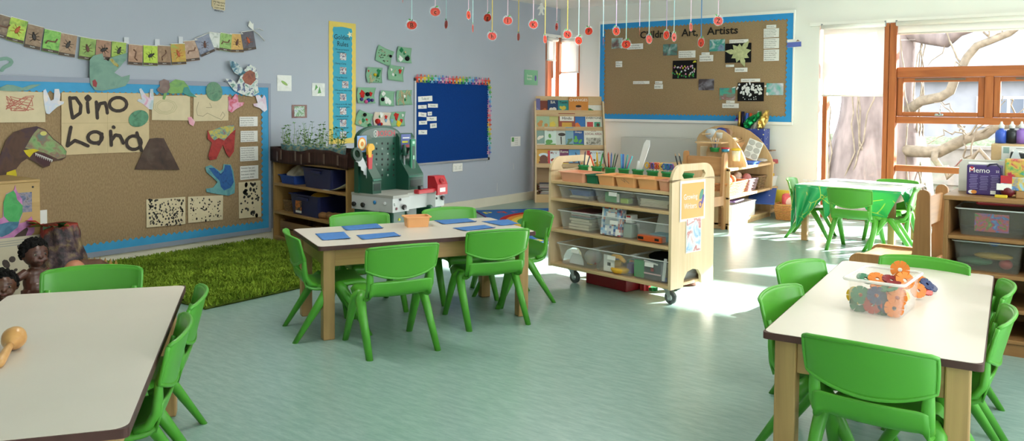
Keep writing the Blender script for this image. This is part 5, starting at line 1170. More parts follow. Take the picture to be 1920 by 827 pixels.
q = bp_(761, 266, .126); g = MB(mat('violet_sticker', '#54609a', .5)); g.box((q[0], q[1], .0355), (.10, .115, .001)); g.use(M_redp).box((q[0], q[1]-.03, .0365), (.08, .02, .001)); g.use(mat('yellow_plug', '#c9c83a', .5)).box((q[0]-.01, q[1], .0365), (.06, .014, .001)); g.use(M_paper).box((q[0], q[1]+.03, .0365), (.07, .008, .001)); g.build('tool_chart_sticker', wb, TX)
# vice on the right corner
q = Vector((bd_-.04, bl-.035, WT)); v = MB(M_redp)
v.prism([(-.045, 0), (.052, 0), (.052, .075), (.02, .135), (-.045, .135)], -.055, .055, 'y'); v.rbox((.01, -.14, .035), (.05, .19, .03), .006); o = v.build('vice', wb, Matrix.Translation(q+Vector((0, 0, -.03))))
g = MB(M_redp); g.lathe([(.022, 0), (.022, .02), (.012, .022), (.012, .004), (0, .004)], n=14); g.build('vice_hole', o, Matrix.Translation((.035, 0, .095)) @ Matrix.Rotation(PI/3, 4, 'Y'))
MB(M_blk).rbox((.01, -.19, .062), (.03, .035, .03), .006).build('vice_stop', o)
MB(M_paper).box((.0525, 0, .035), (.001, .06, .03)).build('white_print', o)
# loose tools on the bench
def wq(px, py, d): P = onx(px, py, XBK+d); return P
def tool(name, label, cat, px, py, d, rot=0.):
    return thing(name, label, cat, M=Matrix(((0, 0, 1, XBK+d), (1, 0, 0, wq(px, py, d).y), (0, 1, 0, wq(px, py, d).z), (0, 0, 0, 1))) @ Matrix.Rotation(rot, 4, 'Z'))
s = tool('toy_saw', 'toy saw with grey blade hanging on the left tower of the workbench', 'toy saw', 672, 297, .15, -.95)
P = [(0, .035)]+[(.0+.02*k+(.0), -.035+.012*(k % 2)+.0012*k) for k in range(0, 12)]+[(.225, -.01), (.215, .012)]
MB(mat('silver_saw_plastic', '#b9bdc0', .35, .5)).prism(P, 0, .006).build('blade', s)
MB(mat('dark_green_handle', '#143528', .4)).loopprism(ell(-.035, .0, .052, .042, 20), ell(-.04, .0, .030, .022, 20), -.006, .016).build('saw_handle', s)
s = tool('toy_wrench', 'red toy pipe wrench with yellow jaw hanging on the workbench', 'toy wrench', 692, 303, .155, 0)
MB(M_redp).prism([(-.014, -.09), (.014, -.09), (.02, .02), (.026, .05), (-.026, .05), (-.02, .02)], 0, .014).lathe([(.017, 0), (.017, .014), (0, .014)], (0, -.09, 0), 14).build('wrench_handle', s)
MB(mat('yellow_toy_plastic', '#d9a42a', .4)).prism([(-.02, .03), (.008, .03), (.010, .075), (.036, .085), (.036, .105), (.02, .125), (-.012, .125), (-.03, .10)], 0, .018).build('jaw', s)
s = tool('toy_screwdriver', 'grey toy screwdriver hanging on the right tower of the workbench', 'toy screwdriver', 757, 292, .15, 0)
MB(mat('grey_shaft', '#7f8689', .35)).cyl((0, -.12, .006), (0, .0, .006), .0065, 10).prism([(-.010, -.135), (.010, -.135), (.005, -.115), (-.005, -.115)], .003, .009).build('shaft', s)
MB(M_bg).lathe([(0, -.02), (.014, -.018), (.016, .03), (.012, .06), (0, .065)], (0, .02, .006), 12, 'y').build('screwdriver_handle', s)
s = tool('toy_spirit_level', 'green toy spirit level hanging at the right edge of the workbench', 'toy level', 772, 295, .165, 0)
MB(mat('bright_green_level', '#1f7a58', .4)).rbox((0, 0, .008), (.05, .27, .02), .005).build('level_body', s)
g = MB(mat('dark_level_inset', '#0f3a2c', .4)); g.box((0, 0, .0185), (.024, .17, .002)); g.use(mat('pale_vial', '#a8d6c0', .2)).rbox((0, 0, .02), (.014, .03, .004), .002).rbox((0, .11, .019), (.024, .02, .004), .002).rbox((0, -.11, .019), (.024, .02, .004), .002); g.build('vial', s)
q = onz(718, 353, WT); g = thing('toy_goggles', 'lime green toy safety goggles lying on the workbench top', 'goggles', (q.x, q.y, WT+.022), PI/2+.1)
M_lime = mat('lime_plastic', '#74b52b', .35)
for s in (-1, 1):
    f = MB(M_lime); f.smooth = True; f.tube([(s*.048+.044*math.cos(2*PI*k/20), 0, .028*math.sin(2*PI*k/20)*.8) for k in range(21)], .005, 8, cap=False); f.build('goggle_rim', g, Matrix.Rotation(.5, 4, 'X'))
    MB(clear('lens_film', '#dfeee0', .3, .1)).prism(ell(s*.048, 0, .042, .021, 18), -.001, .001, 'y').build('lens', g, Matrix.Rotation(.5, 4, 'X'))
f = MB(M_lime); f.tube([(-.092, 0, 0), (-.10, .05, -.012), (-.06, .09, -.015), (.06, .09, -.015), (.10, .05, -.012), (.092, 0, 0)], .0045, 7, flat=1); f.build('strap', g)
q = onz(738, 352, WT); g = thing('toy_hammer', 'grey toy hammer with a blue collar leaning on the workbench back panel', 'toy hammer', (q.x-.02, q.y, WT), PI/2)
f = MB(mat('grey_beige_plastic', '#a5a297', .5)); f.smooth = True; f.tube([(.03, -.03, .016), (.022, 0, .045), (.0, .03, .085), (-.02, .05, .12)], [.016, .019, .017, .012], 10); f.build('hammer_head', g)
f = MB(mat('clear_grey_plastic', '#c5cccf', .3)); f.tube([(-.02, .05, .115), (-.06, .07, .145)], [.012, .009], 10); f.build('hammer_claw', g)
f = MB(mat('blue_knob', '#2f7fc0', .4)); f.tube([(0, -.02, .036), (-.05, -.03, .03)], .013, 10); f.build('collar', g)
# ================================================================ small-world corner at the lower left: cabinet, volcano, dolls
XC = -5.02
r0 = onx(75, 340, XC); ct = thing('low_cabinet', 'low plywood cabinet at the left edge with dinosaur cut-outs on its front', 'cabinet', (XC, r0.y, 0))
W_ply = wood('plywood_front', '#b89a68', '#a3834f', 'y', scale=.6); CH = r0.z
MB(W_ply).rbox((-.009, -.55, CH/2), (.018, 1.1, CH), .004).build('front_panel', ct)
MB(W_ply).rbox((-.21, -.55, CH+.006), (.43, 1.1, .016), .004).build('top_board', ct)
for y in (-.009, -1.09): MB(W_ply).rbox((-.21, y, CH/2), (.385, .018, CH), .004).build('side_panel', ct)
for (y, z) in ((-.04, CH-.03),): MB(mat('dark_screw', '#2f2c28', .4)).cyl((0, y, z), (.0015, y, z), .006, 10).build('screw', ct)
CW = lambda px, py: (lambda P: (P.y-r0.y, P.z))(onx(px, py, XC+.003))
CF = Matrix(((0, 0, 1, XC+.003), (1, 0, 0, r0.y), (0, 1, 0, 0), (0, 0, 0, 1)))
C3 = lambda pts: [(a*.278, 330+b*.278) for a, b in pts]
def cab_cut(name, label, layers, d=0.):
    h = d; t = None
    for i, (nm, m, pts) in enumerate(layers):
        Q = [CW(*p) for p in C3(pts)]; ca = sum(a for a, b in Q)/len(Q) if i == 0 else ca; cz = sum(b for a, b in Q)/len(Q) if i == 0 else cz
        mb = MB(m).prism([(a-ca, b-cz) for a, b in Q], h-d, h-d+.0012); h += .0012
        if i == 0: t = one(name, mb, label, 'paper dinosaur', M=CF @ Matrix.Translation((ca, cz, d)))
        else: mb.build(nm, t)
    return t
M_mv = blotch('mauve_crayon', ['#a5659a', '#b87aa8', '#93588c'], 12, .7, 31); M_gr2 = blotch('bright_green_crayon', ['#2f8a46', '#469a55', '#3a7f4a'], 14, .7, 32)
cab_cut('dinosaur_cutout', 'big mauve, green and brown dinosaur cut-out on the plywood cabinet', [
    ('body', M_mv, [(-60, 330), (0, 290), (18, 280), (22, 180), (40, 120), (95, 95), (102, 60), (110, 95), (150, 160), (150, 260), (130, 320), (170, 310), (205, 280), (212, 270), (235, 340), (230, 380), (190, 420), (130, 450), (70, 490), (0, 560), (-60, 600)]),
    ('green_back', M_gr2, [(22, 180), (40, 125), (90, 98), (105, 120), (115, 160), (152, 200), (150, 250), (125, 310), (60, 308), (24, 270)]),
    ('teal_belly', blotch('teal_crayon', ['#3f6f82', '#36607a', '#54809a'], 12, .7, 33), [(-40, 350), (0, 325), (60, 310), (128, 308), (118, 345), (60, 390), (10, 412), (-30, 400)]),
    ('brown_leg', mat('brown_crayon', '#3f2d24', .7), [(60, 480), (65, 440), (110, 395), (150, 365), (180, 345), (188, 360), (170, 405), (110, 450), (75, 490)])])
q = CW(*C3([(168, 178)])[0]); one('photo_print', MB(blotch('dark_photo', ['#2f3550', '#55607f', '#8a7f88', '#1f2230'], 30, .4, 34)).box((0, 0, .0006), (.075, .115, .001)), 'small dark photo pinned on the plywood cabinet front', 'photo', M=CF @ Matrix.Translation((q[0], q[1], 0)))
q = onx(81, 409, -5.49); one('paper_scrap', MB(M_paper).box((0, 0, .0005), (.06, .10, .001)), 'white paper scrap on the hessian beside the plywood cabinet', 'paper', M=DB.frame(q.y, q.z))
q = onx(30, 505, XC+.12); mb = MB(mat('grey_buff_sheet', '#b9ae98', .8, .15, var=.05, scale=10)); mb.box((0, 0, 0), (.46, .34, .003)); rr = random.Random(8)
mb.use(M_paint_dark)
for _ in range(26): x, y, r = rr.uniform(-.2, .22), rr.uniform(-.15, .12), rr.uniform(.004, .02); mb.prism(ell(x, y, r, r*rr.uniform(.5, 2.2), 9, rr.uniform(0, 3)), .0016, .0022)
for k in range(3): mb.use(mat('grey_print', '#8a8a86', .7)).box((-.02, .125+.013*k, .002), (.36, .004, .0006))
one('splatter_painting', mb, 'white sheet with dark splatters leaning on the cabinet behind the dolls', 'painting', M=Matrix.Translation((XC+.06, r0.y-.22, .19)) @ Matrix.Rotation(-.22, 4, 'Y') @ Matrix(((0, 0, 1, 0), (1, 0, 0, 0), (0, 1, 0, 0), (0, 0, 0, 1))))
# model volcano
P = CPOS+ray(113, 470)*4.75; vt = CPOS.z-4.75*0
ztop = (CPOS+ray(113, 420)*4.75).z
t = thing('model_volcano', 'papier-mache model volcano with red lava beside the plywood cabinet', 'model volcano', (P.x, P.y, 0))
def vol(u, v):
    a = 2*PI*u; z = ztop*v; r = .19-.10*v**.8+.012*noise.noise((math.cos(a)*3, math.sin(a)*3, z*14))+.006*math.sin(9*a+z*20)
    return (r*math.cos(a), r*math.sin(a), z+.012*noise.noise((math.cos(a)*2, math.sin(a)*2, 9))*v)
m, nt, b = _new('volcano_skin'); tc = nt.nodes.new('ShaderNodeTexCoord'); nz = nt.nodes.new('ShaderNodeTexNoise'); nz.inputs['Scale'].default_value = 22; nz.inputs['Detail'].default_value = 6
r = nt.nodes.new('ShaderNodeValToRGB'); e = r.color_ramp.elements; e[0].position = .38; e[0].color = (*lin('#241b1e'), 1); e[1].position = .72; e[1].color = (*lin('#7d6a45'), 1); x = e.new(.5); x.color = (*lin('#4a3238'), 1)
mp = nt.nodes.new('ShaderNodeMapping'); mp.inputs['Scale'].default_value = (1, 1, .35); n2 = nt.nodes.new('ShaderNodeTexNoise'); n2.inputs['Scale'].default_value = 14
nt.links.new(tc.outputs['Object'], nz.inputs['Vector']); nt.links.new(nz.outputs['Fac'], r.inputs['Fac']); nt.links.new(tc.outputs['Object'], mp.inputs['Vector']); nt.links.new(mp.outputs['Vector'], n2.inputs['Vector'])
sx = nt.nodes.new('ShaderNodeSeparateXYZ'); nt.links.new(tc.outputs['Object'], sx.inputs['Vector']); mr = nt.nodes.new('ShaderNodeMapRange'); mr.inputs['From Min'].default_value = ztop*.45; mr.inputs['From Max'].default_value = ztop*1.05; mr.inputs['To Min'].default_value = -.55; mr.inputs['To Max'].default_value = .22
ad = nt.nodes.new('ShaderNodeMath'); ad.operation = 'ADD'; nt.links.new(sx.outputs['Z'], mr.inputs['Value']); nt.links.new(mr.outputs['Result'], ad.inputs[0]); nt.links.new(n2.outputs['Fac'], ad.inputs[1])
gt = nt.nodes.new('ShaderNodeMapRange'); gt.inputs['From Min'].default_value = .52; gt.inputs['From Max'].default_value = .60; nt.links.new(ad.outputs['Value'], gt.inputs['Value'])
mx = nt.nodes.new('ShaderNodeMix'); mx.data_type = 'RGBA'; mx.inputs['B'].default_value = (*lin('#8f3020'), 1); nt.links.new(gt.outputs['Result'], mx.inputs['Factor']); nt.links.new(r.outputs['Color'], mx.inputs['A']); nt.links.new(mx.outputs['Result'], b.inputs['Base Color'])
bp = nt.nodes.new('ShaderNodeBump'); bp.inputs['Strength'].default_value = .8; bp.inputs['Distance'].default_value = .02; nt.links.new(nz.outputs['Fac'], bp.inputs['Height']); nt.links.new(bp.outputs['Normal'], b.inputs['Normal']); setin(b, 'Roughness', .55)
mb = MB(m); mb.grid(vol, 48, 30); mb.build('cone', t)
mb = MB(mat('crater_red', '#8a2418', .6, .3, var=.2, scale=20)); mb.lathe([(.093, ztop), (.08, ztop-.01), (0, ztop-.06)], n=24); mb.build('crater', t)
rr = random.Random(21)
for k, c_ in enumerate(['#5f6a22', '#7d6f1e', '#2f5a2c', '#a32222', '#3f5a24', '#8a7a2c', '#a32a24', '#2f4a2a']):
    a = rr.uniform(-1.2, .9)-.9; l = MB(col(c_, .6)); p0 = Vector((.085*math.cos(a), .085*math.sin(a), ztop-.005))
    for q in range(3):
        d = Vector((math.cos(a+rr.uniform(-.6, .6))*.075, math.sin(a+rr.uniform(-.6, .6))*.075, rr.uniform(-.01, .035))); s = Vector((-d.y, d.x, 0))*.28; l.add([p0, p0+d*.5+s+Vector((0, 0, .012)), p0+d, p0+d*.5-s+Vector((0, 0, .012))], [(0, 1, 2, 3)], False)
    l.build('lava_leaf', t)
# dolls -------------------------------------------------------------------------------------------------
def doll(label, loc, rz, skin, H, pose, hair=True, tone='#1a1210'):
    """Baby doll of height H (standing); one continuous body, with eyes, mouth and hair as parts. Faces local -Y."""
    t = thing('baby_doll', label, 'doll', loc, rz); s = H/.44
    ms = mat('doll_skin_'+skin.lstrip('#'), skin, .32, .5, var=.04, scale=10)
    mb = MB(ms); S = lambda *p: tuple(x*s for x in p)
    sit = pose == 'sit'; hz = .0 if not sit else -.135
    mb.ball(S(0, .004, .205+hz), .062*s, 16, (1, .8, 1.0)); mb.ball(S(0, -.006, .175+hz), .060*s, 16, (1.02, .9, .85)); mb.ball(S(0, 0, .248+hz), .052*s, 16, (1.05, .72, .8))
    mb.tube([S(0, 0, .26+hz), S(0, 0, .305+hz)], .024*s, 12)
    hd = Vector(S(0, 0, .358+hz)); mb.ball(hd, .064*s, 20, (.98, 1.0, 1.08)); mb.ball(hd+Vector(S(0, -.022, -.030)), .043*s, 16, (1.12, .9, .85))
    mb.ball(hd+Vector(S(0, -.066, -.014)), .0085*s, 10, (1.1, 1, .8))                       # nose
    for k in (-1, 1):
        mb.ball(hd+Vector(S(k*.026, -.050, -.028)), .017*s, 10); mb.ball(hd+Vector(S(k*.064, .006, -.010)), .014*s, 10, (.5, .8, 1.1))   # cheeks, ears
    mb.ball(hd+Vector(S(0, -.060, -.034)), .012*s, 10, (1.3, .6, .45)); mb.ball(hd+Vector(S(0, -.050, -.050)), .014*s, 10)
    for k in (-1, 1):
        if sit: L = [S(k*.035, -.01, .165+hz), S(k*.055, -.08, .160+hz+.01), S(k*.06, -.13, .165+hz), S(k*.06, -.185, .155+hz)]; R = [.040, .034, .027, .022]
        else: L = [S(k*.034, 0, .165), S(k*.042, -.006, .11), S(k*.040, 0, .06), S(k*.040, .004, .022)]; R = [.040, .035, .026, .020]
        mb.tube(L, [r*s for r in R], 12); e = Vector(L[-1]); mb.ball(e+Vector(S(0, -.018, -.005)), .020*s, 12, (.85, 1.5, .75) if not sit else (.85, .8, 1.5))
        up = (k == -1 and pose == 'reach')
        A = [S(k*.045, 0, .262+hz), S(k*.085, -.006, .245+hz), S(k*.125, -.012, .225+hz), S(k*.150, -.02, .205+hz)] if up else [S(k*.045, 0, .262+hz), S(k*.078, -.004, .225+hz), S(k*.090, -.018, .175+hz), S(k*.088, -.035, .140+hz)]
        mb.tube(A, [.026*s, .024*s, .019*s, .014*s], 10); e = Vector(A[-1]); d = (e-Vector(A[-2])).normalized(); mb.ball(e+d*.008*s, .016*s, 10, (1, .8, 1.1))
        side = Vector((0, -1, 0)).cross(d).normalized() if abs(d.y) < .9 else Vector((1, 0, 0))
        for q in range(4):
            o = e+d*.016*s+side*(q-1.5)*.008*s; mb.tube([o, o+d*(.016-.002*abs(q-1.3))*s, o+d*.024*s+Vector((0, -.006*s, 0))], [.0048*s, .0045*s, .0035*s], 7)
        mb.tube([e+side*.012*s*k, e+side*.020*s*k+d*.012*s+Vector((0, -.006*s, 0))], [.0055*s, .004*s], 7)
    o = mb.build('doll_body', t)
    bake(o, ('REMESH', dict(mode='VOXEL', voxel_size=.0042*s)), ('SMOOTH', dict(factor=.5, iterations=5)))
    for p in o.data.polygons: p.use_smooth = True
    for k in (-1, 1):
        c = hd+Vector(S(k*.025, -.0575, .002)); MB(mat('doll_eye_white', '#8f8a82', .2)).ball(c, .0065*s, 12, (1.1, .6, .8)).build('eye', t)
        MB(mat('doll_iris', '#2b211c' if hair else '#3f4a55', .1)).ball(c+Vector(S(0, -.0026, 0)), .0046*s, 10, (1, .5, 1)).build('iris', t)
        MB(mat('doll_brow', tone, .7)).tube([c+Vector(S(-.010*1, -.003, .014)), c+Vector(S(0, -.006, .018)), c+Vector(S(.010, -.003, .014))], .0015*s, 5).build('eyebrow', t)
    MB(mat('doll_lips_'+skin.lstrip('#'), '#5f2c28' if hair else '#b5625a', .35)).ball(hd+Vector(S(0, -.0672, -.034)), .0085*s, 12, (1.5, .35, .42)).build('mouth', t)
    if hair:
        h = MB(mat('black_doll_hair', '#0f0c0b', .85, .2, var=.3, scale=60, bump=.8)); rr = random.Random(int(H*1000)); h.smooth = True
        h.ball(hd+Vector(S(0, .012, .016)), .066*s, 18, (1.02, .98, 1.02))
        for _ in range(230):
            v = Vector((rr.gauss(0, 1), rr.gauss(0, 1), rr.gauss(0, 1))).normalized()
            if v.z < -.45 or (v.y < -.30 and v.z < .52): continue
            h.ball(hd+Vector((v.x*.067*s, v.y*.065*s+.010*s, v.z*.071*s+.010*s)), .010*s*rr.uniform(.8, 1.3), 6)
        h.build('hair', t)
    return t
toC = lambda P: math.atan2(-P.y, -P.x)+PI/2
P = CPOS+ray(66, 500)*4.20; hgt = (CPOS+ray(66, 446)*4.20).z
doll('brown baby doll with curly black hair standing behind the lower left table', (P.x, P.y, 0), toC(P)+.45, '#4f2b20', hgt-.002, 'reach')
P = CPOS+ray(4, 530)*4.0; hs = (CPOS+ray(4, 505)*4.0).z
doll('smaller brown baby doll with black hair sitting at the left picture edge', (P.x, P.y, 0), toC(P)+.1, '#54301f', hs/.305*.44, 'sit')
P = CPOS+ray(140, 500)*4.45; hs = (CPOS+ray(140, 486.5)*4.45).z
doll('pale bald baby doll sitting behind the green chair by the volcano', (P.x, P.y, 0), toC(P)-.35, '#b9795c', hs/.295*.44, 'sit', hair=False)
P = CPOS+ray(172, 495)*4.75; zt_ = (CPOS+ray(172, 486)*4.75).z
t = thing('toy_dinosaur', 'brown toy dinosaur with a spiky back on the rug by the volcano', 'toy dinosaur', (P.x, P.y, .0), toC(P)+.2); s = zt_/.16
mb = MB(mat('brown_toy_hide', '#5f4030', .6, .3, var=.3, scale=30, bump=.4)); mb.smooth = True
mb.tube([(-.15*s, 0, .10*s), (-.10*s, 0, .115*s), (-.04*s, 0, .125*s), (.03*s, 0, .12*s), (.08*s, 0, .10*s), (.15*s, 0, .07*s)], [.018*s, .024*s, .04*s, .038*s, .022*s, .006*s], 12)
for x in (-.05, .045):
    for k in (-1, 1): mb.tube([(x*s, k*.02*s, .11*s), (x*s, k*.03*s, .05*s), ((x-.008)*s, k*.03*s, 0)], [.018*s, .013*s, .014*s], 8)
o = mb.build('toy_body', t); bake(o, ('REMESH', dict(mode='VOXEL', voxel_size=.004)), ('SMOOTH', dict(factor=.5, iterations=3)))
mb = MB(mat('ochre_spines', '#a5803a', .6))
for k in range(11):
    x = -.12+k*.022; mb.prism([((x-.008)*s, (.135+.018*math.sin(PI*k/10))*s-.012*s), ((x+.008)*s, (.135+.018*math.sin(PI*k/10))*s-.012*s), (x*s, (.148+.022*math.sin(PI*k/10))*s)], -.003*s, .003*s, 'y')
mb.build('back_spines', t)
# ================================================================ back wall board
BB = Wall('B', .030); BS = Wall('B', .003)
C8 = lambda x0, y0, x1, y1: (1110+x0*.2902, 10+y0*.2902, 1110+x1*.2902, 10+y1*.2902)
a0, z0 = BB.P(1123.5, 41.5); a1, z1 = BB.P(1486.5, 228.5); bw2, bh2 = a1-a0, z0-z1; z0 = BB.P(1300, 30)[1]; zc = (BB.P(1300, 30)[1]+BB.P(1300, 231)[1])/2; bh2 = BB.P(1300, 30)[1]-BB.P(1300, 231)[1]
bd = thing('display_board', 'brown hessian display board with blue wavy border on the off-white wall', 'notice board', M=BM_((a0+a1)/2, zc, 0))
mb = MB(M_white); f = .032
for s in (-1, 1): mb.rbox((0, s*(bh2/2-f/2), .017), (bw2, f, .030), .004); mb.rbox((s*(bw2/2-.008), 0, .017), (.016, bh2-2*f, .030), .004)
mb.build('frame', bd)
mb = MB(M_hess)
mb.grid(lambda u, v: ((u-.5)*(bw2-.03), (v-.5)*(bh2-2*f), .022+.003*noise.noise((u*5, v*3, 2))+.0015*noise.noise((u*14, v*5, 7))), 70, 30); mb.build('hessian_backing', bd)
mb = MB(mat('bright_blue_border_card', '#2f8fce', .55, .3, var=.03, scale=12)); e = .0265; hx, hy = bw2/2-.016, bh2/2-f
mb.prism(wavy(2*hx, .062, .007, 52, -hx, hy, 1, 0, 0, -1), e, e+.001); mb.prism(wavy(2*hx, .058, .007, 52, -hx, -hy, 1, 0, 0, 1), e, e+.001)
mb.prism(wavy(2*hy, .062, .007, 23, hx, -hy, 0, 1, -1, 0), e+.0012, e+.002); mb.prism(wavy(2*hy, .062, .007, 23, -hx, -hy, 0, 1, 1, 0), e+.0012, e+.002); mb.build('wavy_border', bd)
for wd, x0, x1, y in (('Children', 1200, 1259, 65), ('Art,', 1278, 1309, 61.5), ('Artists', 1325.5, 1384, 58)):
    a, z = BB.P((x0+x1)/2, y); b = BB.P(x1, y)[0]-BB.P(x0, y)[0]; mb = MB(M_ink); tm = text_mesh(wd, 'CENTER', .02); wid = max(v[0] for v in tm[0])-min(v[0] for v in tm[0]); sz = .115
    mb.text(wd, sz, 0, 0, .001, bold=.02, sx=b/(wid*sz)); one('title_word', mb, 'black cut-out word %s across the top of the brown board' % wd.strip(','), 'lettering', M=BB.frame(a, z), group='black title letters')
def bpic(label, box, cols, seed, name='photo_print', extra=None, rot=0.):
    t, w_, h = pic(name, label, BB, *C8(*box), cols, seed, rot, 9)
    if extra: extra(t, w_, h)
CLS = ['#3a3f4a', '#7f5f5a', '#8fb0a8', '#d0d0d4', '#5a4a6a']
bpic('photo half hidden behind the lettered S apple', (127, 213, 197, 278), CLS, 51); bpic('dark classroom photo left of the beaded black picture', (460, 252, 550, 322), ['#2a2a30', '#5a4a4a', '#4f7f78', '#b0b4b8'], 52)
bpic('blue-toned photo at the upper left of the leaf print', (760, 222, 858, 295), ['#3a4a6a', '#7f8fb0', '#2f8f80', '#d0d4da'], 53); bpic('dark photo low in the middle of the brown board', (690, 477, 788, 548), ['#2a2428', '#4a4044', '#7f7a86', '#a0b8b8'], 54)
bpic('photo with teal table left of the white blob picture', (825, 534, 925, 610), ['#4f6f8a', '#3fa590', '#8f5f5a', '#c0c8d0'], 55); bpic('pale turquoise photo at the lower right of the brown board', (1128, 504, 1236, 580), ['#5f8fae', '#4fb0a0', '#b0b8c4', '#d6dade'], 56)
M_blkp = mat('black_sugar_paper', '#1c1b1d', .85, .1, var=.1, scale=20)
def art(label, box, fn):
    a, z, w_, h = BB.rect(*C8(*box)); t = one('black_paper_picture', MB(M_blkp).box((0, 0, .0006), (w_, h, .0012)), label, 'picture', M=BB.frame(a, z), group='pictures on black paper'); fn(t, w_, h, random.Random(label))
def a1_(t, w_, h, rr):
    for nm, c, n in (('pink_dab', '#d08ab0', 12), ('white_dab', '#c9cbd0', 16), ('green_dab', '#3f9a4f', 18), ('yellow_dab', '#c9bf3a', 10)):
        m = MB(col(c, .6))
        for k in range(n):
            x = rr.choice((-.36, -.16, .08, .32))*w_+rr.gauss(0, .02); y = h*(rr.uniform(-.42, -.15) if 'green' in nm else rr.uniform(-.35, .2)); m.prism(ell(x, y, .009, .011, 7), .0012, .002)
        m.build('paint_dabs', t)
    MB(col('#d6cf3a', .6)).prism([(w_*.33, h*.36), (w_*.48, h*.38), (w_*.46, h*.47), (w_*.38, h*.46)], .0012, .002).build('yellow_sun', t)
def a2_(t, w_, h, rr):
    m = MB(mat('pale_green_print', '#b5b88a', .7, .2, var=.2, scale=30))
    for k in range(9):
        a = k*2*PI/9+.2; L = .13+.04*math.sin(k*2); m.prism([(w_*.06+q*L*math.cos(a)-s*math.sin(a), q*L*math.sin(a)+s*math.cos(a)) for q, s in ((0, -.012), (.6, -.028), (1, 0), (.6, .028), (0, .012))], .0012, .0018+k*.0001)
    m.prism(ell(w_*.14, .01, .07, .05, 14), .0012, .003); m.build('leaf_print', t)
def a3_(t, w_, h, rr):
    m = MB(mat('white_poster_paint', '#dcdcdc', .7, .2))
    for k in range(70): m.prism(ell(rr.gauss(-.02, .23)*w_, h*rr.gauss(.14, .15), rr.uniform(.008, .022), rr.uniform(.006, .014), 8, rr.uniform(0, 3)), .0012, .0018+.00002*k) if k < 62 else m.prism(ell(rr.uniform(-.3, .3)*w_, -h*rr.uniform(.25, .42), .006, .006, 7), .0012, .002)
    m.build('white_blobs', t)
art('black picture with small flowers and a yellow sun', (522, 358, 676, 473), a1_); art('black picture with a pale green leaf print', (862, 248, 1028, 368), a2_); art('black picture covered in white paint blobs', (942, 500, 1110, 620), a3_)
TXL = ['Expressive arts and design', 'Explores what happens when', 'they mix colours. (30-50)', 'Experiments to create', 'different textures.']
for label, box, n in (('slip with typed text right of the S apple', (228, 250, 330, 282), 2), ('typed slip above the flower picture, right of the dark photo', (560, 295, 668, 337), 3), ('tiny name slip above the plain slip in the board middle', (708, 305, 760, 320), 1), ('nearly blank slip under a tiny name slip', (695, 323, 783, 361), 2), ('slip touching the top of the leaf print', (888, 223, 1010, 247), 2), ('short slip, topmost of the column at the board right', (1127, 128, 1190, 145), 1), ('typed slip, second in the column at the board right', (1110, 152, 1208, 205), 5), ('typed slip, third in the column at the board right', (1110, 215, 1208, 277), 5), ('typed slip, lowest in the column at the board right', (1110, 287, 1208, 358), 5), ('tiny slip at the left of the brown board, upper of two', (153, 362, 195, 375), 1), ('tiny slip at the left of the brown board, lower of two', (153, 378, 195, 399), 1), ('tiny slip just below the leaf print', (865, 384, 918, 398), 1), ('handwritten slip lower right of the leaf print', (923, 404, 1004, 430), 1), ('long slip near the bottom left of the brown board', (266, 490, 371, 508), 2), ('tiny slip right of the long bottom slip', (408, 490, 455, 507), 1), ('pale slip under the tiny slip at the board bottom', (403, 511, 458, 540), 1), ('slip along the top of the white blob picture', (963, 475, 1086, 494), 1), ('tiny slip under the teal table photo', (867, 615, 922, 632), 1), ('handwritten slip at the very bottom of the board', (842, 634, 948, 664), 1)):
    q = C8(*box); slip('white '+label, BB, *q, TXL[:n] if n > 1 else [{'tiny': 'Name', 'shor': 'Look at our art'}.get(label[:4], 'I used lots of white paint')], d=.0, group='slips on the brown board')
a, z, w_, h = BB.rect(1476.5, 74, 1502.5, 88)
t = one('wall_sign', MB(M_paper).box((0, 0, .001), (w_, h, .0015)), 'small white and blue sign overlapping the right edge of the brown board', 'sign', M=BB.frame(a, z, .03, .004)); MB(col('#5a68b4')).box((0, -h*.17, .0022), (w_, h*.62, .0008)).build('blue_band', t); MB(col('#8a6a5a')).prism([(w_*.12, h*.2), (w_*.4, h*.2), (w_*.26, h*.42)], .002, .003).build('roof_emblem', t)
# radiator
x0, x1, zt = BS.P(1171.5, 256)[0], -3.42, BS.P(1171.5, 256)[1]
t = thing('radiator', 'long white panel radiator below the brown board', 'radiator', ((x0+x1)/2, YB-.005, .14)); L = x1-x0; H = zt-.14
M_rad = mat('radiator_white', '#d6d4ce', .4, .4)
MB(M_rad).rbox((0, -.09, H/2), (L, .014, H), .004).rbox((0, -.02, H/2), (L, .012, H), .004).build('panel', t)
mb = MB(M_rad); mb.rbox((0, -.055, H-.006), (L, .085, .012), .003)
for s in (-1, 1): mb.rbox((s*(L/2-.004), -.055, H/2), (.008, .075, H-.02), .002)
mb.build('casing', t); g = MB(mat('grille_shadow', '#8a8a88', .6))
for k in range(40): g.box((-L/2+.03+k*(L-.06)/39, -.055, H+.0004), (.008, .05, .001))
g.build('top_grille', t); mb = MB(mat('copper_pipe', '#c9c3ba', .4))
for s in (-1, 1): mb.cyl((s*(L/2-.06), -.04, 0), (s*(L/2-.06), -.04, -.14), .009, 10)
mb.build('pipe', t)
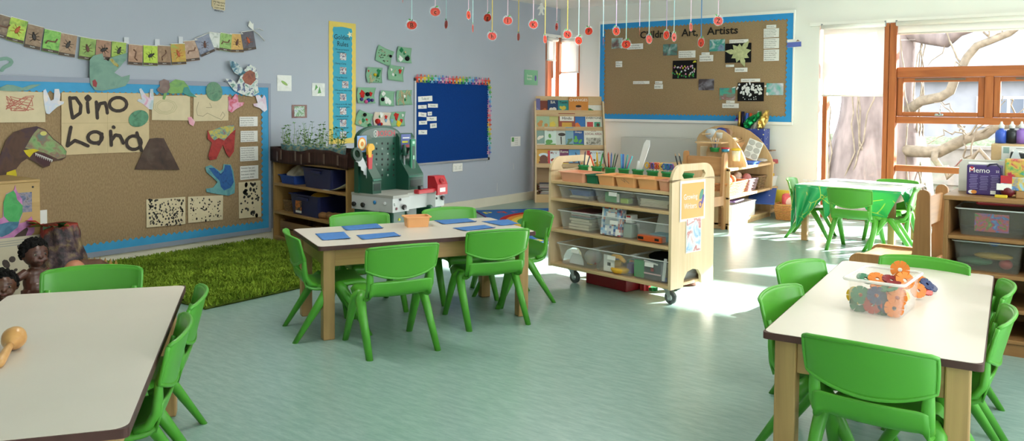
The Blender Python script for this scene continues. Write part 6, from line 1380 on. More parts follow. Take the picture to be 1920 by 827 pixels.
# ================================================================ book rack in the corner
RK = Vector((-5.312, 7.723)); RKA = math.radians(38); rkx = Vector((math.cos(RKA), math.sin(RKA))); rky = Vector((-rkx.y, rkx.x))
def planeP(O, X, Y, px, py, d):
    o = O+Y*d; r_ = ray(px, py); k = (o.x*Y.x+o.y*Y.y)/(r_.x*Y.x+r_.y*Y.y); P = CPOS+r_*k; return ((P.x-O.x)*X.x+(P.y-O.y)*X.y, P.z)
rk = lambda px, py, d: planeP(RK, rkx, rky, px, py, d)
RW_ = rk(1133.5, 330, .12)[0]; RH = rk(1128, 190, .28)[1]
W_b = wood('light_birch', '#d6b88e', '#c2a072', 'x'); W_bz = wood('birch_upright_lit', '#e0c8a4', '#cfb48a', 'z')  # uprights' paler tone puts the sun's brightness on the trolley end into colour
t = thing('book_rack', 'tall birch book rack showing picture book covers in the wall corner', 'book rack', (RK.x, RK.y, 0), RKA)
for x in (0, RW_-.018): MB(W_bz).prism([(0, 0), (.34, 0), (.34, RH-.03), (.32, RH), (.26, RH), (.235, RH-.02), (0, .58), (0, .30)], x, x+.018, 'x').build('side_panel', t)
MB(W_b).box((RW_/2, .333, RH/2+.05), (RW_-.036, .012, RH-.12)).build('back_panel', t)
TIER = [(.225, 216), (.155, 242.5), (.085, 274), (.02, 309)]; TZ = [rk(1000, y, d)[1] for d, y in TIER]
for (d, y), z in zip(TIER, TZ):
    MB(W_b).box((RW_/2, d+.03, z-.006), (RW_-.036, .075, .012)).build('tier_shelf', t)
    lh = .05 if d < .1 else .016; MB(W_b).rbox((RW_/2, d-.008, z+.017-lh/2), (RW_-.036, .012, lh), .003).build('tier_lip', t)
    MB(W_b).box((RW_/2, d+.075, z+.11), (RW_-.036, .008, .24), (-.25, 0, 0)).build('tier_back', t)
MB(W_b).box((RW_/2, .17, .085), (RW_-.036, .32, .016)).box((RW_/2, .02, .04), (RW_-.036, .016, .08)).build('bottom_shelf', t)
BK = [  # tier, x0,y0,x1,y1 in crop, cover, accent, title, label
 (0, 65, 40, 130, 152, '#6d6a9c', '#8f8fc0', '', 'purple picture book at the top left of the rack'), (0, 130, 55, 187, 160, '#7a3424', '#c9622f', '', 'narrow red-brown picture book in the top tier'), (0, 185, 50, 262, 162, '#1c3a66', '#d6cfc0', 'BA', 'navy picture book with big pale letters in the top tier'), (0, 260, 52, 342, 150, '#2f8f8a', '#d0b93f', 'Teeth', 'teal picture book titled Teeth in the top tier'), (0, 340, 30, 485, 165, '#cf8434', '#3f6a9a', 'CHANGES', 'orange picture book with a boy in blue in the top tier'), (0, 414, 88, 588, 172, '#e3e0d6', '#2f7a3a', '', 'wide white picture book with a green curl at the top right'),
 (1, 76, 152, 198, 262, '#a3bd9a', '#c98f4f', '', 'pale green picture book at the left of the second tier'), (1, 166, 165, 266, 257, '#c2bf78', '#d9c04a', '', 'yellow-green picture book in the second tier'), (1, 265, 148, 388, 254, '#98442f', '#e6e2da', 'Hindu', 'red-brown book with a white band reading Hindu'), (1, 362, 172, 466, 256, '#2f6fb0', '#d9732f', '', 'blue and red picture book with a bird in the second tier'), (1, 463, 168, 588, 258, '#e0ddd0', '#c2403f', 'EVERYONE', 'white book with two small coloured pictures, right of the second tier'),
 (2, 86, 258, 164, 382, '#7f9f96', '#e3dfd2', '', 'grey-teal picture book with a bee at the left of the third tier'), (2, 162, 255, 248, 382, '#cfe0d6', '#5fa04f', 'Little Bo', 'pale book with red title and green field in the third tier'), (2, 246, 266, 322, 382, '#c5cdc6', '#3a3028', '', 'pale grey book with a dark bare tree in the third tier'), (2, 318, 252, 376, 382, '#7fa8b8', '#5f7f5a', '', 'light blue narrow picture book in the third tier'), (2, 370, 268, 453, 382, '#2a5a9c', '#5fae4a', 'Sleepy', 'deep blue picture book titled Sleepy in the third tier'), (2, 453, 260, 593, 385, '#e6e3d4', '#4a4a3a', 'LOCAL AREA', 'white book reading Our Local Area at the right of the third tier'),
 (3, 88, 415, 205, 520, '#d2a03a', '#6a3a24', '', 'yellow book with a brown domed building, left of the bottom tier'), (3, 186, 425, 274, 518, '#dbe3e6', '#c9303a', "My 's'", 'white letter book with a red scalloped spine, left one'), (3, 272, 415, 343, 490, '#7a2a5c', '#d9b93a', 'Rama', 'magenta picture book in the bottom tier'), (3, 341, 417, 425, 476, '#4f8fc0', '#6a4a3a', '', 'blue picture book with children in the bottom tier'), (3, 420, 402, 558, 482, '#dcb394', '#c9703f', '', 'peach patterned book standing behind the letter book'), (3, 475, 425, 611, 520, '#dbe6ea', '#c9303a', "My 'c' Book", 'white letter book with a red scalloped spine, right one')]
for i, (ti, x0, y0, x1, y1, cv, ac, title, label) in enumerate(BK):
    d = TIER[ti][0]+.030+(.012 if i % 2 else 0); A = rk(980+x0*.2541, 175+y0*.2541, d+.03); B = rk(980+x1*.2541, 175+y1*.2541, d)
    A = (max(A[0], .022), A[1]); B = (min(B[0], RW_-.022), B[1]); w_, h = B[0]-A[0], max(.09, (A[1]-TZ[ti])/math.cos(.25)); xx = (A[0]+B[0])/2; q = RK+rkx*xx+rky*(d-.004)
    M = Matrix.Translation((q.x, q.y, TZ[ti]+.002)) @ Matrix.Rotation(RKA, 4, 'Z') @ Matrix.Rotation(-.25, 4, 'X')
    M = M @ Matrix(((1, 0, 0, 0), (0, 0, -1, 0), (0, 1, 0, 0), (0, 0, 0, 1)))          # local x across, y up the cover, z towards the reader
    b = thing('picture_book', label, 'book', M=M, group='picture books on the rack')
    mb = MB(col(cv, .35)); mb.box((0, h/2, .0005), (w_, h, .002)).box((0, h/2, -.0105), (w_, h, .002)).box((-w_/2+.001, h/2, -.005), (.002, h, .012)); mb.build('cover', b)
    MB(M_paper).box((0, h/2, -.005), (w_-.006, h-.006, .009)).build('pages', b)
    rr = random.Random(200+i); p = MB(col(ac, .4)); k = i % 4; zz = .0016
    if i == 5:
        for q_ in range(7): p.prism(ell(-w_*.28+q_*w_*.09, h*(.38+.16*math.sin(q_*.75)), w_*.085, h*.17, 12), zz, zz+.001+q_*.0001)
        p.use(col('#c9352a')).prism(ell(w_*.36, h*.25, w_*.06, h*.11, 12), zz, zz+.002)
    elif i == 4: p.prism([(-w_*.25, .01), (w_*.3, .01), (w_*.25, h*.22), (-w_*.2, h*.22)], zz, zz+.001).use(col('#c98f6a')).prism(ell(0, h*.38, w_*.15, h*.16, 14), zz, zz+.0012).use(col('#3a2a20')).prism(ell(0, h*.5, w_*.15, h*.07, 12), zz, zz+.0016)
    elif i in (18, 22): p.prism(poly_scallop(w_*.22, h, 1, 6, .002), zz, zz+.001) if False else p.box((-w_*.41, h/2, zz), (w_*.18, h, .001)); [p.use(col(c)).prism(ell(rr.uniform(-.2, .42)*w_, h*rr.uniform(.1, .4), .014, .014, 10), zz, zz+.001) for c in ('#d9a53a', '#5fa04f', '#8a5a40', '#c9303a')]
    elif i == 13: p.prism([(-.004, .02), (.008, .02), (.006, h*.55), (-.008, h*.55)], zz, zz+.001).prism(ell(.008, h*.68, w_*.36, h*.1, 12), zz, zz+.001)
    elif i == 8: p.box((.0, h*.68, zz), (w_*.86, h*.34, .001)); p.use(col('#d0a040')).box((0, h*.24, zz), (w_*.6, h*.36, .001))
    elif i == 10: p.box((-w_*.23, h*.34, zz), (w_*.36, h*.42, .001)).use(col('#3f9a78')).box((w_*.2, h*.34, zz), (w_*.36, h*.42, .001)).use(col('#5a3a2a')).prism(ell(w_*.24, h*.34, w_*.1, h*.13, 10), zz, zz+.0016)
    elif i == 16: p.use(blotch('crowd_photo', ['#3a3a34', '#8f8a7a', '#c9c4b8', '#5a5044'], 40, .4, 77)).box((0, h*.27, zz), (w_*.76, h*.40, .001))
    elif i == 17: p.prism(ell(0, h*.35, w_*.3, h*.28, 16), zz, zz+.001).box((0, h*.12, zz), (w_*.7, h*.18, .001)).use(col('#cfe0e6')).prism(ell(0, h*.62, w_*.36, h*.14, 14), zz, zz+.0006)
    else:
        for q_ in range(3): p.prism(ell(rr.uniform(-.25, .25)*w_, h*rr.uniform(.2, .55), w_*rr.uniform(.1, .24), h*rr.uniform(.07, .16), 12, rr.uniform(0, 3)), zz, zz+.001+q_*.0002)
        p.box((0, h*.07, zz), (w_*.9, h*.1, .001))
    p.build('cover_picture', b)
    if title: MB(col('#8a2a30') if i in (12, 16, 22, 18) else col('#e6e0d0') if i in (2, 4, 15, 19) else M_ink).text(title, min(.048, w_*1.5/max(3, len(title))), 0, h*(.68 if i in (8, 16) else .84), .0032, bold=.01).build('title', b)
    if i == 16: MB(col('#8a2a30')).text('OUR', .030, 0, h*.86, .0032, bold=.01).build('title', b)
rr = random.Random(12)
for k in range(14):
    cz = .094+k*.0088; w_ = rr.uniform(.20, .25); q = RK+rkx*(.17+rr.uniform(-.02, .02))+rky*(.15+rr.uniform(-.02, .02)); c = ['#6a4a44', '#8a8f9a', '#a33a34', '#d9d4c8', '#4f6f5a', '#c98f4f', '#3a4a6a'][k % 7]
    mb = MB(col(c, .4)).box((0, 0, .0042), (w_, .21, .0012)).box((0, 0, -.002+.0005), (w_, .21, .0012)); mb.use(M_paper).box((0, 0, .0018), (w_-.004, .206, .004))
    one('magazine', mb, 'flat magazine stacked on the bottom shelf of the book rack', 'magazine', (q.x, q.y, cz), RKA+rr.uniform(-.12, .12), 'magazines at the bottom of the book rack')
# ================================================================ storage trolley
TO = Vector((-2.885, 4.352)); TA = math.atan2(4.19-4.36, -1.955+2.89); tx = Vector((math.cos(TA), math.sin(TA))); ty = Vector((-tx.y, tx.x))
tr = lambda px, py, d=0.: planeP(TO, tx, ty, px, py, d)
TL, TD, TZ0 = .955, .43, .093
def tl(x, y, z=0.): q = TO+tx*x+ty*y; return (q.x, q.y, z)
t = thing('storage_trolley', 'birch storage trolley on castors with clear bins and a row of green pots', 'trolley', (TO.x, TO.y, 0), TA)
def endpanel(x0, x1, top):
    D = TD; P = [(0, TZ0), (.12, TZ0), (.13, TZ0+.05), (.16, TZ0+.085), (.215, TZ0+.095), (.27, TZ0+.085), (.30, TZ0+.05), (.31, TZ0), (D, TZ0), (D, top-.10)]
    P += [(D-.10+.10*math.cos(a), top-.10+.10*math.sin(a)) for a in [k*PI/12 for k in range(1, 7)]]+[(.10-.10*math.sin(a), top-.10+.10*math.cos(a)) for a in [k*PI/12 for k in range(0, 7)]]
    # panel below the handle, then the two cheeks and the rounded bridge round the slot
    zs0, zs1, ys0, ys1 = top-.085, top-.04, .115, D-.115
    low = [p for p in P if p[1] <= zs0]; lowP = [(0, TZ0)]+P[1:8]+[(D, TZ0), (D, zs0), (0, zs0)]
    o = MB(W_bz); o.prism(lowP, x0, x1, 'x')
    o.prism([(0, zs0), (ys0, zs0), (ys0-.018, (zs0+zs1)/2), (ys0, zs1), (ys0, top)]+[(.10-.10*math.sin(a), top-.10+.10*math.cos(a)) for a in [k*PI/12 for k in range(0, 7)]], x0, x1, 'x')
    o.prism([(D, zs0), (D, top-.10)]+[(D-.10+.10*math.cos(a), top-.10+.10*math.sin(a)) for a in [k*PI/12 for k in range(1, 7)]]+[(ys1, top), (ys1, zs1), (ys1+.018, (zs0+zs1)/2), (ys1, zs0)], x0, x1, 'x')
    o.prism([(ys0, zs1), (ys1, zs1), (ys1, top), (ys0, top)], x0, x1, 'x'); return o.build('end_panel', t)
endpanel(0, .018, .80); endpanel(TL-.018, TL, .80)
SZ = [tr(1258, 538)[1], tr(1258, 464)[1], tr(1262, 398)[1], tr(1265, 361)[1]]
for z in SZ: MB(W_b).rbox((TL/2, TD/2, z-.0095), (TL-.036, TD, .019), .003).build('shelf_board', t)
ZT = tr(1165, 331, .20)[1]; MB(W_b).rbox((TL/2, TD*.62, ZT-.008), (TL-.036, TD*.42, .016), .003).build('pot_board', t)
MB(W_b).box((TL/2, TD-.006, (SZ[0]+ZT)/2), (TL-.036, .010, ZT-SZ[0])).build('back_panel', t)
M_grey = mat('grey_rubber', '#55585a', .5, .4); 
for x, y in ((.16, .06), (TL-.06, .06), (.16, TD-.06), (TL-.24, TD-.06)):
    if 1:
        c = MB(M_alu); c.rbox((x, y, TZ0-.006), (.05, .04, .012), .003)
        for s in (-1, 1): c.prism([(x-.018, TZ0-.01), (x+.02, TZ0-.01), (x+.028, .045), (x+.012, .035)], y+s*.015-.0015, y+s*.015+.0015, 'y')
        o = c.build('castor', t); MB(M_grey).lathe([(.012, -.012), (.034, -.012), (.0385, -.006), (.0385, .006), (.034, .012), (.012, .012)], (x+.02, y, .0387), 24, 'y').use(M_alu).lathe([(0, -.0135), (.018, -.0135), (.018, .0135), (0, .0135)], (x+.02, y, .0387), 16, 'y').build('wheel', o)
# posters on the end
def tend(px, py):
    X = TO+tx*(TL+.003); r_ = ray(px, py); k = (X.x*tx.x+X.y*tx.y)/(r_.x*tx.x+r_.y*tx.y); P = CPOS+r_*k; return ((P.x-TO.x)*ty.x+(P.y-TO.y)*ty.y, P.z)
EF = lambda y, z: Matrix.Translation(tl(TL+.002, y, z)) @ Matrix.Rotation(TA, 4, 'Z') @ Matrix(((0, 0, 1, 0), (1, 0, 0, 0), (0, 1, 0, 0), (0, 0, 0, 1)))
(ya, za), (yb, zb) = tend(1278.5, 345), tend(1319, 405); w_, h = yb-ya, za-zb
P = one('growing_writers_sign', MB(M_paper).box((0, 0, .0006), (w_+.03, h+.03, .0012)), 'orange sign reading Growing Writers on the trolley end', 'sign', M=EF((ya+yb)/2, (za+zb)/2))
MB(mat('pale_orange_print', '#e0a552', .4)).box((0, 0, .0016), (w_, h, .001)).build('orange_panel', P)
MB(M_paper).text('Growing', .046, -.025, .022, .0026, bold=.006, sx=.85).text('Writers', .046, -.025, -.032, .0026, bold=.006, sx=.85).build('lettering', P)
g = MB(col('#4f8f7a')); g.prism(ell(.085, .03, .016, .035, 12, -.5), .002, .003).use(col('#5a4f9a')).prism(ell(.10, .0, .010, .03, 12, -.3), .002, .003).loopprism(ell(.075, -.03, .016, .02, 14), ell(.075, -.03, .010, .013, 14), .002, .003); g.build('scissors_motif', P)
(ya, za), (yb, zb) = tend(1288, 412), tend(1313, 468)
one('photo_print', MB(M_paper).box((0, 0, .0004), (yb-ya+.012, za-zb+.012, .0008)).use(blotch('trolley_photo', ['#5f7a4a', '#7fa8d0', '#d8dde0', '#b04038', '#e6e6e6'], 14, .3, 81)).box((0, 0, .0012), (yb-ya, za-zb, .001)), 'bright child photo stuck below the Growing Writers sign', 'photo', M=EF((ya+yb)/2, (za+zb)/2))
# clear bins and what is in them
M_clr = clear('clear_bin_plastic', '#e8ecec', .11, .08); M_clr_rim = clear('clear_bin_rim', '#f0f2f2', .45, .12)
def clear_bin(label, x0, x1, z, h, y0, dep, loc=tl, ang=TA, tag_=True, group='clear plastic bins', taper=1.12, m=None):
    L, D = (x1-x0)/taper, dep/taper; b = thing('clear_bin', label, 'storage bin', loc((x0+x1)/2, y0+dep/2, z), ang, group)
    open_box(MB(m or M_clr), L, D, h, t=.0025, taper=taper, lip=.008, r=.018).build('bin_body', b)
    P = rrect(L*taper+.014, D*taper+.014, .02, 5); P.append(P[0]); MB(M_clr_rim).tube([(x, y, h-.003) for x, y in P], .0035, 6, cap=False).build('rim', b)
    if tag_: MB(M_paper).box((0, -D*.5*(1+(taper-1)*.7)-.004, h*.72), (.062, .0015, .024), (-.08, 0, 0)).build('label_strip', b)
    return b
rows = [(SZ[2], .085, [(1040.5, 1105.5, 371), (1108, 1182.5, 380), (1184.5, 1262, 388)]), (SZ[1], .125, [(1042, 1110, 430), (1111.5, 1183, 440), (1185, 1258, 452)]), (SZ[0], .135, [(1041, 1108, 487), (1106, 1179, 503), (1177, 1255, 520)])]
RNM = ['upper', 'middle', 'lower']; CNM = ['left', 'middle', 'right']; BINS = {}
for r_, (z, h, cs) in enumerate(rows):
    for c_, (xa, xb, yy) in enumerate(cs):
        a, b = tr(xa, yy)[0], tr(xb, yy)[0]; a = max(a, .03); b = min(b, TL-.03); BINS[r_, c_] = ((a+b)/2, b-a, z+.004); clear_bin('clear plastic bin on the trolley, %s shelf, %s' % (RNM[r_], CNM[c_]), a, b, z, h, .02, .33, tag_=not (r_ == 0 and c_ != 1) and not (r_ == 1 and c_ != 1))
def put(r_, c_, name, label, cat, mb, dx=0., dy=0., dz=0., rz=0., rx=0., ry=0.):
    x, w_, z = BINS[r_, c_]; o = one(name, mb, label, cat); o.matrix_world = Matrix.Translation(tl(x+dx, .16+dy, z+dz)) @ Matrix.Rotation(TA, 4, 'Z') @ Euler((rx, ry, rz)).to_matrix().to_4x4(); return o
def paperstack(w_, d, h, m, n=6, seed=0):
    mb = MB(m); rr = random.Random(seed)
    for k in range(n): mb.box((rr.uniform(-.006, .006), rr.uniform(-.006, .006), h*(k+.5)/n), (w_, d, h/n*.8), (0, 0, rr.uniform(-.06, .06)))
    return mb
cream = mat('cream_paper_stack', '#c9c0a8', .7, .2, var=.06, scale=20)
put(0, 0, 'craft_tray', 'blue plastic tray inside the upper left trolley bin', 'tray', open_box(MB(mat('mid_blue_plastic', '#2a5fae', .4)), .15, .16, .035), dz=.018)
put(0, 0, 'paper_pad', 'pale paper pad in the upper left trolley bin', 'paper', paperstack(.16, .18, .012, cream, 3, 1), dz=.002)
mb = MB(mat('green_card_box', '#2a8a4a', .4)); mb.rbox((0, 0, .03), (.10, .02, .06), .002); mb.use(M_paper).box((.052, -.0105, .03), (.02, .001, .05)); [mb.use(col(c)).prism(ell(-.035+.022*k, -.0, .008, .011, 10), .0105, .0115, 'z') for k, c in enumerate(('#b05a8a', '#7f5fa0', '#d98a4a'))]
put(0, 1, 'crayon_box', 'green card box in the upper middle trolley bin', 'box', mb, -.03, -.105, .004)
mb = MB(mat('navy_cloth', '#1f2f6a', .9)); rr = random.Random(2); mb.grid(lambda u, v: ((u-.5)*.22, (v-.5)*.16, .02+.03*noise.noise((u*3, v*3, 1))+.02*math.sin(u*9)*(1-abs(v-.5))), 20, 14); o = put(0, 1, 'cloth', 'navy cloth heaped over the upper middle trolley bin', 'cloth', mb, -.02, .05, .075); bake(o, ('SOLIDIFY', dict(thickness=.004)))
mb = MB(col('#8fb03a')); mb.rbox((0, 0, .015), (.06, .05, .03), .005); put(0, 1, 'sponge', 'lime sponge block in the upper middle trolley bin', 'sponge', mb, .06, -.08, .003)
put(0, 2, 'paper_stack', 'stack of cream paper strips in the upper right trolley bin', 'paper', paperstack(.20, .22, .045, cream, 6, 3), dz=.003)
put(1, 0, 'cloth_stack', 'folded cream cloths in the middle-shelf left trolley bin', 'cloth', paperstack(.17, .2, .07, cream, 4, 4), .0, 0, .003)
mb = MB(mat('grey_striped_cloth', '#6f7f86', .9)); [mb.use(mat('stripe_%d' % (k % 3), ['#6f7f86', '#8a5a62', '#a8a49a'][k % 3], .9)).box((0, 0, .006+.008*k), (.16, .19, .007)) for k in range(5)]; put(1, 0, 'striped_cloth', 'grey striped cloth on top of the cream cloths', 'cloth', mb, 0, 0, .075)
m, nt, b = _new('mosaic_paper'); tc = nt.nodes.new('ShaderNodeTexCoord'); mp = nt.nodes.new('ShaderNodeMapping'); mp.inputs['Scale'].default_value = (60, 60, 60); vo = nt.nodes.new('ShaderNodeTexVoronoi'); vo.distance = 'CHEBYCHEV'; vo.inputs['Randomness'].default_value = 0; vo.inputs['Scale'].default_value = 1
rp_ = nt.nodes.new('ShaderNodeValToRGB'); rp_.color_ramp.interpolation = 'CONSTANT'; cs_ = ['#e2e2e0', '#6f9fc8', '#2f4a86', '#e2e2e0', '#c9553a', '#8ab0d0']
while len(rp_.color_ramp.elements) < 6: rp_.color_ramp.elements.new(.5)
for k, c_ in enumerate(cs_): rp_.color_ramp.elements[k].position = .2+k*.11; rp_.color_ramp.elements[k].color = (*lin(c_), 1)
nt.links.new(tc.outputs['Object'], mp.inputs['Vector']); nt.links.new(mp.outputs['Vector'], vo.inputs['Vector']); nt.links.new(vo.outputs['Color'], rp_.inputs['Fac']); nt.links.new(rp_.outputs['Color'], b.inputs['Base Color'])
mb = MB(m).rbox((0, 0, .085), (.15, .05, .17), .003); mb.use(mat('grey_box_panel', '#a9adb0', .5)).box((0, -.0256, .10), (.09, .001, .07)); mb.use(M_paper).box((0, -.0262, .125), (.062, .001, .024))
put(1, 1, 'mosaic_box', 'tall box with blue and red mosaic squares in a trolley bin', 'box', mb, -.035, -.11, .002, 0, -.12)
mb = MB(mat('grey_green_card', '#8a9a90', .5)).rbox((0, 0, .04), (.06, .08, .08), .003); mb.use(M_paper).rbox((0, 0, .11), (.045, .06, .05), .003); mb.use(col('#c23a3a')).box((0, -.0305, .125), (.03, .001, .01)); put(1, 1, 'small_box', 'grey and white card box beside the mosaic box', 'box', mb, .08, -.07, .003)
mb = MB(M_paper).box((0, 0, .07), (.19, .002, .14)); put(1, 2, 'card_sheet', 'white card sheet leaning in the middle-shelf right trolley bin', 'card', mb, .01, .0, .01, 0, -.35)
mb = MB(mat('orange_pack', '#c9592a', .4)).rbox((0, 0, .017), (.17, .05, .034), .004); mb.use(M_ink).box((-.06, -.0255, .017), (.04, .001, .016)).box((.055, -.0255, .017), (.03, .001, .014)); put(1, 2, 'orange_packet', 'long orange packet in the middle-shelf right trolley bin', 'packet', mb, -.02, -.11, .003)
mb = MB(col('#4f8fa0')).rbox((0, 0, .02), (.14, .10, .04), .008); put(1, 2, 'teal_pouch', 'teal pouch behind the orange packet', 'pouch', mb, .01, -.03, .003)
mb = MB(mat('white_card_disc', '#dfe3e2', .6)).prism([(.06*math.cos(a), .075*math.sin(a)) for a in [PI*k/16 for k in range(17)]], -.001, .001, 'y'); put(2, 0, 'card_disc', 'white half-round card in the lower left trolley bin', 'card', mb, -.02, -.10, .004)
mb = MB(clear('crinkled_bag', '#d6d8d8', .4, .2)).ball((0, 0, .05), .06, 14, (1, 1, .85)); mb.use(col('#c9a82a')).rbox((0, -.02, .03), (.04, .03, .05), .004).use(col('#a03a36')).rbox((.03, -.01, .04), (.03, .03, .06), .004); put(2, 0, 'plastic_bag', 'clear bag of coloured pieces in the lower left trolley bin', 'bag', mb, .055, -.03, .002)
rr = random.Random(9)
for k, c_ in enumerate(('red', 'blue', 'yellow', 'green', 'orange', 'purple')):
    mb = MB(col(dict(red='#b8342f', blue='#2f4f9f', yellow='#d9b02a', green='#2f7f4a', orange='#d9752a', purple='#6a4a8a')[c_])).rbox((0, 0, .03), (.05, .06, .06), .006); put(2, 1, 'plastic_piece', c_+' plastic piece in the lower middle trolley bin', 'toy piece', mb, -.085+.034*k, rr.uniform(-.05, .06), .004, rr.uniform(0, 1))
mb = MB(col('#dca02a')); mb.smooth = True; mb.tube([(-.055, 0, .0), (-.03, 0, .012), (.02, 0, .012), (.055, 0, -.012)], [.012, .016, .016, .012], 10, flat=.8); put(2, 1, 'yellow_grip', 'yellow curved plastic handle in the lower middle trolley bin', 'toy piece', mb, .03, -.115, .09)
mb = MB(col('#d9a82a')).lathe([(0, 0), (.05, 0), (.062, .02), (.055, .03), (0, .03)], n=20); put(2, 1, 'yellow_dish', 'yellow plastic dish at the bottom of the lower middle bin', 'dish', mb, .03, -.085, .003)
mb = MB(M_paper).box((0, 0, .05), (.085, .002, .10)); mb.use(M_ink).box((.0, -.0015, .045), (.025, .001, .02)); put(2, 1, 'picture_card', 'white picture card in the lower middle trolley bin', 'card', mb, -.03, -.122, .004)
mb = MB(col('#1f8a45')).rbox((0, 0, .05), (.075, .03, .10), .003); put(2, 2, 'green_box', 'green card box in the lower right trolley bin', 'box', mb, -.09, -.10, .003)
mb = MB(mat('charcoal_box', '#2a2f38', .4)).rbox((0, 0, .055), (.12, .03, .11), .003); mb.use(M_redp).prism(ell(0, .06, .010, .010, 14), .0152, .0162, 'y').box((0, -.0156, .06), (.02, .001, .02)); mb.use(col('#d9b0b4')).box((0, -.0156, .035), (.12, .001, .008)).use(M_paper).box((-.01, -.0156, .10), (.1, .001, .010), (0, .12, 0)); put(2, 2, 'dark_box', 'charcoal game box with a red badge in the lower right bin', 'box', mb, .01, -.105, .003)
mb = MB(mat('white_plastic', '#dfe3e4', .35)); mb.rbox((0, 0, .06), (.022, .008, .13), .004); put(2, 2, 'white_holder', 'white plastic holder standing in the lower right trolley bin', 'holder', mb, .085, -.115, .012, 0, -.1, .05)
mb = MB(mat('black_felt_pile', '#1a1c1e', .9, .1, var=.3, scale=40)).ball((0, 0, 0), .1, 14, (1, .7, .35)); put(2, 2, 'black_fabric', 'black fabric heaped in the lower right trolley bin', 'cloth', mb, -.01, .02, .115)
mb = MB(col('#2f5fc0')).cyl((0, 0, 0), (0, 0, .02), .015, 14); put(2, 2, 'blue_counter', 'small blue counter at the bottom of the lower right bin', 'counter', mb, .08, -.10, .003)
# peach trays on the tray shelf
M_pink = mat('pink_peach_tray', '#dc9c7c', .45, .4, var=.03, scale=8)
for (xa, xb, lab, m) in ((1050, 1096.5, 'pink-peach tray at the left end of the trolley', M_pink), (1120.5, 1152.5, 'orange tray on the trolley, right of the green gap', M_peach), (1154, 1193, 'orange tray with scribble marks on the trolley', M_peach), (1195, 1233, 'orange tray on the trolley, second from the right', M_peach), (1235, 1266, 'pink-peach tray at the right end of the trolley', M_pink)):
    a, b = tr(xa, 338, .02)[0], min(tr(xb, 345, .02)[0], TL-.03); o = one('plastic_tray', open_box(MB(m), (b-a)/1.16, .15, .062, taper=1.14, r=.014), lab, 'tray', tl((a+b)/2, .095, SZ[3]), TA, 'peach trays on the trolley')
    if 'scribble' in lab: MB(mat('scribble_grey', '#8a7060', .8)).tube([(-.03, -.0835, .045), (.0, -.082, .03), (-.01, -.084, .05), (.03, -.082, .025)], .0012, 4).build('scribble', o)
a, b = tr(1098, 338, .03)[0], tr(1120, 338, .03)[0]; one('plastic_tray', open_box(MB(mat('dark_green_tray', '#176a4a', .4)), (b-a)*.95, .13, .055, taper=1.05), 'dark green tray in the gap behind the peach trays', 'tray', tl((a+b)/2, .10, SZ[3]), TA)
# green pots and what stands in them
M_pot = mat('emerald_plastic', '#1f8a4c', .35, .5); pot0 = None
POTS = [(1094, 315.5, 'holding dark navy pencils'), (1119, 317.5, 'holding an orange marker and yellow pens'), (1144, 320, 'holding many colouring pencils'), (1169.7, 321.5, 'holding blue and pink markers'), (1196, 324, 'holding the tall white ruler'), (1223.5, 326, 'full of orange-handled scissors'), (1251.5, 328.5, 'full of blue-handled scissors'), (1289, 331, 'behind the trolley end handle holding black pencils')]
PP = []
for px, py, lab in POTS:
    x = tr(px, py, .27)[0]; x = min(x, TL-.06); p = tl(x, .27, ZT)
    if pot0 is None:
        pot0 = thing('green_pot', 'x', 'pot', group='green pots on the trolley'); n = 20
        MB(M_pot).lathe([(.036, 0), (.036, .034), (.042, .036), (.042, .046), (.036, .046), (.034, .006), (0, .006)], n=24).build('pot_body', pot0, Matrix.Diagonal((1, .72, 1, 1))); pot0.location = p; pot0.rotation_euler = (0, 0, TA); pot0['label'] = 'oval green pot on the trolley '+lab; PP.append(p)
    else: dup(pot0, 'oval green pot on the trolley '+lab, p, TA); PP.append(p)
def pen(i, dx, dy, lean, dirn, L, c, lab, name='pencil', r=.0042, tip=None):
    p = PP[i]; d = Vector((math.sin(lean)*math.cos(dirn), math.sin(lean)*math.sin(dirn), math.cos(lean))); mb = MB(col(c, .4)); mb.cyl((0, 0, 0), d*L, r, 8)
    if tip: mb.use(col(tip, .6)); mb.tube([d*L, d*(L+.018)], [r, .0008], 8)
    one(name, mb, lab, name, (p[0]+dx*tx.x, p[1]+dx*tx.y+dy, p[2]+.010), group=name+'s in the trolley pots')
for i, S in enumerate([
    [(-.016, .45, 'navy', '#1f2a44'), (.002, -.1, 'slate', '#2f3a52'), (.018, -.35, 'dark blue', '#24345a')], [(-.01, .42, 'orange', '#d9542a'), (.006, .05, 'yellow', '#d6b52f'), (.02, -.25, 'green', '#2f8f4a'), (.012, .1, 'mustard', '#b58f2f')],
    [(-.024, .3, 'brown', '#4a342a'), (-.012, .05, 'black', '#1f1f22'), (-.004, .1, 'orange-red', '#c94a2a'), (.004, -.05, 'blue', '#2f5a9a'), (.014, -.2, 'dark green', '#2a5a3a'), (.024, -.3, 'charcoal', '#2f2f34')], [(-.016, .05, 'sky blue', '#4f9fd0'), (-.006, 0, 'blue', '#2f5fb0'), (.008, -.42, 'pink', '#d05a90'), (.016, -.4, 'turquoise', '#4fb0b8'), (.004, -.2, 'teal', '#3f8f8a')]]):
    for dx, ln, cn, c in S: pen(i, dx, 0, abs(ln), PI+TA if ln > 0 else TA, .115 if i != 3 else .125, c, cn+' '+('pencil' if i in (0, 2) else 'marker')+' in the '+['first', 'second', 'third', 'fourth'][i]+' green pot on the trolley', 'pencil' if i in (0, 2) else 'marker', .004 if i in (0, 2) else .0055, None if i == 3 else c)
for k, (dx, ln) in enumerate(((-.045, .3), (-.02, .28))): pen(7, dx, 0, ln, PI+TA, .14, '#26282c', ['left', 'right'][k]+' black pencil leaning by the trolley end handle', 'pencil', .0042, '#c9a57a')
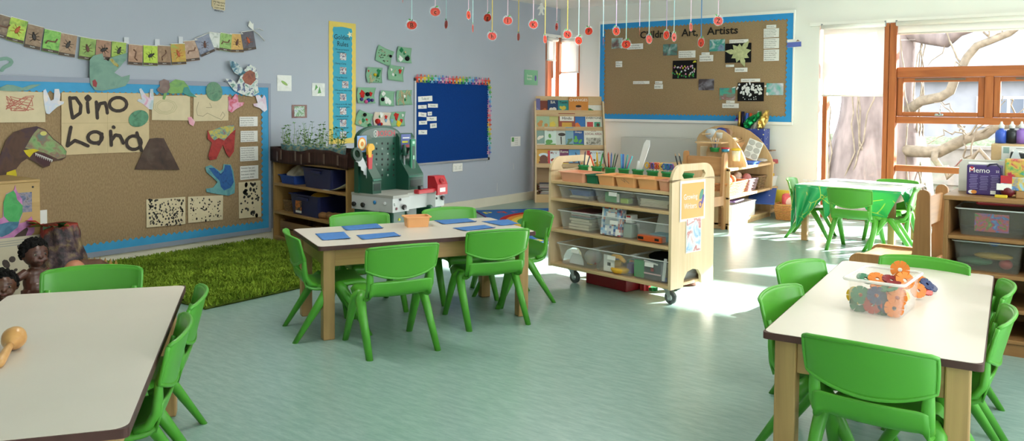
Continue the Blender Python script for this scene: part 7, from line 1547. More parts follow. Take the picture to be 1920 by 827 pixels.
p = PP[4]; o = one('ruler', MB(mat('frosted_white_plastic', '#e6eaec', .25, .5)).prism([(-.016, 0), (.016, 0), (.024, .20), (.012, .235), (-.012, .23), (-.022, .2)], -.002, .002, 'y'), 'tall frosted white plastic ruler leaning in the fifth green pot', 'ruler'); o.matrix_world = Matrix.Translation((p[0], p[1], p[2]+.012)) @ Matrix.Rotation(TA, 4, 'Z') @ Matrix.Rotation(.33, 4, 'Y')
one('marker', MB(mat('white_marker', '#d8dadc', .4)).tube([(0, 0, 0), (.02, 0, .085)], [.007, .008], 8), 'white marker beside the tall white ruler', 'marker', (p[0]-.012, p[1], p[2]+.012), TA)
def scissors(i, dx, dy, c, lab, rz):
    p = PP[i]; s = thing('scissors', lab, 'scissors', (p[0]+dx*tx.x, p[1]+dx*tx.y+dy, p[2]+.012), TA+rz, 'scissors in the trolley pots'); mb = MB(M_alu); mb.prism([(-.005, 0), (.005, 0), (.004, .05), (-.004, .05)], -.001, .001, 'y'); mb.build('blade', s)
    for k in (-1, 1): h = MB(col(c, .4)); h.smooth = True; h.tube([(k*.014+.012*math.cos(2*PI*q/14), 0, .064+.017*math.sin(2*PI*q/14)) for q in range(15)], .0042, 7, cap=False); h.build('finger_loop', s)
for k, (i, dx, dy, c, cn, rz) in enumerate(((5, -.022, -.008, '#c9a02a', 'yellow', .3), (5, -.004, -.012, '#5a4f9a', 'purple', -.3), (5, .014, -.006, '#c2553a', 'red', .2), (5, .004, .014, '#d9642a', 'orange', .1), (5, .026, .010, '#df6f3a', 'bright orange', -.2), (6, -.022, -.006, '#c9a83a', 'mustard', .4), (6, -.006, -.01, '#2f5fa8', 'blue', 0), (6, .008, -.004, '#3f8fa8', 'teal', .3), (6, .02, .006, '#7f4a9a', 'violet', -.3), (6, -.01, .012, '#d9803a', 'amber', .2))): scissors(i, dx, dy, c, cn+'-handled scissors in the '+('sixth' if i == 5 else 'seventh')+' green pot on the trolley', rz)
# under the trolley
q = onz(1146, 541, 0); mb = MB(mat('red_crate_plastic', '#8a1220', .4)); mb.rbox((0, 0, .035), (.34, .2, .07), .006)
for k in range(14): 
    for j in range(3): mb.cyl((-.156+k*.024, -.08+j*.08, .07), (-.156+k*.024, -.08+j*.08, .077), .008, 8)
one('red_block', mb, 'flat red studded plastic block under the trolley', 'block', (q.x-.02, q.y+.10, 0), TA-.05)
q = onz(1204, 546, 0); mb = MB(M_redp); mb.prism([((.034 if k % 2 else .024)*math.cos(k*PI/7), (.034 if k % 2 else .024)*math.sin(k*PI/7)) for k in range(14)], 0, .05); one('red_gear', mb, 'red toy gear on the floor under the trolley', 'toy gear', (q.x, q.y+.04, 0))
q = onz(1215, 546, 0); mb = MB(col('#1f7a45')); mb.prism([((.030 if k % 2 else .020)*math.cos(k*PI/7), (.030 if k % 2 else .020)*math.sin(k*PI/7)) for k in range(14)], 0, .02); one('green_gear', mb, 'green toy gear lying flat under the trolley', 'toy gear', (q.x+.012, q.y+.04, 0))
q = onz(1288, 538, 0); mb = MB(mat('brush_bristle', '#4a342a', .9, .1, var=.3, scale=60)).lathe([(.06, 0), (.058, .02), (.02, .024)], n=22); mb.use(wood('slice_wood', '#b08050', '#8a5f38', 'x')).lathe([(.0, .022), (.062, .022), (.066, .032), (.060, .042), (0, .044)], n=24); one('scrubbing_brush', mb, 'round wooden scrubbing brush on the floor by the trolley end', 'brush', (q.x-.03, q.y+.06, 0))
# ================================================================ arched art shelf beside the window
AX, AY0, AY1, AB = -2.765, 7.16, 8.30, 8.54
W_a = wood('pale_maple', '#d3b48a', '#c09b6c', 'y'); W_az = wood('pale_maple_upright', '#d3b48a', '#c09b6c', 'z')
AZ = [onx(1453, 398, AX).z+.03, onx(1453, 350, AX).z, onx(1450, 304, AX).z]
t = thing('art_shelf', 'arched maple art shelf full of baskets beside the window table', 'shelf', (AX, AY0, 0))
for z in AZ: MB(W_a).rbox((-.40, (AB-AY0)/2, z-.012), (.80, AB-AY0, .024), .004).build('shelf_board', t)
MB(W_az).box((-.02, (AY1-AY0)/2, AZ[0]/2-.012), (.02, AY1-AY0, AZ[0]-.024)).build('plinth', t)
MB(W_az).box((-.40, (AB-AY0)/2, AZ[2]/2), (.014, AB-AY0-.04, AZ[2]-.04)).build('divider_panel', t)
C4 = lambda pts: [(1280+a*.1572, 200+b*.1572) for a, b in pts]
def arch_panel(nm, pts, Y, th, z0):
    Q = [(lambda P: (P.x-AX, P.z))(ony(px, py, Y)) for px, py in C4(pts)]; Q = [(-.80 if z0 == 0 else Q[0][0], z0)]+Q+[(0 if z0 == 0 else Q[-1][0], z0)]
    MB(W_az).prism(Q[::-1], Y-AY0, Y-AY0+th, 'y').build(nm, t)
arch_panel('end_arch', [(168, 540), (170, 375), (200, 325), (260, 282), (330, 250), (390, 232), (450, 223), (530, 219), (600, 222), (700, 245), (800, 292), (900, 372), (960, 440), (1010, 515), (1055, 600), (1078, 680)], AY1, .022, 0)
YM = onz(1399, 314, AZ[2]).y
arch_panel('middle_arch', [(282, 545), (300, 480), (350, 372), (400, 288), (430, 270), (480, 285), (560, 342), (640, 432), (700, 522), (740, 620), (762, 690)], YM, .02, AZ[2])
MB(W_az).prism([(-.80, 0), (0, 0), (0, AZ[2]), (-.06, AZ[2]+.03), (-.74, AZ[2]+.03), (-.80, AZ[2])][::-1], 0, .02, 'y').build('near_end_panel', t)
q = [ony(1345, 264, YM), ony(1392, 258, AY1)]
for zz in (.035, .10): MB(W_az).box(((q[0].x-AX)-.02, YM-AY0-.09, AZ[2]+zz*2.3), (.26, .18, .012)).build('small_shelf', t)
MB(W_az).cyl((-.40, YM-AY0, AZ[2]+.30), (-.40, AY1-AY0, AZ[2]+.30), .006, 10).build('ribbon_rod', t)
def at_y(px, py, Y): P = ony(px, py, Y); return P
def at_x(px, py, X=AX-.05): return onx(px, py, X)
for k, (c, r, lab, m_) in enumerate((('#c9d0d4', .052, 'pale grey', .25), ('#8fb0c0', .050, 'pale blue', .35), ('#2f3f8a', .058, 'dark blue', .58), ('#7a4a40', .052, 'brown', .70), ('#b08a6a', .05, 'tan', .80))):
    y = YM+.03+(AY1-YM-.06)*m_; one('ribbon_reel', MB(col(c, .4)).lathe([(.012, -.02), (r, -.02), (r, -.015), (r*.9, -.013), (r*.9, .013), (r, .015), (r, .02), (.012, .02)], n=22, axis='y'), lab+' ribbon reel on the rod of the art shelf', 'ribbon reel', (AX-.40, y, AZ[2]+.30), group='ribbon reels on the art shelf')
M_tan = mat('tan_woven', '#9a7850', .85, .15, var=.2, scale=70, bump=.4); M_pale = mat('pale_woven', '#d9bb96', .85, .15, var=.15, scale=60, bump=.3)
for k, (lab, dx, y, r) in enumerate((('tan woven tray leaning on the top of the art shelf, nearer one', -.20, YM+.16, .6), ('tan woven tray leaning on the top of the art shelf, farther one', -.17, YM+.27, .65))):
    mb = wicker(MB(M_tan), .26, .20, .06, 1.1, 5, 18, .004, .006); o = one('woven_tray', mb, lab, 'basket', group='woven trays on the art shelf'); o.matrix_world = Matrix.Translation((AX+dx, y, AZ[2]+.14)) @ Matrix.Rotation(PI/2, 4, 'Z') @ Matrix.Rotation(-.9, 4, 'X')
mb = MB(mat('grey_white_palette', '#cfcfc8', .45)); mb.rbox((0, 0, 0), (.15, .23, .014), .006)
mb.use(mat('grey_palette_well', '#a3a39c', .5))
for i in range(2):
    for j in range(3): mb.lathe([(.026, .0072), (.031, .0095), (.033, .0072)], (-.036+.072*i, -.072+.072*j, 0), 16).prism(ell(-.036+.072*i, -.072+.072*j, .027, .027, 16), .0072, .0078)
p = at_x(1412, 272, AX-.12); o = one('paint_palette', mb, 'grey-white six-well paint palette tilted on the art shelf', 'palette'); o.matrix_world = Matrix.Translation((p.x, p.y, AZ[2]+.135)) @ Matrix.Rotation(.6, 4, 'Z') @ Matrix.Rotation(1.05, 4, 'X') @ Matrix.Rotation(-.45, 4, 'Z')
p = at_x(1408, 297, AX-.07); one('blue_tray', open_box(MB(mat('bright_blue_plastic', '#2a62c8', .4)), .17, .17, .03, taper=1.1), 'bright blue tray at the front of the top art shelf', 'tray', (AX-.10, p.y, AZ[2]), PI/2)
p = at_x(1432, 294, AX-.06); one('clear_packet', MB(clear('clear_packet_film', '#e6eaea', .45, .1)).ball((0, 0, .022), .07, 14, (1, 1.3, .32)), 'clear packet beside the bright blue tray', 'packet', (AX-.09, p.y, AZ[2]))
# things on the near small shelves
def cup(name, label, cat, px, py, Y, prof, m, extra=None):
    P = ony(px, py, Y); t_ = thing(name, label, cat, (P.x, P.y, P.z)); MB(m).lathe(prof, n=20).build('body', t_)
    if extra: extra(t_)
    return t_
YN = YM-.09
cup('glass_jar', 'small glass jar on the uppermost little shelf of the art unit', 'jar', 1349, 259.5, YN, [(.026, 0), (.03, .04), (.034, .055), (.032, .055), (.028, .004)], clear('jar_glass', '#dfe6e6', .35, .05), lambda q: MB(mat('orange_paint', '#c98a5a', .5)).lathe([(0, .004), (.026, .004), (.027, .03), (0, .03)], n=16).build('orange_filling', q))
def brushes(q):
    rr = random.Random(3)
    for k in range(8):
        a = rr.uniform(0, 2*PI); d = Vector((math.cos(a)*.022, math.sin(a)*.02, .10)); b = Vector((math.cos(a)*.012, math.sin(a)*.012, .01)); m = MB(col(['#d9cfc0', '#8a5a3a', '#c9c9c9', '#3a5a8a'][k % 4], .4)); m.cyl(b, b+d, .004, 7); m.use(col('#e0dcd2')).tube([b+d, b+d*1.25], [.005, .002], 7); m.build('brush', q)
cup('brush_pot', 'green pot of paint brushes on the little art shelf', 'pot', 1340, 284.5, YN, [(.04, 0), (.045, .03), (.05, .032), (.05, .04), (.042, .04), (.038, .006), (0, .006)], M_pot, brushes)
cup('paint_tub', 'blue tub with a red lid on the little art shelf', 'tub', 1360, 285, YN, [(.034, 0), (.036, .03), (0, .03)], col('#2f7fa0', .4), lambda q: MB(M_redp).lathe([(.039, .03), (.041, .034), (.041, .042), (0, .044)], n=20).build('lid', q))
cup('cream_tub', 'cream tub with a yellow lid on the lower little art shelf', 'tub', 1380, 302, YN, [(.032, 0), (.04, .10), (0, .10)], col('#e0d6b8', .4), lambda q: MB(col('#d9b52f', .4)).lathe([(.044, .10), (.045, .115), (.03, .122), (0, .122)], n=20).build('lid', q))
P = ony(1322, 284, YM+.05)
for k in range(3): one('sketch_pad', MB(cream).rbox((0, 0, .09), (.16, .010, .18), .002), ['front', 'middle', 'back'][k]+' pad of cream paper standing at the left of the art shelf', 'paper pad', (P.x+.03, YM+.06+.018*k, AZ[2]), .1, 'paper pads on the art shelf')
# baskets on the second shelf, facing the window
def bask(label, px0, px1, py, m, H, extra=None, W=.28, taper=1.2):
    a, b = at_x(px0, py, AX-.01), at_x(px1, py, AX-.01); L = abs(b.y-a.y)/taper; c = (a.y+b.y)/2
    one('wicker_basket', wicker(MB(m), L, W, H, taper, 8, 20, .005, .008), label, 'basket', (AX-.03-W*taper/2, c, AZ[1]), 0 if False else PI/2 if False else 0, 'wicker baskets on the art shelf') if False else None
    o = one('wicker_basket', wicker(MB(m), W, L, H, taper, 8, 22, .005, .008), label, 'basket', (AX-.02-W*taper/2, c, AZ[1]), 0, 'wicker baskets on the art shelf'); return c
M_orw = mat('orange_wicker', '#c98a58', .8, .2, var=.2, scale=60, bump=.4)
c1 = bask('pale orange wicker basket nearest us on the second art shelf level', 1363, 1404, 362, M_orw, .12)
c2 = bask('mauve wicker basket in the middle of the second art shelf', 1405, 1424, 356, mat('mauve_wicker', '#9a7f80', .8, .2, var=.2, scale=60, bump=.4), .12)
c3 = bask('dark brown wicker basket farther along the second art shelf', 1424, 1440, 352, M_wick, .13)
c4 = (at_x(1440, 350).y+at_x(1453, 348).y)/2; one('white_tub', open_box(MB(mat('frosted_tub', '#dcdde0', .4)), .26, .14, .11, taper=1.15), 'frosted white tub with yellow blocks at the far end of the second art shelf', 'tub', (AX-.16, c4, AZ[1]))
for k, (y, c_, cn) in enumerate(((c4-.02, '#d9ae2a', 'yellow'), (c4+.04, '#cf5a2f', 'orange'))): one('toy_block', MB(col(c_, .4)).rbox((0, 0, .03), (.16, .05, .045), .006), cn+' toy block on top of the frosted white tub', 'block', (AX-.10-.04*k, y, AZ[1]+.085+.02*k), .3)
rr = random.Random(14)
for k in range(9):
    c_ = ['#d9b48a', '#c98a8a', '#e6dccb', '#b06a4a', '#a83a5a'][k % 5]; one('yarn_ball', MB(mat('yarn_%d' % (k % 5), c_, .95, .1, var=.15, scale=80, bump=.5)).ball((0, 0, 0), .045, 12), ['beige', 'pink', 'cream', 'rust', 'crimson'][k % 5]+' wool ball in the '+['pale orange', 'mauve'][k > 4]+' basket, '+['near', 'far'][(k//1) % 2]+' side', 'wool ball', (AX-.10-.09*(k % 3), (c1 if k <= 4 else c2)+rr.uniform(-.06, .06), AZ[1]+.125+.01*(k % 2)), group='wool balls in the baskets')
# bottom shelf
p = at_x(1372, 420, AX-.02); q_ = at_x(1417, 400, AX-.02); one('white_box', open_box(MB(M_paper), .30, abs(q_.y-p.y)-.03, .15, taper=1.03, r=.008), 'white open box on the bottom of the art shelf', 'box', (AX-.175, (p.y+q_.y)/2, AZ[0]))
one('purple_folder', MB(col('#7a68a8', .45)).rbox((0, 0, 0), (.22, .30, .012), .003), 'purple folder lying across the white box', 'folder', (AX-.18, (p.y+q_.y)/2, AZ[0]+.162), .08)
one('orange_strip', MB(col('#d0924a')).rbox((0, 0, 0), (.05, .46, .012), .002), 'long orange card strip on the purple folder', 'card', (AX-.18, (p.y+q_.y)/2+.1, AZ[0]+.175), -.1)
c = at_x(1427, 385, AX-.1).y; clear_bin('clear plastic bin on the bottom of the art shelf', -.13, .13, 0, .14, -.10, .2, lambda x, y, z: (AX-.2+y, c+x, AZ[0]), PI/2, False, 'clear bins on the art shelf')
p = at_x(1441, 385, AX+.02); one('blue_folder', MB(col('#2f4f9a', .4)).rbox((0, 0, 0), (.26, .32, .014), .003).use(M_alu).cyl((.07, .0, .007), (.07, 0, .010), .008, 10), 'dark blue folder sticking out of the bottom art shelf', 'folder', (AX-.04, p.y-.02, AZ[0]+.165)).rotation_euler = (.42, .0, .25)
# starry box of foil rolls behind the arch
P0, P1 = ony(1406, 241, 8.44), ony(1438.5, 243, 8.44); bx = (P0.x+P1.x)/2; bw_ = P1.x-P0.x; zt_ = P0.z
m, nt, b = _new('starry_blue_card'); tc = nt.nodes.new('ShaderNodeTexCoord'); vo = nt.nodes.new('ShaderNodeTexVoronoi'); vo.inputs['Scale'].default_value = 22; r = nt.nodes.new('ShaderNodeValToRGB'); r.color_ramp.interpolation = 'CONSTANT'; r.color_ramp.elements[0].color = (*lin('#d6d39a'), 1); r.color_ramp.elements[1].position = .16; r.color_ramp.elements[1].color = (*lin('#2f418f'), 1)
nt.links.new(tc.outputs['Object'], vo.inputs['Vector']); nt.links.new(vo.outputs['Distance'], r.inputs['Fac']); nt.links.new(r.outputs['Color'], b.inputs['Base Color'])
one('starry_box', open_box(MB(m), bw_, .17, zt_-AZ[2], taper=1.0, lip=.001, r=.004), 'blue starry cardboard box of foil rolls behind the arched shelf', 'box', (bx, 8.44, AZ[2]))
def foil(n, c): return mat('foil_'+n, c, .28, .5, var=.2, scale=12, metal=.75, bump=.5)
for lab, x0, y0, x1, y1, r, m_ in (('gold', 1385.5, 238, 1387, 209, .016, foil('gold', '#c9a052')), ('navy', 1391.5, 240, 1393, 209, .018, foil('navy', '#2a2440')), ('cobalt blue', 1398, 240, 1401, 212, .018, foil('cobalt', '#4f6fd0')), ('orange-red', 1404, 240, 1408, 212, .014, foil('red', '#c9502f')), ('white', 1412, 241, 1424, 209, .018, mat('white_foil', '#d8d8d2', .4))):
    a, b_ = ony(x0, y0+8, 8.44), ony(x1, y1, 8.44); one('foil_roll', MB(m_).lathe([(r*.5, 0), (r, .003), (r, (b_-a).length), (r*.5, (b_-a).length)], n=12, rot=(b_-a).to_track_quat('Z', 'Y').to_euler()), lab+' foil roll standing in the starry box', 'foil roll', a, group='foil rolls in the starry box')
def crinkle(label, pts, m_, th=.03):
    Q = [ony(px, py, 8.42) for px, py in C4(pts)]; c = sum(Q, Vector())/len(Q); mb = MB(m_); P = [(q.x-c.x, q.z-c.z) for q in Q]; mb.prism(P, -th, th, 'y')
    o = one('foil_sheet', mb, label, 'foil', c); bake(o, ('REMESH', dict(mode='VOXEL', voxel_size=.008)), ('SMOOTH', dict(factor=.5, iterations=4)))
    for v in o.data.vertices: v.co += Vector((.010*noise.noise(v.co*22), .022*noise.noise(v.co*30+Vector((3, 1, 2))), .010*noise.noise(v.co*25)))
crinkle('crumpled emerald green foil sticking out of the starry box', [(740, 250), (728, 200), (770, 140), (830, 110), (920, 62), (935, 110), (880, 180), (830, 215), (800, 262), (760, 262)], foil('emerald', '#138a4c'))
crinkle('crumpled gold foil at the right of the starry box', [(890, 258), (905, 190), (930, 110), (985, 75), (985, 40), (1018, 38), (1018, 85), (1035, 120), (1000, 190), (960, 262)], foil('pale_gold', '#d9b766'))
crinkle('purple foil scrap at the left of the starry box', [(615, 178), (640, 100), (655, 80), (662, 170)], foil('purple', '#553a8a'), .006)
P = ony(1447, 302, 8.45); one('red_roll', MB(col('#b04a50', .4)).lathe([(.0, 0), (.022, 0), (.022, .16), (.017, .16), (.016, .01)], n=16, rot=(PI/2, 0, PI/2)), 'red paper roll poking out at the far end of the art shelf', 'paper roll', (P.x-.10, 8.45, P.z)); P = ony(1446, 282, 8.47); one('brown_card', MB(col('#8a6a50')).rbox((0, 0, 0), (.2, .14, .012), .002), 'brown card lying at the far end of the art shelf top', 'card', (P.x-.07, 8.46, P.z))
# ================================================================ basket on the floor by the wall
q = onz(1472, 414, 0); B0, B1 = onz(1452, 412, 0), onz(1493, 415, 0); bl_ = (B1-B0).length
one('wicker_basket', wicker(MB(mat('honey_wicker', '#b5854f', .75, .25, var=.25, scale=60, bump=.4)), bl_, .22, .155, 1.2, 11, 30, .005, .009), 'honey wicker basket on the floor between the art shelf and the window table', 'basket', (q.x, q.y+.14, 0), .05)
P = ony(1458, 373, 8.30); mb = MB(mat('yellow_stripe_pack', '#d8cf4a', .3)).rbox((0, 0, .11), (.24, .03, .24), .006); mb.use(col('#5f9fc8')).box((0, -.0155, .06), (.235, .001, .06)).use(col('#d8cf4a')).box((0, -.0158, .07), (.235, .001, .015)); one('yellow_packet', mb, 'yellow and blue striped packet standing in the honey basket', 'packet', (P.x+.08, 8.33, .05), -.1)
P = ony(1484, 385, 8.20); mb = MB(mat('pink_bag', '#d0565f', .35)).rbox((0, 0, .10), (.20, .07, .22), .03); mb.use(mat('pink_bag_print', '#e6c9c4', .35)).prism(ell(.02, .12, .075, .065, 14), -.0365, -.036, 'y'); one('pink_packet', mb, 'pink and white bag standing in the honey basket', 'packet', (P.x, 8.22, .05), .1)
# ================================================================ wooden nursery chairs
W_c = wood('warm_beech', '#bf9062', '#a07248', 'z', .3); W_cx = wood('warm_beech_long', '#bf9062', '#a07248', 'x', .3)
def wchair(label, x, y, rz, W, D, S, H):
    """Low chair facing local -Y: two side frames, dished seat, rail between tall posts."""
    t_ = thing('wooden_chair', label, 'chair', (x, y, 0), rz, 'low wooden chairs'); r = .05
    for s in (-1, 1):
        xx = s*(W/2-.014); m = MB(W_c)
        fr = [(0, 0), (.055, 0), (.055, S-.11), (.075, S-.085), (D-.085, S-.085), (D-.07, S-.11), (D-.07, 0), (D, 0), (D, S*.7), (D-.012, H-.05)]+[(D-.045+.033*math.cos(a), H-.033+.033*math.sin(a)) for a in [k*PI/8 for k in range(9)]]+[(D-.095, S+.05), (D-.10, S), (r, S)]+[(r-r*math.sin(a), S-r+r*math.cos(a)) for a in [k*PI/12 for k in range(1, 7)]]
        m.prism(fr, xx-.014, xx+.014, 'x'); m.build('side_frame', t_)
    m = MB(W_cx); m.grid(lambda u, v: ((u-.5)*(W-.056), .012+(D-.11)*v, S-.012-.018*math.sin(PI*u)*math.sin(PI*min(1, v*1.1))-.03*max(0, (.12-v)/.12)**2), 16, 12)
    o = m.build('seat', t_); bake(o, ('SOLIDIFY', dict(thickness=.014, offset=-1)))
    MB(W_cx).rbox((0, D-.05, H-.13), (W-.056, .018, .17), .006, (-.06, 0, 0)).build('back_rail', t_); MB(W_cx).rbox((0, D-.035, S*.5), (W-.056, .016, S*.85), .004).build('rear_panel', t_); return t_
pn, pf = onz(1361, 288, .70), onz(1284, 284, .70); v_ = Vector((pn.x-pf.x, pn.y-pf.y)); Wc = v_.length; a_ = math.atan2(v_.y, v_.x)
c0 = Vector(((pn.x+pf.x)/2, (pn.y+pf.y)/2)); fy = Vector((math.sin(a_), -math.cos(a_)))
Dc = .42; wchair('low wooden chair beside the art shelf behind the storage trolley', c0.x+fy.x*(Dc-.05), c0.y+fy.y*(Dc-.05), a_, min(Wc, .50), Dc, .31, .71)
C_S = .285; n0, n1 = onz(1601, 466, C_S), onz(1728, 474, C_S); f0_ = onz(1640, 447, C_S); dirx_ = Vector((n1.x-n0.x, n1.y-n0.y)).normalized(); 
a2 = math.radians(-94); Wc2 = .44; fv = Vector((math.sin(a2), -math.cos(a2))); nrm = Vector((-fv.y, fv.x))*-1; e0 = onz(1592, 476, C_S); cc = Vector((e0.x, e0.y))+nrm*(Wc2/2)
wchair('low wooden chair in front of the window with its back to the cubby shelf', cc.x, cc.y, a2, Wc2, .43, C_S+.01, .685)
# ================================================================ cloth on the window table
m, nt, b = _new('green_oilcloth'); tc = nt.nodes.new('ShaderNodeTexCoord'); vo = nt.nodes.new('ShaderNodeTexVoronoi'); vo.feature = 'DISTANCE_TO_EDGE'; vo.inputs['Scale'].default_value = 9; r = nt.nodes.new('ShaderNodeValToRGB'); r.color_ramp.elements[0].position = .012; r.color_ramp.elements[0].color = (*lin('#b9c94a'), 1); r.color_ramp.elements[1].position = .035; r.color_ramp.elements[1].color = (*lin('#1f9a58'), 1)
n2 = nt.nodes.new('ShaderNodeTexNoise'); n2.inputs['Scale'].default_value = 5; r2 = nt.nodes.new('ShaderNodeValToRGB'); r2.color_ramp.elements[0].position = .5; r2.color_ramp.elements[1].position = .56; mx = nt.nodes.new('ShaderNodeMix'); mx.data_type = 'RGBA'; mx.inputs['A'].default_value = (*lin('#1f9a58'), 1)
nt.links.new(tc.outputs['Object'], vo.inputs['Vector']); nt.links.new(tc.outputs['Object'], n2.inputs['Vector']); nt.links.new(vo.outputs['Distance'], r.inputs['Fac']); nt.links.new(n2.outputs['Fac'], r2.inputs['Fac']); nt.links.new(r2.outputs['Color'], mx.inputs['Factor']); nt.links.new(r.outputs['Color'], mx.inputs['B']); nt.links.new(mx.outputs['Result'], b.inputs['Base Color']); setin(b, 'Roughness', .3); setin(b, 'Coat Weight', .5)
M_oil = m; M_oil_glare = mat('green_cloth_glare', '#dfe9e0', .28, .6, col2='#c4dfcd', scale=6)  # near-white top tone stands in for sun glare on the same green cloth
ct = thing('table_cloth', 'green and white patterned plastic cloth with hanging corners on the window table', 'tablecloth', (FT_C.x+.035, FT_C.y, FT_H+.001), FT_R)
hx, hy = .412, .412
def ctop(u, v): return ((u-.5)*2*hx, (v-.5)*2*hy, .003-.012*max(0, (abs(u-.5)-.47)/.03)**2-.012*max(0, (abs(v-.5)-.47)/.03)**2)
o = MB(M_oil_glare).grid(ctop, 24, 24).build('cloth_top', ct); bake(o, ('SOLIDIFY', dict(thickness=.0015)))
def flap(nm, A, B, tip, amp=.018, n=3, ph=0.):
    A, B, T_ = Vector(A), Vector(B), Vector(tip); out = (B-A).cross(Vector((0, 0, 1))).normalized()
    def fn(u, v): e = A.lerp(B, u); p = e.lerp(T_, v); return p+out*(.008*v+amp*math.sin(u*PI*2*n+ph)*(v**.7)*(1-v)*1.6)
    o = MB(M_oil).grid(fn, 30, 14).build(nm, ct); bake(o, ('SOLIDIFY', dict(thickness=.0015)))
flap('hanging_corner', (.03, -hy, 0), (hx+.02, -hy, 0), (.295, -hy-.03, -.29), .012, 1, .6)
flap('hanging_corner', (-hx, -hy, 0), (-.09, -hy, 0), (-hx+.03, -hy-.03, -.36), .035, 2, 0)
flap('hanging_corner', (-hx, -hy+.30, 0), (-hx, -hy, 0), (-hx-.03, -hy+.02, -.40), .03, 2, 1)
flap('hanging_corner', (-.20, -hy+.03, -.06), (-.02, -hy+.05, -.06), (-.16, -hy+.02, -.28), .02, 1, 1)
flap('hanging_corner', (hx, -hy, 0), (hx, .1, 0), (hx+.02, -hy+.12, -.16), .02, 2, 1)
for k, (px, py, rz, w_, lab) in enumerate(((1530, 339, .3, .22, 'left'), (1600, 341, -.1, .26, 'middle'), (1668, 346, .1, .20, 'right'))): q = onz(px, py, FT_H+.004); mb = MB(M_paper).box((0, 0, .0012), (w_, .09, .0016)); mb.use(M_pot).box((.03, .01, .0022), (w_*.4, .012, .0006)).use(col('#5a4a6a')).box((-.04, -.02, .0022), (w_*.3, .008, .0006)); one('paper_strip', mb, 'printed paper strip on the cloth-covered window table, %s one' % lab, 'paper', (q.x, q.y, FT_H+.006), rz, 'paper strips on the window table')
q = onz(1567, 449, 0); one('floor_scrap', MB(col('#5a8a78')).prism([(-.05, -.03), (.02, -.045), (.06, .01), (.0, .04)], 0, .003), 'green scrap of card on the floor under the window table', 'scrap', (q.x+.1, q.y+.05, .0))
# ================================================================ cubby shelf at the right edge
KX, KY, KH, KD = -.605, 4.30, .72, .42
kc = thing('cubby_shelf', 'wooden cubby shelf with clear bins behind the right table', 'shelf', (KX, KY, 0)); KW = 1.12; COLX = [0, .365, .745, KW-.02]
W_k = wood('brown_pine', '#9c7448', '#7f5a34', 'x'); W_kz = wood('brown_pine_upright', '#9c7448', '#7f5a34', 'z')
KS = [ony(1778, 440, KY).z, ony(1778, 505, KY).z, ony(1912, 583, KY).z, .075]
for x in COLX: MB(W_kz).rbox((x+.010, KD/2, KH/2-.01), (.02, KD, KH-.02), .003).build('upright', kc)
MB(W_k).rbox((KW/2, KD/2, KH-.011), (KW+.01, KD+.01, .022), .004).build('top_board', kc)
for z in KS:
    for i in range(3): MB(W_k).rbox(((COLX[i]+COLX[i+1])/2+.01, KD/2, z-.009), (COLX[i+1]-COLX[i]-.02, KD, .018), .003).build('shelf_board', kc)
MB(W_k).box((KW/2, KD-.005, KH/2), (KW-.02, .008, KH-.05)).build('back_panel', kc); MB(W_k).box((KW/2, .018, .03), (KW-.02, .018, .06)).build('plinth', kc)
M_cub = clear('frosted_bin_plastic', '#8f8f86', .18, .2)
def kb(label, col_, row, x0, x1, h, tg=False): clear_bin(label, x0, x1, 0, h, .03, .30, lambda x, y, z: (KX+x, KY+y, KS[row]), 0, tg, 'clear bins in the cubby shelf', 1.12, M_cub)
kb('frosted bin with a bright picture card, top left of the cubby shelf', 0, 0, .05, .335, .13); kb('frosted bin with blue and yellow toys under the picture-card bin', 0, 1, .04, .32, .14)
kb('frosted bin at the right edge in the top row of the cubby shelf', 1, 0, .43, .72, .14); kb('frosted bin of coloured beads in the bottom row at the right', 1, 3, .41, .70, .14)
K = lambda x, y, z: (KX+x, KY+y, z)
mb = MB(blotch('bright_card', ['#d6c94a', '#2f8a4a', '#c94a5a', '#3f6fc0', '#7fb0d8'], 30, .3, 90)).box((0, 0, .05), (.14, .002, .085)); one('picture_card', mb, 'bright striped picture card in the top left cubby bin', 'card', K(.19, .075, KS[0]+.012), group=None)
mb = MB(M_redp).rbox((0, 0, 0), (.22, .2, .02), .008); one('red_board', mb, 'dark red flat board lying on the top left cubby bin', 'lid', K(.22, .22, KS[0]+.15), .1)
for nm, lab, c_, x, y, z, s in (('toy_ball', 'blue ball on the second cubby bin', '#2a5aa8', .20, .12, .135, (1, 1, 1)), ('toy_piece', 'yellow curved toy in the second cubby bin', '#b58f2a', .20, .09, .07, (3.4, 1.2, .7)), ('toy_piece', 'red toy in the second cubby bin', '#a8303a', .25, .10, .035, (1.2, 1, 1)), ('toy_piece', 'green toy in the second cubby bin', '#2a6a45', .12, .12, .035, (3.2, 2, .9))): one(nm, MB(col(c_, .4)).ball((0, 0, 0), .024, 14, s), lab, 'toy', K(x, y, KS[1]+z))
mb = MB(mat('white_card_print', '#cfcdc8', .5)).rbox((0, 0, .06), (.12, .02, .12), .003); mb.use(col('#3a3a44')).prism([(-.04, .02), (.05, .05), (-.02, .08)], -.0108, -.0102, 'y'); one('card_pack', mb, 'white card pack leaning in the right edge cubby bin', 'card pack', K(.64, .07, KS[0]+.01)); one('cream_card', MB(cream).rbox((0, 0, .07), (.06, .02, .14), .003), 'cream card upright beside the white card pack', 'card', K(.50, .08, KS[0]+.006))
mb = MB(mat('white_carton', '#c9cbc6', .5)).rbox((0, 0, .05), (.22, .15, .10), .006); mb.use(col('#8f9a6a')).box((-.04, -.0755, .05), (.09, .001, .07)); one('white_carton', mb, 'white carton in the third row of the cubby shelf', 'carton', K(.56, .13, KS[2])); one('lilac_box', MB(col('#8a86a0')).rbox((0, 0, .03), (.16, .12, .06), .006), 'lilac box on top of the white carton', 'box', K(.60, .14, KS[2]+.10))
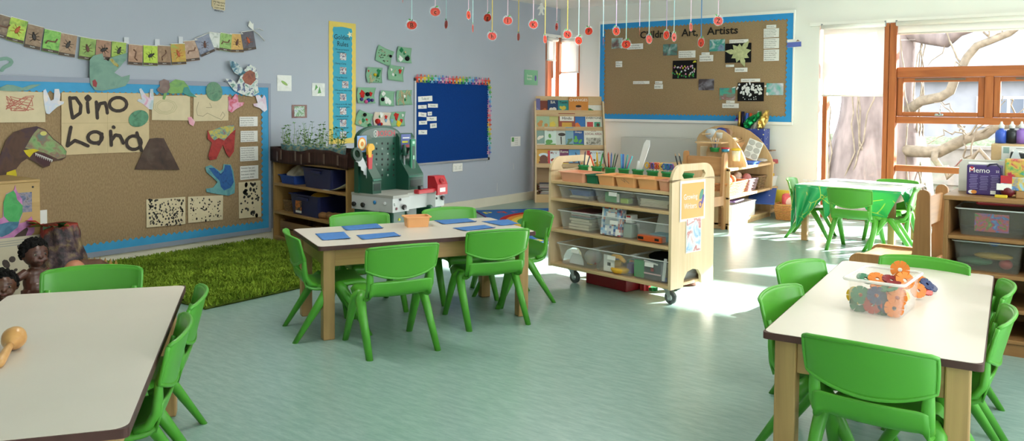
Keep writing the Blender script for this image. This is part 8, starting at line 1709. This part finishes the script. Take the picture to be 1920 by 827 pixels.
one('bead_heap', MB(blotch('bead_mix', ['#b8342f', '#2f4f9f', '#d9b02a', '#e6e6e6', '#2f7f4a', '#c95aa0'], 90, .4, 91)).box((0, 0, .045), (.22, .22, .09)), 'heap of coloured beads filling the bottom right cubby bin', 'beads', K(.555, .18, KS[3]+.004), group=None)['kind'] = 'stuff'
P_ = one('bin_label', MB(M_paper).box((0, 0, 0), (.13, .001, .045)), 'white handwritten label on the bead bin in the cubby shelf', 'label', K(.60, .028, KS[3]+.045)); mb = MB(M_ink); mb.M = Matrix(((1, 0, 0, 0), (0, 0, -1, 0), (0, 1, 0, 0), (0, 0, 0, 1))); mb.text('Alphabet', .022, 0, .008, .0015, bold=.004).text('Bears', .02, 0, -.012, .0015, bold=.004); mb.build('lettering', P_)
# on top of the cubby shelf
def topx(px, y): return ony(px, 340, y).x
xa, xb = topx(1797, 4.55), topx(1893, 4.55); zt_ = ony(1800, 298, 4.55).z; o = one('white_board', MB(mat('cream_white_board', '#e3ddd4', .4)).rbox((0, 0, (zt_-KH)/2), (xb-xa, .012, zt_-KH), .003).use(col('#c9807a')).box((-.11, -.0065, (zt_-KH)-.02), (.045, .001, .006), (0, -.9, 0)).use(M_ink).cyl((.04, -.007, zt_-KH-.02), (.04, -.006, zt_-KH-.02), .005, 8), 'plain white board standing behind the purple game box', 'board', ((xa+xb)/2, 4.56, KH)); o.rotation_euler.x = -.02
xa, xb = topx(1813, 4.42), topx(1879, 4.42); zt_ = ony(1840, 309, 4.42).z; h = zt_-KH; w_ = xb-xa
g = thing('game_box', 'purple game box reading Memo on top of the cubby shelf', 'box', ((xa+xb)/2, 4.43, KH), .03)
MB(mat('purple_game_card', '#3f2a66', .4, .4, var=.04, scale=9)).rbox((0, 0, h/2), (w_, .06, h), .006).build('box_body', g)
mb = MB(mat('lilac_print', '#8a7fb0', .5)); mb.M = Matrix(((1, 0, 0, 0), (0, 0, -1, -.0305), (0, 1, 0, 0), (0, 0, 0, 1)))
for c_ in (-.3, 0, .3):
    for k in range(9): mb.box((c_*w_+rr.uniform(-.003, .003), h*.66-k*h*.055-(.03*h if c_ == 0 else 0), .0008), (w_*.22, .0025, .0006))
mb.use(M_paper).text('Memo', .034, -.02, h*.82, .002).text('22', .014, w_*.37, h*.80, .002).box((w_*.26, h*.11, .001), (w_*.15, h*.12, .0008)); mb.use(M_redp).prism(ell(-w_*.36, h*.87, .011, .011, 14), .0008, .0016); mb.use(col('#d98a3a')).prism(ell(-w_*.28, h*.10, .012, .009, 12), .0008, .0016).use(M_paper).prism(ell(-w_*.35, h*.10, .014, .009, 12), .0008, .0014); mb.build('printed_text', g)
MB(mat('dark_handle_cord', '#2f2a44', .5)).tube([(-w_*.05, -.02, h-.025), (w_*.15, -.03, h+.004), (w_*.34, -.03, h+.008), (w_*.47, -.028, h-.012), (w_*.49, -.028, h-.06)], .0045, 8).build('carry_cord', g); MB(M_paper).rbox((-.01, .005, h+.004), (w_*.84, .035, .012), .004).build('top_label', g)
xa = topx(1902, 4.42); zt_ = ony(1900, 298, 4.42).z; mb = MB(blotch('red_game_print', ['#a8303f', '#b9344a', '#c9b04a', '#4f9a5a', '#3f7fc0'], 26, .3, 92)); mb.rbox((0, 0, (zt_-KH)/2), (.085, .03, zt_-KH), .008); mb.use(clear('pouch_film', '#e0e4e6', .5, .1)).prism([(-.02, zt_-KH), (.02, zt_-KH), (.006, zt_-KH+.04), (-.006, zt_-KH+.04)], -.008, .008, 'y'); one('card_pouch', mb, 'red pouch of small cards right of the purple game box', 'pouch', (xa, 4.45, KH))
xa, xb = topx(1877, 4.36), topx(1925, 4.36); za, zb = ony(1900, 333, 4.36).z, ony(1900, 357, 4.36).z; mb = MB(blotch('blue_toy_box_print', ['#5a9ac0', '#8fc0d8', '#c9a83a', '#3f6fa8', '#a8c9d8'], 18, .3, 93)).rbox((0, 0, 0), (xb-xa, .07, za-zb), .003); mb.use(M_redp).box((-(xb-xa)*.28, -.0355, .02), (.045, .001, .035)).use(M_paper).box((-(xb-xa)*.36, -.0353, -.015), (.06, .001, .03)); one('toy_box', mb, 'blue and red printed toy box at the right edge of the cubby top', 'box', ((xa+xb)/2, 4.38, (za+zb)/2), .0)
xa = topx(1891, 4.37); one('red_ball', MB(mat('dark_red_ball', '#5f0f1c', .4)).ball((0, 0, .031), .031, 18, (1.05, 1, 1)), 'dark red ball under the printed toy box', 'ball', (xa, 4.37, KH)); xa = topx(1878, 4.33); one('yellow_block', MB(col('#c9b02a')).rbox((0, 0, .007), (.05, .02, .014), .003), 'small yellow block at the front of the cubby top', 'block', (xa, 4.325, KH)); xa = topx(1913, 4.36); mb = MB(wood('toy_comb_wood', '#b08a5c', '#966f42', 'x')); mb.rbox((.03, 0, .032), (.07, .04, .064), .004); [mb.rbox((-.012, 0, .012+.018*k), (.03, .03, .009), .002) for k in range(3)]; one('wooden_toy', mb, 'slotted wooden toy at the far right of the cubby top', 'toy', (xa-.01, 4.37, KH))
xa, xb = topx(1859, 4.64), topx(1925, 4.64); zt_ = ony(1880, 269, 4.64).z; mb = MB(W_a).rbox((0, 0, (zt_-KH)/2), (xb-xa, .13, zt_-KH), .004); mb.use(M_paper).box((.045, -.0655, zt_-KH-.045), (.15, .001, .07)); mb.use(col('#8fa8a0')).box((-.01, -.0662, zt_-KH-.03), (.025, .001, .03)); mb.use(mat('grey_print', '#8a8a86', .7)); [mb.box((.07, -.0662, zt_-KH-.02-.014*k), (.08, .001, .003)) for k in range(4)]; one('wooden_box', mb, 'pale wooden box with a printed notice holding up the paint bottles', 'box', ((xa+xb)/2, 4.645, KH))
for px, c_, lab, al in ((1874.5, '#3f5fc0', 'blue', 0), (1894.5, '#1f2226', 'black', 0), (1912.5, '#8f6ab8', 'lilac', 0), (1925, '#2a2440', 'dark purple', 0)):
    x = topx(px, 4.64); r = .026; Hh = ony(px, 243, 4.64).z-zt_; b_ = thing('paint_bottle', lab+' paint bottle on the pale wooden box by the window', 'paint bottle', (x, 4.645, zt_), 0, 'paint bottles by the window'); MB(mat('paint_'+lab.replace(' ', '_'), c_, .3)).lathe([(0, 0), (r, .002), (r, Hh*.78), (r*.8, Hh*.95), (r*.42, Hh), (r*.42, Hh+.01), (0, Hh+.01)], n=20).build('bottle_body', b_); MB(M_paper).lathe([(r*.5, Hh+.006), (r*.5, Hh+.022), (r*.25, Hh+.028), (r*.15, Hh+.04), (0, Hh+.04)], n=14).build('cap', b_)
x = topx(1874, 4.52); b_ = thing('glue_bottle', 'pale teal glue bottle behind the white board', 'bottle', (x, 4.595, KH)); zb = ony(1874, 288, 4.6).z-KH; MB(mat('teal_glue', '#8fc8b8', .3)).lathe([(0, 0), (.032, .002), (.032, zb-.05), (.014, zb-.025), (0, zb-.02)], n=18).build('bottle_body', b_); MB(M_paper).lathe([(.012, zb-.03), (.008, zb), (0, zb)], n=12).build('nozzle', b_)
mb = MB(mat('black_binder', '#1c1d20', .4)).rbox((0, 0, .10), (.14, .05, .20), .005); mb.use(M_paper).box((0, -.002, .203), (.13, .03, .006)).use(col('#2f6a3a')).box((.04, -.0258, .08), (.05, .001, .12)); o = one('ring_binder', mb, 'black ring binder at the right edge behind the toy box', 'binder', (topx(1915, 4.52), 4.53, KH)); o.rotation_euler = (0, .12, 0)
# ================================================================ clear box of flower pieces on the right table
q0, q1 = onz(1591, 585, TH), onz(1686, 600, TH); bx_ = Vector((q1.x-q0.x, q1.y-q0.y)); BL = bx_.length; ba = math.atan2(bx_.y, bx_.x); by_ = Vector((-math.sin(ba), math.cos(ba)))
g1 = ony(1581, 518, q0.y); BH = g1.z-TH; BD = .235; ctr = Vector(((q0.x+q1.x)/2, (q0.y+q1.y)/2))+by_*BD/2
M_fb = clear('frosted_box_plastic', '#efeae6', .15, .15); bxo = thing('clear_box', 'clear frosted plastic box full of flower-shaped pieces on the right table', 'box', (ctr.x, ctr.y, TH), ba)
open_box(MB(M_fb), BL, BD, BH, t=.003, taper=1.10, lip=.009, r=.02).build('box_body', bxo); P = rrect(BL*1.10+.016, BD*1.10+.016, .022, 5); P.append(P[0]); MB(clear('frosted_rim', '#f2eeea', .6, .15)).tube([(x, y, BH-.004) for x, y in P], .005, 7, cap=False).build('rim', bxo)
FC = dict(orange='#d9761a', red='#b5342a', green='#1f6a45', navy='#232f5a', yellow='#d6b02a', maroon='#7a1f28')
def flower(label, c_, P, rx, ry, rz, R=.030):
    n = 80; pts = []
    for k in range(n):
        a = 2*PI*(k+(.45 if k % 10 == 9 else -.45 if k % 10 == 1 else 0))/n; r = R*(.97 if k % 10 in (1, 9) else 1); r = R*.55 if k % 10 == 0 else r; pts.append((r*math.cos(a), r*math.sin(a)))
    inn = [(R*.22*math.cos(2*PI*k/n), R*.22*math.sin(2*PI*k/n)) for k in range(n)]
    o = one('flower_disc', MB(col(FC[c_], .35)).loopprism(pts, inn, -.0022, .0022), label, 'flower piece', group='flower pieces on the right table'); o.matrix_world = Matrix.Translation(P) @ Euler((rx, ry, rz+ba)).to_matrix().to_4x4()
def inb(x, y, z): return (ctr.x+math.cos(ba)*x+by_.x*y, ctr.y+math.sin(ba)*x+by_.y*y, TH+z)
rr = random.Random(33)
INB = [('orange', 'standing up above the rim at the back', .045, .02, .135, 1.45, 0, .25), ('orange', 'lying tilted at the left top', -.02, -.0, .098, .5, .3, 0), ('maroon', 'tilted on top in front of the orange one', .03, -.025, .105, .35, .2, .4), ('green', 'flat on top at the right front', .03, -.06, .085, .2, -.2, 0), ('orange', 'leaning at the right top corner', .065, -.0, .105, .9, .5, .3), ('green', 'at the left top edge', -.065, .03, .088, .3, .3, .2), ('navy', 'seen through the front in the middle', .0, -.085, .06, 1.25, .1, .3), ('navy', 'low behind the middle front', .03, -.08, .035, 1.0, .5, .1), ('orange', 'at the lower right front', .055, -.09, .028, 1.35, .1, .4), ('orange', 'at the right front above another', .06, -.075, .06, 1.2, .4, .2), ('red', 'at the lower middle front', -.01, -.09, .03, 1.2, -.3, .1), ('red', 'at the right top front', .055, -.06, .07, 1.0, .2, .5), ('green', 'at the left front', -.05, -.085, .055, 1.2, .3, .2), ('green', 'low at the left front corner', -.055, -.08, .024, 1.0, .6, .1), ('yellow', 'at the left edge of the front', -.072, -.06, .045, 1.1, .8, .2), ('red', 'left of the navy one in front', -.03, -.075, .048, 1.0, -.4, 0), ('green', 'at the bottom in the middle front', .015, -.07, .018, .6, .2, .1), ('red', 'deep in the middle of the box', .0, .02, .05, .4, .3, .2), ('orange', 'deep at the back of the box', -.03, .06, .05, .8, .3, .6), ('yellow', 'deep at the back right of the box', .04, .07, .045, .6, .4, .6)]
for c_, lab, x, y, z, rx, ry, rz in INB: flower(c_+' flower disc in the clear box '+lab, c_, inb(x, y, z), rx, ry, rz)
for c_, lab, px, py, z, rx, ry, rz in (('orange', 'beside the clear box, leaning on its right side', 1722, 545, .034, 1.3, .3, .5), ('orange', 'beside the clear box, behind the leaning one', 1726, 530, .034, 1.0, .5, .2), ('navy', 'sticking out to the right of the clear box', 1738, 533, .032, .5, .6, .3), ('navy', 'edge-on at the far right of the loose pieces', 1744, 538, .022, .3, .4, .1), ('red', 'lying low right of the clear box', 1735, 545, .014, .3, .35, .2), ('green', 'behind the loose orange pieces', 1727, 524, .010, .2, .1, .2)): P = onz(px, py, TH+z); flower(c_+' flower disc on the table '+lab, c_, P, rx, ry, rz, .026)
